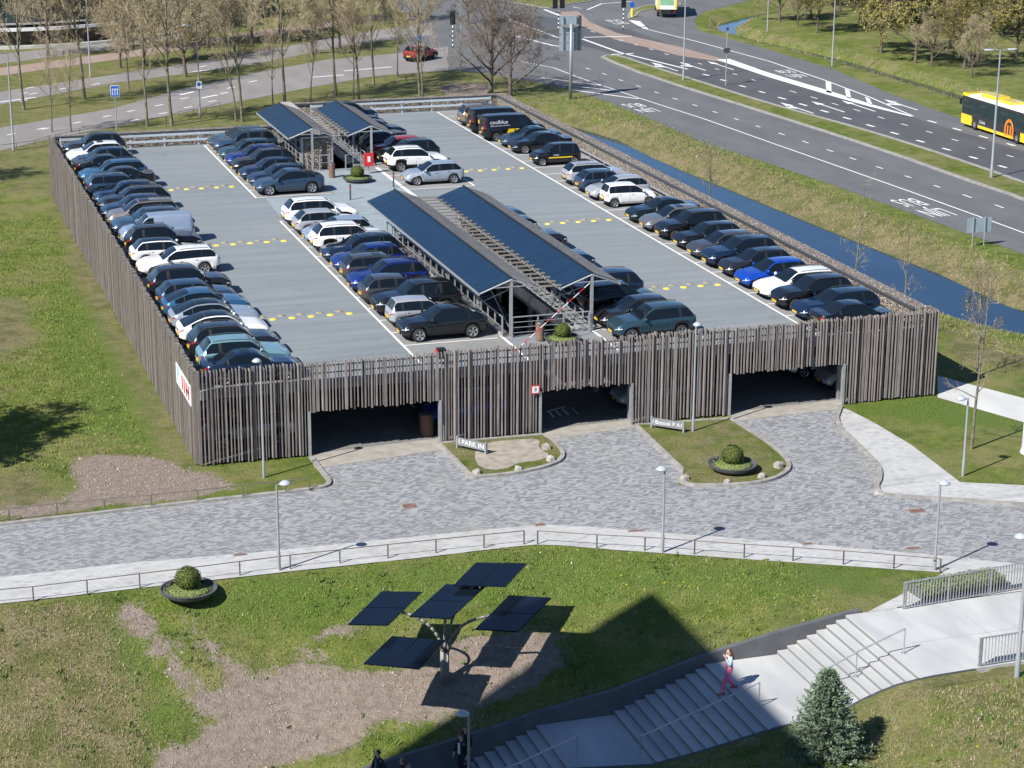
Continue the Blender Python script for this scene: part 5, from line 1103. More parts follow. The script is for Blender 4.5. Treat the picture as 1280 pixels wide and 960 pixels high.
def row(items, x_nose_left, x_nose_right, z, where, group):
    for i, (y, kn, pn, left) in enumerate(items):
        L = KINDS[kn]['L']; xc = x_nose_left+L/2 if x_nose_left is not None and left else (x_nose_left+L/2 if x_nose_left is not None else x_nose_right-L/2)
        car(kn, pn, xc+random.uniform(-.12, .12), y, z, left, '%s %s, nose %s, %s from front in %s' % (PN[pn], NAMES[kn], 'left' if left else 'right', ORD[i], where), group)
Lf, Rt = True, False
row([(93.95+.75, 'sedan', 'navy', Rt), (96.4, 'suv', 'teal', Rt), (98.9, 'suv', 'darkgrey', Rt), (101.4, 'coupesuv', 'white', Rt), (103.9, 'coupesuv', 'palegrey', Rt), (106.4, 'coupesuv', 'steel', Rt), (108.9, 'hatch', 'bluegrey', Rt), (111.4, 'suv', 'darkgrey', Rt), (116.8-.2, 'wagon', 'white', Lf), (119.2, 'hatch', 'white', Rt), (121.9, 'suv', 'black', Rt), (124.4, 'caddy', 'lightblue', Lf), (126.9, 'suv', 'bluegrey', Lf), (129.4, 'mpv', 'bronze', Lf), (131.9, 'hatch', 'navy', Lf), (134.4, 'wagon', 'black', Lf), (136.4, 'hatch', 'navy', Lf), (140.9-1.6, 'wagon', 'bluegrey', Rt), (141.6, 'sedan', 'black', Lf), (144.0, 'wagon', 'steel', Lf), (146.4, 'sedan', 'black', Rt), (148.9, 'hatch', 'navy', Lf), (151.4, 'hatch', 'pearl', Lf), (153.9, 'suv', 'darkgrey', Lf)], 15.25, None, DK, 'left screen row', 'cars in the row along the left screen')
row([(99.3, 'coupesuv', 'black', Lf), (101.8, 'small', 'silver', Rt), (104.3, 'bigsuv', 'black', Lf), (106.9, 'hatch', 'grey', Rt), (109.4, 'suv', 'royal', Lf), (111.9, 'wagon', 'grey', Rt), (114.3, 'hatch', 'royal', Lf), (116.8, 'wagon', 'navy', Lf), (119.3, 'bigsuv', 'white', Rt), (121.8, 'hatch', 'lightblue', Lf), (124.3, 'hatch', 'silver', Rt), (126.8, 'bigsuv', 'white', Rt)], 25.95, None, DK, 'row left of front solar roofs', 'cars in the row left of the front solar roofs')
row([(136.9, 'liftback', 'bluegrey', Lf), (139.3, 'hatch', 'navy', Lf), (141.8, 'hatch', 'navy', Lf), (144.2, 'suv', 'black', Lf), (146.9, 'hatch', 'royal', Lf), (149.4, 'hatch', 'darkteal', Lf), (151.9, 'bigsuv', 'bluegrey', Lf), (154.3, 'wagon', 'darkteal', Lf)], 25.95, None, DK, 'row left of rear solar roofs', 'cars in the row left of the rear solar roofs')
row([(95.9+.3, 'suv', 'darkteal', Lf), (98.6, 'hatch', 'darkgrey', Lf), (101.2, 'suv', 'black', Rt), (103.7, 'suv', 'navy', Lf), (106.3, 'wagon', 'black', Rt), (111.2, 'hatch', 'navy', Rt), (116.2, 'suv', 'darkgrey', Rt), (121.2, 'hatch', 'black', Rt), (123.7, 'hatch', 'bluegrey', Rt)], 36.4, None, DK, 'row right of front solar roofs', 'cars in the row right of the front solar roofs')
row([(137.3, 'hatch', 'palegrey', Lf), (142.3, 'suv', 'white', Rt), (144.9, 'suv', 'darkgreen', Lf), (147.4, 'hatch', 'red', Lf), (149.9, 'hatch', 'navy', Rt), (152.4, 'hatch', 'black', Rt), (154.9, 'wagon', 'navy', Rt), (157.4, 'hatch', 'darkgrey', Rt), (159.9, 'hatch', 'navy', Rt), (162.4, 'mpv', 'navy', Rt)], 36.5, None, DK, 'row right of rear solar roofs', 'cars in the row right of the rear solar roofs')
row([(94.6, 'sedan', 'black', Rt), (96.9, 'wagon', 'navy', Lf), (99.3, 'suv', 'black', Lf), (101.7, 'wagon', 'white', Lf), (104.2, 'hatch', 'blue', Lf), (106.8, 'hatch', 'darkgrey', Lf), (109.1, 'suv', 'navy', Lf), (111.4, 'hatch', 'grey', Lf), (113.9, 'hatch', 'black', Lf), (116.6, 'suv', 'black', Lf), (119.0, 'hatch', 'midgrey', Lf), (121.6, 'sedan', 'darkgreen', Lf), (126.6, 'small', 'white', Rt), (128.9, 'hatch', 'silver', Lf), (131.4, 'hatch', 'bluegrey', Rt), (134.0, 'wagon', 'silver', Rt)], 46.95, None, DK, 'right stone wall row', 'cars in the row along the right stone wall')
tw = car('small', 'black', 46.95+1.9, 141.4, DK, Lf, 'small black hatchback with yellow side stripe by the right stone wall', 'cars in the row along the right stone wall')
car('sedan', 'black', 46.95+2.4, 146.3, DK, Lf, 'black saloon between the striped small car and the vans', 'cars in the row along the right stone wall'); car('sedan', 'bluegrey', 46.95+2.4, 148.8, DK, Lf, 'blue grey saloon beside the nearer black van', 'cars in the row along the right stone wall')
vans = []
for y, lab in ((151.8, 'black delivery van with white lettering and yellow band, the nearer of two'), (155.0, 'black delivery van with white lettering, the farther of two')):
    v = car('van', 'black', 46.4+2.55, y, DK, Rt, lab, 'black delivery vans', cat='van'); vans.append(v)
    for nm, body_, sz, cx, cz in (('lettering', 'coolblue', .42, -1.35, 1.47), ('lettering', 'alles voor een glimlach', .17, -1.25, 1.2)):
        me_ = text_mesh(body_, sz); me_.materials.append(WHITES); o = add('lettering', me_, v, (cx, -.915, cz)); o.rotation_euler = (R(90), 0, 0)
    b = MB(); b.V = [(-.75, -.995, .62), (1.1, -.995, .62), (1.1, -.99, .95), (-.6, -.99, .95)]; b.F = [(0, 1, 2, 3)]; b.I = [0]; b.obj('side_band', P('yellow'), v)
    b = MB(); b.box(-2.575, -2.555, .2, .5, 1.25, 1.5); b.box(-2.575, -2.555, -.75, -.45, .95, 1.1); b.obj('door_sticker', PLATE, v)
b = MB(); b.V = [(-1.05, .835, .55), (.75, .835, .55), (.75, .832, .63), (-1.05, .832, .63)]; b.F = [(3, 2, 1, 0)]; b.I = [0]; b.obj('side_stripe', P('yellow'), tw)
me_ = text_mesh('green', .2); me_.materials.append(WHITES); o = add('lettering', me_, tw, (.2, .838, .78)); o.rotation_euler = (R(90), 0, PI)
car('mpv', 'bronze', 46.6+2.3, 158.4, DK, Rt, 'grey-brown people carrier behind the two black vans', 'cars in the row along the right stone wall')
# cars on the lower level that show through the entrances and slats
for i, (kn, pn, x, y, lab, lf) in enumerate((('suv', 'white', 49.4, 98.6, 'white SUV parked on the lower level inside the right entrance', Lf), ('hatch', 'silver', 50.2, 96.1, 'silver hatchback nearest the right entrance on the lower level', Lf), ('suv', 'silver', 17.6, 96.0, 'silver SUV behind the left front slats on the lower level', Lf), ('hatch', 'blue', 28.6, 96.3, 'blue hatchback behind the slats between the left and middle entrances', Lf), ('wagon', 'palegrey', 38.9, 96.2, 'pale grey estate behind the slats right of the middle entrance', Lf), ('hatch', 'navy', 28.6, 98.9, 'navy hatchback deeper behind the slats left of the middle entrance', Lf))):
    car(kn, pn, x, y, .012, lf, lab, 'cars on the lower level')
# the red car on the left road
x, y = g(526, 75); x2, y2 = g(546, 71); car('suv', 'red', x, y, E0+.01, False, 'dark red car driving on the left road behind the bare trees', rz=math.atan2(y2-y, x2-x))
#PART5
# ------------------------------------------------------------------ bus, truck, road furniture
def vehicle_wheels(t, r, wd, spots):
    b = MB(); n = 20; prof = [(r*.55, -wd), (r*.95, -wd), (r, -wd*.6), (r, wd*.6), (r*.95, wd), (r*.55, wd)]
    for rr_, y in prof:
        for k in range(n): a = 2*PI*k/n; b.V.append((rr_*math.cos(a), y, rr_*math.sin(a)))
    for i in range(5):
        for k in range(n): j = (k+1) % n; b.F.append((i*n+k, i*n+j, (i+1)*n+j, (i+1)*n+k)); b.I.append(0)
    tm = b.me('tyre', RUBBER, True); b = MB()
    for k in range(12):
        a0, a1 = 2*PI*k/12, 2*PI*(k+1)/12
        for s in (1, -1): b.face([(r*.56*math.cos(a0), s*wd*.9, r*.56*math.sin(a0)), (r*.56*math.cos(a1), s*wd*.9, r*.56*math.sin(a1)), (0, s*wd*.4, 0)], k % 2*0)
    rm = b.me('rim', CHROME)
    for (x, y) in spots: w_ = add('wheel', tm, t, (x, y, r)); add('rim', rm, w_)
t = tag(empty('city_bus', (96.95, 159.6, E0+.01), PI/2), 'yellow and black city bus with white roof driving on the far carriageway', 'bus')
BL, BW, BH = 12.0, 2.5, 3.0
YEL = P('yellow'); BUSB = mat('bus_black', (.03, .032, .035), .3, coat=.6); ORANGE = mat('orange_print', (.75, .22, .02), .5)
def prof_box(b, x0, x1, w0, w1, z0, z1): # body section tapering with height
    n = len(b.V); b.V += [(x, s*w, z) for z, w in ((z0, w0), (z1, w1)) for x, s in ((x0, -1), (x1, -1), (x1, 1), (x0, 1))]; b.F += [(n, n+3, n+2, n+1), (n+4, n+5, n+6, n+7), (n, n+1, n+5, n+4), (n+1, n+2, n+6, n+5), (n+2, n+3, n+7, n+6), (n+3, n, n+4, n+7)]; b.I += [b.cur]*6
b = MB(); b.cur = 0
for x0, x1 in ((-6, -4.05), (-2.95, 3.05), (4.15, 6)): prof_box(b, x0, x1, 1.25, 1.25, .28, 1.05 if x0 < 4 else 1.15)
b.cur = 1; prof_box(b, -4.05, -2.95, 1.25, 1.25, .95, 1.05); prof_box(b, 3.05, 4.15, 1.25, 1.25, .95, 1.05); prof_box(b, -5.98, 4.6, 1.247, 1.22, 1.05, 2.75); prof_box(b, 4.6, 5.97, 1.245, 1.2, 1.15, 2.75); b.cur = 0; prof_box(b, 5.0, 6.0, 1.22, 1.16, 2.75, 3.0)
b.cur = 1; prof_box(b, -3.0, 3.1, 1.256, 1.256, .55, 1.05)
b.obj('body', [YEL, BUSB], t)
b = MB(); prof_box(b, -5.95, 5.0, 1.2, 1.1, 2.75, 2.95); b.obj('roof', WHITES, t)
for x0, x1, h in ((1.2, 3.6, .3), (-1.4, .6, .22)):
    b = MB(); prof_box(b, x0, x1, .8, .65, 2.95, 2.95+h); b.obj('roof_unit', YEL, t)
BG = mat('bus_glass', (.02, .035, .035), .06)
for s in (1, -1):
    for x0, x1 in ((-5.7, -4.4), (-4.3, -2.9), (-2.8, -1.4), (-1.3, .1), (.2, 1.6), (1.7, 3.1), (3.2, 4.4), (4.6, 5.8)):
        b = MB(); b.V = [(x0, s*1.262, 1.35 if x0 < 4.5 else 1.3), (x1, s*1.262, 1.35 if x0 < 4.5 else 1.3), (x1, s*1.236, 2.55), (x0, s*1.236, 2.55)]; b.F = [(0, 1, 2, 3) if s < 0 else (3, 2, 1, 0)]; b.I = [0]; b.obj('side_window', BG, t)
    b = MB(); b.box(6.05, 6.2, s*1.3-.08, s*1.3+.08, 1.9, 2.4); b.tube((5.9, s*1.2, 2.6), (6.12, s*1.3, 2.35), .025, seg=5); b.obj('mirror', BLACK, t)
    b = MB(); b.box(5.99, 6.03, s*.95-.15, s*.95+.15, .62, .8); b.obj('headlight', LIGHTG, t)
b = MB(); b.box(5.99, 6.015, -1.1, 1.1, 1.2, 2.7); b.obj('windscreen', BG, t)
b = MB()
for k in range(14):
    a0, a1 = PI*k/14-.0, PI*(k+1)/14
    b.face([(-2.2+.75*math.cos(a0), 1.268, .95+.95*math.sin(a0)), (-2.2+.75*math.cos(a1), 1.268, .95+.95*math.sin(a1)), (-2.2+.52*math.cos(a1), 1.268, .95+.70*math.sin(a1)), (-2.2+.52*math.cos(a0), 1.268, .95+.70*math.sin(a0))])
for x in (-2.45, -2.0): b.face([(x-.1, 1.268, .45), (x+.1, 1.268, .45), (x+.1, 1.268, 1.35), (x-.1, 1.268, 1.35)])
b.face([(-2.95, 1.268, .35), (-2.72, 1.268, .35), (-2.72, 1.268, .96), (-2.95, 1.268, .96)]); b.face([(-1.68, 1.268, .35), (-1.45, 1.268, .35), (-1.45, 1.268, .96), (-1.68, 1.268, .96)]); b.obj('round_logo', ORANGE, t)
me_ = text_mesh('U-link', .42); me_.materials.append(WHITES); o = add('lettering', me_, t, (2.3, 1.27, .86)); o.rotation_euler = (R(90), 0, PI)
vehicle_wheels(t, .48, .14, [(3.6, 1.13), (3.6, -1.13), (-3.5, 1.13), (-3.5, -1.13)])
x, y = g(833, 23); t = tag(empty('box_truck', (x+1.5, y+4.0, E0+.01), R(70)), 'green and white box truck seen from behind at the top edge of the photo', 'truck')
GRT = mat('truck_green', (.16, .36, .20), .5, c2=(.22, .42, .25), scale=1.5); b = MB(); b.box(-4, 3.4, -1.27, 1.27, 1.05, 3.7); b.obj('box', mat('truck_white', (.68, .7, .7), .5), t); b = MB(); b.box(-4.03, -4.004, -.85, .85, 1.6, 3.3); b.obj('rear_door', GRT, t)
for s in (1, -1):
    b = MB(); b.box(-4.05, -4.005, s*1.1-.12, s*1.1+.12, 1.05, 3.7); b.obj('corner_panel', YEL, t); b = MB(); b.box(-4.06, -4.0, s*.95-.14, s*.95+.14, .75, .9); b.obj('tail_light', RED, t)
b = MB(); b.box(-4.0, 5.6, -.5, .5, .6, 1.05); b.box(-4.05, -3.9, -1.2, 1.2, .5, .68); b.obj('chassis', BLACK, t); b = MB(); b.box(3.6, 5.7, -1.22, 1.22, .6, 2.9); b.obj('cab', P('white'), t); b = MB(); b.box(5.69, 5.72, -1.1, 1.1, 1.7, 2.6); b.obj('windscreen', BG, t)
vehicle_wheels(t, .5, .16, [(4.4, 1.05), (4.4, -1.05), (-2.2, 1.02), (-2.2, -1.02)])
def tall_lamp(px, py, h, label, heads=((.9, 0),), r=.09):
    x, y = g(px, py); t = tag(empty('street_light', (x, y, 0)), label, 'street light'); b = MB(); b.lathe([(r*1.25, 0), (r*1.2, 1.0), (r, 1.05), (r*.6, h)], 10); b.obj('pole', POSTW, t, smooth=True)
    for hx, hy in heads:
        b = MB(); b.tube((0, 0, h-.05), (hx*.6, hy*.6, h+.05), .035, seg=6); b.obj('arm', POSTW, t); a = math.atan2(hy, hx); b = MB(); L = .75
        prof = [(0.0, .05), (.2, .13), (.7, .16), (1, .06)]; cx = hx*.6; cy_ = hy*.6; dx, dy = math.cos(a), math.sin(a)
        for i, (u, ww) in enumerate(prof):
            for sx, sz in ((-1, 0), (1, 0), (.6, .09), (-.6, .09)): b.V.append((cx+dx*u*L-dy*ww*sx, cy_+dy*u*L+dx*ww*sx, h+sz))
        for i in range(3):
            for k in range(4): j = (k+1) % 4; b.F.append((i*4+k, i*4+j, i*4+4+j, i*4+4+k)); b.I.append(0)
        b.F += [(3, 2, 1, 0), (12, 13, 14, 15)]; b.I += [0, 0]; b.obj('lamp_head', SPOT, t)
    return t
tall_lamp(1239, 223, 10.1, 'tall grey street light with two heads on the median beside the bus', ((1.0, -.1), (-1.0, .1)), .1); tall_lamp(854, 101, 10.5, 'tall pale street light on the near end of the grass median'); tall_lamp(1040, 83, 9.5, 'tall pale street light on the far verge by the ditch', r=.08); tall_lamp(959, 40, 9, 'pale street light on the verge beside the bend of the ditch', r=.07); tall_lamp(1015, 10, 9, 'pale street light at the top edge beyond the ditch', r=.06)
tall_lamp(17, 188, 8.1, 'pale street light at the left edge beside the left road', ((-.8, -.2),)); tl = tall_lamp(250, 145, 8.2, 'pale street light with a square no-stopping sign behind the garage', ((-.8, .2),), .08); tall_lamp(113, 97, 9, 'pale street light on the verge of the upper left road', r=.08); tall_lamp(257, 42, 8, 'pale street light far behind the left trees', r=.07); tall_lamp(434, 48, 8, 'pale street light at the top between the budding trees', r=.07); tall_lamp(576, 88, 7, 'thin pale pole beside the striped sign at the road junction', (), .05)
b = MB(); b.box(-.24, .24, -.12, -.09, 2.5, 3.2); b.obj('sign_plate', WHITES, tl); b = MB(); b.lathe([(0.001, 0), (.17, 0.0)], 16); o = b.obj('sign_disc', BLUES, tl, (0, -.125, 2.9)); o.rotation_euler = (R(90), 0, 0)
x, y = g(907, 107); t = tag(empty('camera_pole', (x, y, 0)), 'slender grey pole with a small dark camera box on the grass median', 'pole'); b = MB(); b.tube((0, 0, 0), (0, 0, 5.6), .07, .05, 8); b.obj('pole', POSTW, t); b = MB(); b.box(-.3, .3, -.12, .12, 3.3, 3.75); b.box(-.1, .1, -.1, .1, 5.5, 5.8); b.obj('camera_box', STEEL_D, t)
x, y = g(713, 124); t = tag(empty('gantry_sign', (x, y, 0)), 'large blue-grey road sign seen from behind on a tall white pole', 'road sign'); b = MB(); b.tube((0, 0, 0), (0, 0, 7.2), .17, .13, 12); b.obj('pole', POSTW, t, smooth=True)
for i, (z0, z1) in enumerate(((7.1, 7.9), (6.2, 7.0), (5.4, 6.1), (4.6, 5.3))):
    b = MB(); b.box(-1.05, .85, .35, .42, z0, z1); b.obj('sign_panel', SIGNB, t)
b = MB()
for xx in (-.75, .55): b.box(xx-.06, xx+.06, .2, .345, 4.6, 7.9)
b.box(-.9, .8, .1, .2, 6.9, 7.1); b.obj('bracket', POSTW, t); b = MB(); b.box(.86, 1.1, .2, .7, 4.6, 7.9); b.obj('side_box', STEEL_D, t)
def signal(px, py, label, heads, h=3.6):
    x, y = g(px, py); t = tag(empty('traffic_light', (x, y, 0)), label, 'traffic light')
    for m_, off in ((BLACK, 0), (WHITES, 1)):
        for i in range(off, 10, 2): b = MB(); b.tube((0, 0, i*.25), (0, 0, i*.25+.25), .07, seg=8); b.obj('pole_band', m_, t)
    for hx in heads:
        b = MB(); b.box(hx-.3, hx+.3, -.03, .03, 2.6, 4.1); b.box(hx-.15, hx+.15, -.25, .02, 2.75, 3.95); b.obj('signal_head', BLACK, t)
signal(698, 38, 'traffic light with two black heads on a striped pole near the large road sign', (-.45, .45)); signal(779, 37, 'single traffic light on a striped pole on the brick median', (0,)); signal(566, 60, 'striped traffic light pole behind the large bare tree', (0,)); 
x, y = g(790, 22); t = tag(empty('traffic_bollard', (x, y, .1)), 'yellow traffic bollard with round blue arrow sign on the grass corner', 'bollard'); b = MB(); b.lathe([(.2, 0), (.2, .9), (.16, 1.0), (0.001, 1.02)], 12); b.obj('body', YELLOW, t); b = MB(); b.lathe([(0.001, .02), (.32, .02), (.32, -.02), (0.001, -.02)], 16); o = b.obj('blue_disc', BLUES, t, (0, 0, 1.5)); o.rotation_euler = (R(90), 0, 0); b = MB(); b.tube((0, .03, 1.0), (0, .03, 1.5), .04, seg=6); b.obj('post', POSTW, t)
x, y = g(524, 62); t = tag(empty('traffic_bollard', (x, y, 0)), 'yellow traffic bollard with blue sign behind the red car', 'bollard'); b = MB(); b.lathe([(.18, 0), (.18, .9), (0.001, 1.0)], 12); b.obj('body', YELLOW, t); b = MB(); b.box(-.3, .3, -.02, .02, 1.0, 1.6); b.obj('blue_plate', BLUES, t)
a, c = Vector(g(1215, 309)), Vector(g(1229.5, 308)); d = (c-a); t = tag(empty('direction_sign', (a.x, a.y, -.15), math.atan2(d.y, d.x)), 'pale blue-grey road sign seen from behind on two posts on the canal bank', 'road sign'); b = MB(); b.box(-.42, d.length+.5, .06, .10, 1.15, 2.15); b.obj('sign_panel', SIGNB, t)
for xx in (0, d.length): b = MB(); b.tube((xx, 0, -.3), (xx, 0, 2.25), .045, seg=8); b.obj('post', POSTW, t)
x, y = g(146, 162); t = tag(empty('lane_sign', (x, y, 0), -.1), 'square blue lane arrow sign on a pale post behind the garage', 'road sign'); b = MB(); b.tube((0, 0, 0), (0, 0, 3.9), .05, seg=8); b.obj('post', POSTW, t); b = MB(); b.box(-.38, .38, -.1, -.06, 2.9, 3.9); b.obj('plate', WHITES, t); b = MB(); b.box(-.34, .34, -.115, -.102, 2.94, 3.86); b.obj('blue_field', BLUES, t)
b = MB()
for xx in (-.2, 0, .2): b.box(xx-.03, xx+.03, -.13, -.12, 3.05, 3.5); b.face([(xx-.08, -.13, 3.5), (xx+.08, -.13, 3.5), (xx+.02, -.13, 3.7)])
b.obj('arrows', WHITES, t)
x, y = g(1291, 566); b = MB(); b.lathe([(.62, 0), (.55, .3), (.5, 3.4), (0.01, 3.5)], 24); o = b.obj('pale_column', CONC_PALE, loc=(x, y, 0), smooth=True); tag(o, 'pale round column at the right edge of the photo beside the lawn', 'column')
# round building at the far left
t = tag(empty('round_building', (20, 264, 0)), 'round glass building with pale ledges behind the trees at the top left', 'building'); RB = 22.0; n = 96
def ring(name, r0, r1, z0, z1, m): b = MB(); b.lathe([(r1, z0), (r0, z0), (r0, z1), (r1, z1), (r1, z0)], n); return b.obj(name, m, t)
ring('plinth', RB-.4, RB-2, 0, 1.6, mat('dark_brick', (.09, .07, .06), .9, c2=(.16, .125, .10), scale=3)); FG = mat('facade_glass', (.035, .055, .065), .1)
for i, z in enumerate((1.6, 5.4, 9.2)):
    ring('ledge', RB+.5, RB-1.5, z, z+.35, WHITES); ring('ledge', RB+.3, RB-1.5, z+.7, z+.85, CONC)
    ring('glazing', RB-.25, RB-1.0, z+.85, z+3.8, FG)
mb_ = MB(); mb_.box(-.05, .05, -.08, .08, 0, 2.95); mm_ = mb_.me('mullion', STEEL_D)
for z in (2.45, 6.25, 10.05):
    for k in range(60): a = PI+PI*k/59; add('mullion', mm_, t, ((RB-.2)*math.cos(a), (RB-.2)*math.sin(a), z), a+PI/2)
b = MB(); b.lathe([(RB-.3, 13), (RB-.3, 13.6), (0.01, 14.2)], n); b.obj('roof', CONC, t)
b = MB(); strip(b, [(20+25*math.cos(a), 264+25*math.sin(a)) for a in np.linspace(PI*1.1, PI*1.9, 30)], .4, 0, False, .35); tag(b.obj('low_kerb_wall', CONC_PALE), 'low pale curved wall round the foot of the glass building', 'wall')
# office block to the left of the camera whose shadow falls on the stairs and lawn
ax, ay = g(820, 742, -.55); k_ = (36+.55)/math.tan(R(SUN_EL)); cx_, cy_ = ax+SUN_DIR[0]*k_, ay+SUN_DIR[1]*k_
t = tag(empty('office_block', (cx_, cy_, -5)), 'tall office block standing left of the view whose shadow crosses the stairs', 'building'); OM = mat('office_wall', (.42, .41, .39), .8, c2=(.48, .47, .45), scale=.5)
b = MB(); b.prism([(0, 0), (-20, -8.4), (-22, -34), (0, -34)], 0, 41); b.obj('walls', OM, t)
wm_ = MB(); wm_.box(0, .06, -1.1, 1.1, 0, 1.7); wmm = wm_.me('window', FG)
for f in range(9):
    for j in range(11): add('window', wmm, t, (0.0, -2-j*3.0, 5.5+f*3.8))

# ------------------------------------------------------------------ trees
def grow(seed, Ht, r0, first, spread, levels, nb, crown_r, up=.35, twig=.014, budn=0, bud=.07, lean=.03, minlen=.35):
    rd = random.Random(seed); Tk = MB(); Tw = MB(); tips = []
    def seg(b, p, q, ra, rb, s): b.tube(p, q, ra, rb, s, cap=False)
    def branch(p, d, L, r, lev):
        n = 4 if lev <= 1 else 3; pts = [p]; dd = d.copy()
        for i in range(n):
            dd = (dd+Vector((rd.gauss(0, .12), rd.gauss(0, .12), rd.gauss(0, .08)+up*.12))).normalized(); pts.append(pts[-1]+dd*L/n)
        for i in range(n):
            ra = r*(1-.75*i/n); rb = r*(1-.75*(i+1)/n); seg(Tk if lev <= 1 else Tw, pts[i], pts[i+1], max(ra, twig), max(rb, twig*.8), 6 if lev == 0 else (5 if lev == 1 else 3))
        if lev >= levels: tips.extend(pts[1:]); return
        m = nb[min(lev, len(nb)-1)]
        for k in range(m):
            u = rd.uniform(.25, 1.0); i = min(int(u*n), n-1); f = u*n-i; q = pts[i].lerp(pts[i+1], f); base = (pts[i+1]-pts[i]).normalized(); ax_ = base.orthogonal().normalized(); ax_.rotate(Matrix.Rotation(rd.uniform(0, 2*PI), 3, base)); nd = (base*math.cos(spread*.9)+ax_*math.sin(spread*rd.uniform(.6, 1.15))+Vector((0, 0, up*.4))).normalized()
            l2 = L*rd.uniform(.38, .62)*(1.15-.45*u)
            if l2 > minlen*.4: branch(q, nd, l2, r*(1-.7*u)*.55, lev+1)
    p = Vector((0, 0, -.2)); n = 8; pts = [p]; d = Vector((0, 0, 1))
    for i in range(n):
        d = (d+Vector((rd.gauss(0, lean), rd.gauss(0, lean), 0))).normalized(); pts.append(pts[-1]+d*(Ht*.9)/n)
    for i in range(n): seg(Tk, pts[i], pts[i+1], r0*(1.15 if i == 0 else 1)*(1-.85*i/n), r0*(1-.85*(i+1)/n), 8)
    for k in range(nb[0]):
        u = first+(1-first)*(k+rd.random())/nb[0]; u = min(u, .99); i = int(u*n); q = pts[i].lerp(pts[i+1], u*n-i); a = k*2.4+rd.uniform(-.4, .4); ang = spread*rd.uniform(.8, 1.15)*(1.1-.5*(u-first)/(1-first)); nd = Vector((math.cos(a)*math.sin(ang), math.sin(a)*math.sin(ang), math.cos(ang)))
        shape = math.sin(PI*min(1, .25+.75*(1-(u-first)/(1-first)))) if first > .2 else 1; branch(q, nd, crown_r*rd.uniform(.8, 1.15)*(1.0-.55*(u-first)/(1-first))/max(.35, math.sin(ang)), r0*(1-.8*u)*.55, 1)
    bm_ = MB()
    if budn and tips:
        for i in range(budn):
            c = rd.choice(tips)+Vector((rd.gauss(0, .16), rd.gauss(0, .16), rd.gauss(0, .16))); a = Vector((rd.gauss(0, 1), rd.gauss(0, 1), rd.gauss(0, 1))).normalized()*bud; w_ = a.orthogonal().normalized()*bud*.7; bm_.face([c-a, c+w_, c+a, c-w_])
    return Tk, Tw, bm_
TREES = {}
def tree_kind(nm, seeds, kw, tm, wm, bmn):
    L_ = []
    for s in seeds:
        a, c, d = grow(s, **kw); L_.append((a.me('trunk', tm, True), c.me('twigs', wm), d.me('buds', bmn) if d.V else None))
    TREES[nm] = L_
tree_kind('alley', (1, 2, 3), dict(Ht=15.0, r0=.15, first=.33, spread=.58, levels=4, nb=[20, 8, 5, 4], crown_r=2.8, budn=3000, bud=.055, twig=.011), TRUNK, TWIG, BUD)
tree_kind('alleybare', (4, 5), dict(Ht=13.5, r0=.13, first=.30, spread=.6, levels=4, nb=[16, 7, 5, 3], crown_r=2.2, budn=500, bud=.05, twig=.009), TRUNK, TWIG, BUD)
tree_kind('thin', (6, 7), dict(Ht=7.0, r0=.09, first=.3, spread=.8, levels=3, nb=[15, 6, 4], crown_r=1.3, budn=120, bud=.05, twig=.009), TRUNK, TWIG_B, BUD)
tree_kind('spread', (8, 9), dict(Ht=8.6, r0=.26, first=.16, spread=.95, levels=5, nb=[14, 8, 5, 4, 3], crown_r=4.4, budn=0, twig=.012), TRUNK_B, TWIG_B, BUD_O)
tree_kind('canal', (10, 11), dict(Ht=8.8, r0=.07, first=.25, spread=1.0, levels=3, nb=[13, 4, 3], crown_r=1.15, budn=0, twig=.006, up=.1), TRUNK, TWIG, BUD)
tree_kind('olive', (12, 13, 14), dict(Ht=9.2, r0=.19, first=.22, spread=.95, levels=4, nb=[20, 8, 6, 4], crown_r=4.3, budn=13000, bud=.12, twig=.016), TRUNK_B, TWIG_B, BUD_O)
tree_kind('brown', (15, 16), dict(Ht=9.5, r0=.22, first=.2, spread=.85, levels=4, nb=[20, 9, 6, 4], crown_r=3.4, budn=2200, bud=.07, twig=.013), TRUNK_B, TWIG, BUD)
TC = [0]
def tree(kind, x, y, s, label, group=None, z=None):
    L_ = TREES[kind]; a, c, d = L_[TC[0] % len(L_)]; TC[0] += 1; t = tag(empty('bare_tree' if kind not in ('olive',) else 'budding_tree', (x, y, H(x, y) if z is None else z), TC[0]*2.1), label, 'tree', group); t.scale = (s, s, s*random.uniform(.95, 1.05)); add('trunk', a, t); cr_ = add('crown', c, t)
    if d: add('buds', d, t)
def trow(items, kind, fmt, group):
    for i, (px, py, s) in enumerate(items): x, y = g(px, py); tree(kind, x, y, s, fmt % ORD[i], group)
trow([(30, 137, 1), (106, 123, 1.0), (184, 158, .85), (215, 157, 1.05), (303, 152, .95), (356, 131, 1.0), (420, 119, 1.0), (449, 125, .8), (467, 107, .9), (525, 120, .9)], 'alley', '%s budding tree from the left in the line behind the garage', 'budding trees behind the garage')
trow([(65, 165, .62), (89, 165, .62), (161, 113, .7), (295, 152, .8), (341, 131, .6), (388, 127, .65), (442, 126, .65), (497, 95, .7), (528, 122, .7)], 'alleybare', '%s slim bare tree from the left in the line behind the garage', 'slim bare trees behind the garage')
x, y = g(613, 117); tree('spread', x, y, 1.05, 'large spreading dark bare tree behind the rear right corner of the garage', None); x, y = g(638, 120); tree('spread', x, y, .85, 'spreading bare tree just right of the large one at the garage corner', None)
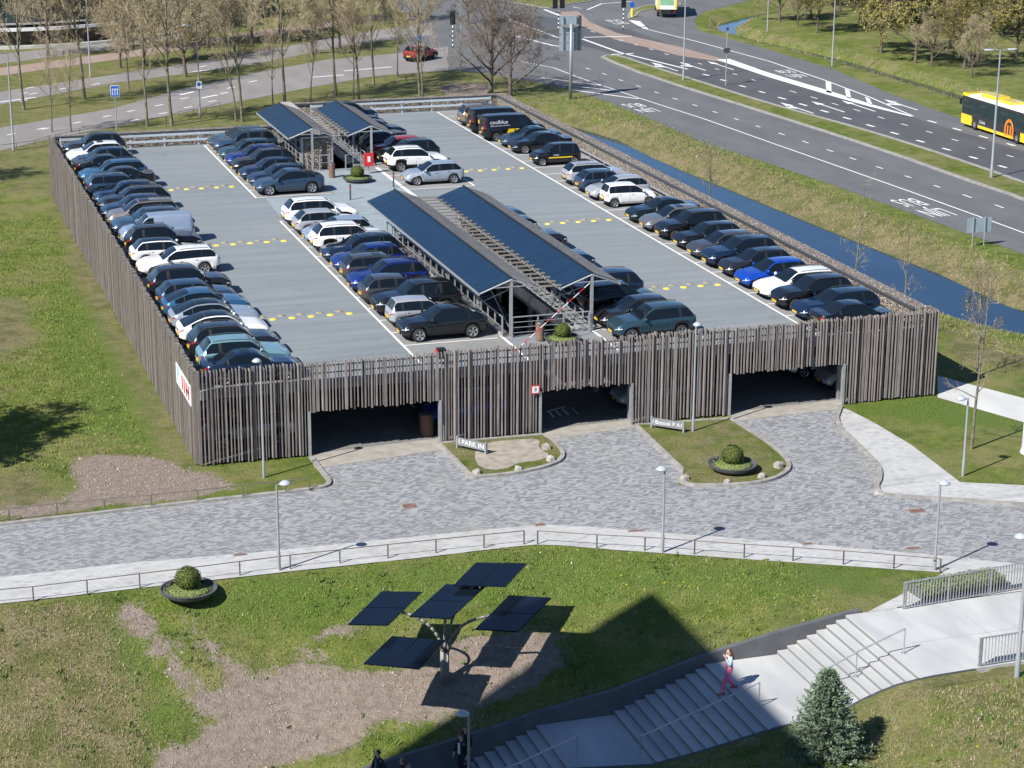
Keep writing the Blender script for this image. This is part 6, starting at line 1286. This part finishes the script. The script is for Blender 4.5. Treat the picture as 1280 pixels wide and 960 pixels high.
trow([(165, 62, 1.25), (205, 40, 1.2), (245, 75, .9), (290, 50, 1), (330, 22, 1), (395, 30, 1), (440, 25, .9), (480, 30, .9), (585, 30, .8), (390, 68, .8), (150, 85, .8), (275, 22, .9), (225, 10, 1.1), (180, 82, 1.0), (232, 96, .9), (215, 60, 1.1), (260, 60, 1.0), (60, 70, .9), (315, 55, .9), (350, 45, .9), (425, 60, .8)], 'brown', '%s pale brown tree from the left between the upper left roads', 'pale brown trees at the upper left')
for i, (px, X, s) in enumerate(((1064, 56.5, 1.0), (1128, 56.5, .95))): x, y = col_at(px, X); tree('canal', x, y, s, 'slender bare tree between stone wall and canal, the %s one' % ('left' if i == 0 else 'right'), 'slender bare trees by the canal')
x, y = g(886, 243); tree('thin', x, y, .75, 'thin bare tree on the canal bank beside the road lettering', 'slender bare trees by the canal', -1.0); x, y = g(1214, 561); tree('canal', x, y, 1.2, 'tall slender bare tree on the lawn right of the garage', 'slender bare trees by the canal'); x, y = g(1222, 470); tree('thin', x, y, .9, 'thin bare tree behind the concrete path at the right', 'slender bare trees by the canal')
trow([(974, 27, .75), (1021, 41, .9), (1101, 66, .95), (1144, 79, .9), (1205, 86, .75), (1075, 30, 1), (1125, 30, 1), (1180, 40, 1), (1235, 45, 1), (1270, 75, .9), (1040, 8, .9), (1085, 4, 1), (1140, 2, 1.1), (1190, -2, 1), (1225, 22, 1.1), (1262, 28, 1.1), (1290, 55, 1.0)], 'olive', '%s olive budding tree from the left beyond the ditch', 'olive trees beyond the ditch')
trow([(997, 33, .5), (1014, 22, .6), (1050, 15, .8), (1164, 84, .6), (1214, 97, .55), (1150, 15, .9), (1205, 12, .9), (1250, 10, 1), (1278, 40, .9), (1100, 8, .8)], 'brown', '%s brownish bare tree from the left beyond the ditch', 'brown trees beyond the ditch')
tree('olive', -4.4, 96.0, 1.15, 'budding tree just outside the left edge casting shade on the lawn'); tree('brown', 6.0, 164.5, .75, 'bare tree outside the left edge near the upper road')
# conifer in the lower right
cx_, cy_, cz_ = 27.2, 55.2, -4.2
def top_at(px, py, z): return g(px, py, z)
cz_ = -3.2; tx, ty_ = g(1037, 832, cz_+5.4)
t = tag(empty('spruce', (tx, ty_, cz_)), 'blue-green young spruce standing in front of the stairs at the lower right', 'tree'); rd = random.Random(5); b = MB(); b.tube((0, 0, 0), (0, 0, 5.3), .11, .015, 8); b.obj('trunk', TRUNK_B, t); NV = MB(); BR2 = MB()
for k in range(420):
    u = (k/420)**.85; z = .4+u*4.75; Lb = (1.95*(1-u)**.8+.12)*rd.uniform(.75, 1.12); a = k*2.399+rd.uniform(-.2, .2); d = Vector((math.cos(a), math.sin(a), .18+.55*u)).normalized(); p = Vector((0, 0, z)); q = p+d*Lb; BR2.tube(p, q, .016, .006, 4, cap=False); ns = int(10+Lb*40)
    for j in range(ns):
        s_ = rd.uniform(.15, 1.03); c = p.lerp(q, s_)+Vector((rd.gauss(0, .05), rd.gauss(0, .05), rd.gauss(0, .035))); dd = (d*.8+Vector((rd.gauss(0, .55), rd.gauss(0, .55), rd.gauss(0, .3)+.2))).normalized(); l_ = rd.uniform(.09, .2)*(1.1-.4*s_); w_ = dd.orthogonal().normalized()*.017; w_.rotate(Matrix.Rotation(rd.uniform(0, PI), 3, dd)); NV.face([c-w_*1.2, c+dd*l_*.5-w_*1.6, c+dd*l_, c+dd*l_*.5+w_*1.6])
BR2.obj('branches', TRUNK_B, t); NV.obj('needles', FIR, t)

# ------------------------------------------------------------------ people
SKIN = mat('skin', (.52, .32, .24), .55); SKIN2 = mat('skin_shade', (.46, .28, .21), .55)
def skin_obj(name, verts, edges, radii, m, parent, sub=2):
    me_ = bpy.data.meshes.new(name); me_.from_pydata(verts, edges, []); me_.materials.append(m); o = add(name, me_, parent); md = o.modifiers.new('skin', 'SKIN'); md.use_smooth_shade = True
    lay = me_.skin_vertices[0].data if me_.skin_vertices else None
    if lay is None:
        bpy.context.view_layer.objects.active = o; bpy.ops.mesh.customdata_skin_add() if False else None
        import bmesh as _b; bm = _b.new(); bm.from_mesh(me_); bm.verts.layers.skin.verify(); bm.to_mesh(me_); bm.free(); lay = me_.skin_vertices[0].data
    for i, r in enumerate(radii):
        lay[i].radius = r if isinstance(r, tuple) else (r, r)
        lay[i].use_root = (i == 0)
    o.modifiers.new('sub', 'SUBSURF').levels = sub; o.modifiers['sub'].render_levels = sub; return o
def person(loc, rz, label, top, legs, hair, pose, hairlen=0, sc=1.0, shoes=None, under=None):
    """faces +X; pose gives joint positions"""
    t = tag(empty('person', loc, rz), label, 'person'); t.scale = (sc,)*3; J = dict(pelvis=(0, 0, .94), waist=(.0, 0, 1.08), chest=(.02, 0, 1.30), neck=(.03, 0, 1.46), head0=(.04, 0, 1.53), head1=(.06, 0, 1.62), head2=(.05, 0, 1.70),
        sl=(.02, .17, 1.41), el=(.0, .24, 1.14), wl=(.06, .25, .90), sr=(.02, -.17, 1.41), er=(.0, -.24, 1.14), wr=(.06, -.25, .90), hl=(0, .09, .90), kl=(.03, .10, .50), al=(-.02, .10, .09), hr=(0, -.09, .90), kr=(.03, -.10, .50), ar=(-.02, -.10, .09)); J.update(pose)
    def far(a, b, k): return tuple(np.array(J[a])+(np.array(J[b])-np.array(J[a]))*k)
    names = ['pelvis', 'waist', 'chest', 'neck', 'head0', 'head1', 'head2', 'sl', 'el', 'wl', 'sr', 'er', 'wr', 'hl', 'kl', 'al', 'hr', 'kr', 'ar']; V = [J[k] for k in names]; rad = [(.14, .12), (.12, .10), (.15, .11), (.055, .055), (.07, .07), (.085, .095), (.06, .07), .06, .045, .03, .06, .045, .03, .09, .062, .04, .09, .062, .04]
    ix = {k: i for i, k in enumerate(names)}; E = [('pelvis', 'waist'), ('waist', 'chest'), ('chest', 'neck'), ('neck', 'head0'), ('head0', 'head1'), ('head1', 'head2'), ('chest', 'sl'), ('sl', 'el'), ('el', 'wl'), ('chest', 'sr'), ('sr', 'er'), ('er', 'wr'), ('pelvis', 'hl'), ('hl', 'kl'), ('kl', 'al'), ('pelvis', 'hr'), ('hr', 'kr'), ('kr', 'ar')]; E = [(ix[a], ix[b]) for a, b in E]
    for s, k in (('l', 1), ('r', -1)):   # foot, palm and five fingers grown from the same skin
        a = np.array(J['a'+s]); n = len(V); V += [tuple(a+(.0, 0, -.05)), tuple(a+(.15, .01*k, -.055))]; rad += [.04, .03]; E += [(ix['a'+s], n), (n, n+1)]
        w_ = np.array(J['w'+s]); d = w_-np.array(J['e'+s]); d /= np.linalg.norm(d); side = np.cross(d, (0, k, 0)); side = side/np.linalg.norm(side) if np.linalg.norm(side) > .1 else np.array((1., 0, 0)); n = len(V); V.append(tuple(w_+d*.05)); rad.append((.030, .022)); E.append((ix['w'+s], n))
        for f, (off, ln_) in enumerate(((-.027, .065), (-.010, .075), (.008, .072), (.025, .058))):
            m_ = len(V); V += [tuple(w_+d*.088+side*off), tuple(w_+d*(.088+ln_)+side*off*1.15+np.array((.012, -.012*k, 0)))]; rad += [.011, .008]; E += [(n, m_), (m_, m_+1)]
        m_ = len(V); V += [tuple(w_+d*.06+side*.045), tuple(w_+d*.095+side*.062)]; rad += [.011, .009]; E += [(n, m_), (m_, m_+1)]
    skin_obj('body', V, E, rad, SKIN, t)
    q = [J['pelvis'], J['hl'], J['kl'], far('kl', 'al', .9), J['hr'], J['kr'], far('kr', 'ar', .9), far('pelvis', 'waist', 1.0)]
    skin_obj('trousers', q, [(0, 1), (1, 2), (2, 3), (0, 4), (4, 5), (5, 6), (0, 7)], [(.165, .14), .108, .082, legs[1], .108, .082, legs[1], (.155, .12)], legs[0], t)
    q = [J['chest'], J['waist'], far('pelvis', 'waist', top[2] if len(top) > 2 else .3), J['sl'], J['el'], far('el', 'wl', .85), J['sr'], J['er'], far('er', 'wr', .85), far('chest', 'neck', .75)]
    skin_obj('jacket', q, [(0, 1), (1, 2), (0, 3), (3, 4), (4, 5), (0, 6), (6, 7), (7, 8), (0, 9)], [(.185, .135), (.165, .13), (.175, .145), .085, .068, .055, .085, .068, .055, .09], top[0], t)
    if under:
        b = MB(); b.box(.125, .16, -.05, .05, .98, 1.42); b.obj('shirt_front', under, t)
    hc = np.array(J['head1']); b = MB(); k0 = 14
    for i in range(9):
        th = PI*i/8
        for k in range(k0):
            ph = 2*PI*k/k0; x_ = math.sin(th)*math.cos(ph)*.102; y_ = math.sin(th)*math.sin(ph)*.096; z_ = math.cos(th)*.115
            if x_ > .035 and z_ < .045: x_ = .035
            b.V.append((hc[0]-.018+x_, hc[1]+y_, hc[2]+.035+max(z_, -.07 if not hairlen else -.115)))
    for i in range(8):
        for k in range(k0): j = (k+1) % k0; b.F.append((i*k0+k, (i+1)*k0+k, (i+1)*k0+j, i*k0+j)); b.I.append(0)
    if hairlen:
        rr_ = random.Random(3)
        for k in range(46):
            a = rr_.uniform(PI*.45, PI*1.55); p_ = Vector((hc[0]-.02+.085*math.cos(a), hc[1]+.09*math.sin(a), hc[2]+.02)); b.tube(p_, p_+Vector((-.03+.06*math.cos(a)+rr_.uniform(-.03, .03), .06*math.sin(a), -hairlen*rr_.uniform(.6, 1))), .024, .010, 5)
    b.obj('hair', hair, t, smooth=True)
    b = MB(); b.face([(hc[0]+.085, hc[1]-.012, hc[2]-.01), (hc[0]+.085, hc[1]+.012, hc[2]-.01), (hc[0]+.088, hc[1], hc[2]+.03)]); b.tube((hc[0]+.08, hc[1], hc[2]+.02), (hc[0]+.107, hc[1], hc[2]-.012), .010, .014, 6); b.obj('nose', SKIN, t)
    b = MB()
    for s in (1, -1): b.box(hc[0]+.078, hc[0]+.088, hc[1]+s*.033-.013, hc[1]+s*.033+.013, hc[2]+.022, hc[2]+.034)
    b.obj('eyes', BLACK, t); b = MB(); b.box(hc[0]+.078, hc[0]+.09, hc[1]-.024, hc[1]+.024, hc[2]-.05, hc[2]-.04); b.obj('mouth', REDP, t)
    for s, k in (('l', 1), ('r', -1)):
        b = MB(); b.tube((hc[0], hc[1]+k*.085, hc[2]-.01), (hc[0], hc[1]+k*.1, hc[2]+.025), .02, .015, 6); b.obj('ear', SKIN, t)
        a = J['a'+s]; sh = MB(); L0 = [(-.09, -.04, -.09), (.19, -.035, -.09), (.19, .035, -.09), (-.09, .04, -.09), (-.08, -.035, -.01), (.05, -.035, .0), (.19, -.02, -.055), (.19, .02, -.055), (.05, .035, .0), (-.08, .035, -.01)]
        sh.V = [(a[0]+x, a[1]+y, a[2]+z) for x, y, z in L0]; sh.F = [(0, 3, 2, 1), (0, 1, 6, 5, 4), (3, 9, 8, 7, 2), (4, 5, 8, 9), (5, 6, 7, 8), (1, 2, 7, 6), (0, 4, 9, 3)]; sh.I = [0]*7; sh.obj('shoe', shoes or BLACK, t)
    return t
PINKT = mat('pink_cloth', (.62, .11, .24), .8, c2=(.70, .16, .30), scale=20); DENIM = mat('pale_denim', (.36, .50, .66), .85, c2=(.46, .6, .74), scale=12); BROWNH = mat('brown_hair', (.07, .03, .018), .5, c2=(.13, .06, .035), scale=30); BLACKC = mat('black_cloth', (.012, .012, .014), .9); JEANS = mat('blue_jeans', (.06, .10, .2), .9); DARKH = mat('dark_hair', (.02, .014, .01), .5); GREYC = mat('dark_green_coat', (.02, .026, .028), .9)
wx, wy = g(911, 862, -1.3)
person((wx, wy, -1.36), PI, 'person in pink trousers and pale denim jacket walking down the stairs, hand raised', (DENIM, 0, .75), (PINKT, .085), BROWNH, dict(kl=(.20, .10, .54), al=(.30, .09, .03), kr=(.06, -.09, .50), ar=(-.28, -.09, .16), el=(.10, .25, 1.15), wl=(.22, .12, 1.42), er=(-.04, -.25, 1.14), wr=(.02, -.27, .90)), .34, 1.0, mat('pink_shoes', (.3, .02, .07), .6), PINKT)
def by_head(px, py, zf): return (*g(px, py, zf+1.62), zf)
walk = dict(kl=(.16, .09, .52), al=(.18, .09, .09), kr=(.02, -.09, .50), ar=(-.25, -.09, .14), el=(-.08, .25, 1.15), wl=(-.02, .24, .90), er=(.08, -.25, 1.15), wr=(.2, -.22, .95))
def zfix(px, py):
    z = -4.0
    for _ in range(12): x, y = g(px, py, z+1.62); z = on_stairs(x, y)[2]
    return (x, y, z)
person(zfix(583, 910), PI+.5, 'person with brown hair in black coat, behind another on the lower stairs', (BLACKC, 0, .1), (JEANS, .075), BROWNH, dict(), .2, .98); person(zfix(577.5, 921), PI+.4, 'person in black coat and pale shirt on the lower stairs beside the lamp', (BLACKC, 0, -.1), (BLACKC, .075), BROWNH, walk, 0, 1.0, None, WHITES)
person(by_head(474, 943, -4.48), PI+.3, 'person with short dark hair in dark coat at the bottom edge, left of two others', (GREYC, 0, 0), (BLACKC, .075), DARKH, walk, 0, 1.03, None, JEANS); person(by_head(504, 950, -4.48), PI-.4, 'person with light brown hair at the bottom edge, middle of three heads', (BLACKC, 0, 0), (BLACKC, .075), mat('light_hair', (.2, .11, .06), .6), walk, 0, .98); person(by_head(513, 957, -4.48), PI+.2, 'person with greying hair at the bottom edge, right of three heads', (BLACKC, 0, 0), (BLACKC, .075), mat('grey_hair', (.12, .10, .09), .6), walk, 0, .98); person(by_head(342, 961, -4.48), PI, 'person with dark hair at the bottom edge, only the head showing', (BLACKC, 0, 0), (BLACKC, .075), DARKH, walk, 0, .98)

# ------------------------------------------------------------------ grass tufts, weeds and litter (stuff)
def scatter(name, n, x0, x1, y0, y1, hgt_, wid, mt, keep, seed, blades=3, lie=0.6, label=None):
    rr = np.random.default_rng(seed); X = rr.uniform(x0, x1, n); Y = rr.uniform(y0, y1, n); k = keep(X, Y, rr); X, Y = X[k], Y[k]; Z = height(X, Y)-.01; m = len(X); out = np.zeros((m, blades, 3, 3))
    for b_ in range(blades):
        a = rr.uniform(0, 2*PI, m); h_ = hgt_*rr.uniform(.5, 1.2, m); l_ = rr.normal(0, lie, m)*h_; w_ = wid*rr.uniform(.6, 1.3, m); ox = rr.normal(0, wid*1.5, m); oy = rr.normal(0, wid*1.5, m)
        ca, sa = np.cos(a), np.sin(a)
        out[:, b_, 0] = np.stack([X+ox-ca*w_, Y+oy-sa*w_, Z], -1); out[:, b_, 1] = np.stack([X+ox+ca*w_, Y+oy+sa*w_, Z], -1); out[:, b_, 2] = np.stack([X+ox-sa*l_, Y+oy+ca*l_, Z+h_], -1)
    V = out.reshape(-1, 3); F = np.arange(len(V)).reshape(-1, 3); me_ = bpy.data.meshes.new(name); me_.vertices.add(len(V)); me_.vertices.foreach_set('co', V.reshape(-1)); me_.loops.add(F.size); me_.loops.foreach_set('vertex_index', F.reshape(-1)); me_.polygons.add(len(F)); me_.polygons.foreach_set('loop_start', np.arange(0, F.size, 3)); me_.polygons.foreach_set('loop_total', np.full(len(F), 3)); me_.update(calc_edges=True); me_.materials.append(mt); return tag(add(name, me_), label, None, kind='stuff')
TUFT = mat('grass_blades', (.13, .18, .03), .9, c2=(.25, .275, .07), scale=.9); STRAW = mat('dry_blades', (.26, .215, .12), .9, c2=(.42, .35, .22), scale=1.2); WEED = mat('weed_blades', (.05, .10, .018), .9, c2=(.12, .19, .04), scale=2); DAISY = mat('daisy', (.75, .75, .7), .8); DAND = mat('dandelion', (.75, .55, .03), .8)
IPAVE = interp
def on_lawn(X, Y): return (Y < interp(X, YPAVE)-.15) & ((Y > 68.5) | (Y < interp(X, YNEAR)-.8)) & ~((X > 36) & (Y > 61) & (X < 47)) & ~((X > 38) & (Y > 67.5))
def indirt(X, Y):
    m = np.zeros(X.shape, bool)
    for p_ in DIRT: m |= inside(X, Y, p_)
    return m
def indry(X, Y):
    m = np.zeros(X.shape, bool)
    for p_ in DRYP: m |= inside(X, Y, p_)
    return m
scatter('grass', 90000, -2, 48, 50, 79, .10, .016, TUFT, lambda X, Y, r: on_lawn(X, Y) & (~indirt(X, Y) | (r.random(len(X)) < .03)) & (~indry(X, Y) | (r.random(len(X)) < .35)), 1, label='short green grass blades on the near lawns')
scatter('dry_grass', 60000, -2, 48, 50, 79, .12, .015, STRAW, lambda X, Y, r: on_lawn(X, Y) & (indry(X, Y) | (r.random(len(X)) < .06)) & (~indirt(X, Y) | (r.random(len(X)) < .1)), 2, label='straw coloured grass in the dry parts of the near lawns')
scatter('weeds', 4200, -2, 48, 50, 79, .2, .035, WEED, lambda X, Y, r: on_lawn(X, Y) & ((np.sin(X*.9+1)*np.sin(Y*.8)+np.sin(X*2.3)*.5) > .35) & (~indirt(X, Y) | (r.random(len(X)) < .25)), 3, 5, .8, label='dark leafy weeds in the near lawns')
scatter('daisies', 1500, -2, 60, 50, 110, .07, .03, DAISY, lambda X, Y, r: (((Y < 79) & on_lawn(X, Y)) | ((X < 14) & (Y > 93.5))) & ~indirt(X, Y) & (np.sin(X*.5)*np.sin(Y*.4+1) > .1), 4, 1, .3, label='small white daisies scattered over the lawns'); scatter('dandelions', 260, 20, 48, 50, 79, .08, .045, DAND, lambda X, Y, r: on_lawn(X, Y) & ~indirt(X, Y), 5, 1, .2, label='yellow dandelions in the near lawns')
scatter('grass', 26000, -2, 14.3, 93, 150, .13, .02, TUFT, lambda X, Y, r: ~indirt(X, Y) & ~indry(X, Y), 6, label='short green grass beside the left screen')
cdist = lambda X, Y: sdf(X, Y, CANAL)
scatter('reeds', 13000, 58, 78, 96, 186, .20, .022, STRAW, lambda X, Y, r: (cdist(X, Y) > .05) & (cdist(X, Y) < 1.6+r.random(len(X))*2.2), 7, 3, .5, label='pale dry reeds along the canal'); scatter('bank_grass', 24000, 60, 80, 96, 190, .15, .03, TUFT, lambda X, Y, r: (cdist(X, Y) > 1.2) & (cdist(X, Y) < 7) & (X < 69.0+(190-Y)*.05+r.random(len(X))), 8, 3, .5, label='green grass on the canal bank')
scatter('reeds', 9000, 100, 116, 150, 245, .25, .03, STRAW, lambda X, Y, r: (sdf(X, Y, DITCH) > .05) & (sdf(X, Y, DITCH) < 1.3), 9, 3, .5, label='dry reeds along the far ditch')
CLOD = mat('earth_clod', (.19, .155, .125), .95, c2=(.33, .28, .235), scale=6); rr = np.random.default_rng(12); b = MB(); cnt = 0
while cnt < 900:
    x, y = rr.uniform(-2, 30), rr.uniform(68.6, 98)
    if 78.8 < y < 88.5: continue
    if not indirt(np.array([x]), np.array([y]))[0]: continue
    s = rr.uniform(.02, .07)*(1.6 if rr.random() < .08 else 1); z = H(x, y); n = len(b.V); b.V += [(x+s, y, z), (x-s, y+s*.3, z), (x, y+s, z), (x+s*.2, y-s, z), (x, y, z+s*.9)]; b.F += [(n, n+2, n+4), (n+2, n+1, n+4), (n+1, n+3, n+4), (n+3, n, n+4)]; b.I += [0]*4; cnt += 1
tag(b.obj('earth_clods', CLOD), 'loose clods and stones on the bare earth', kind='stuff')
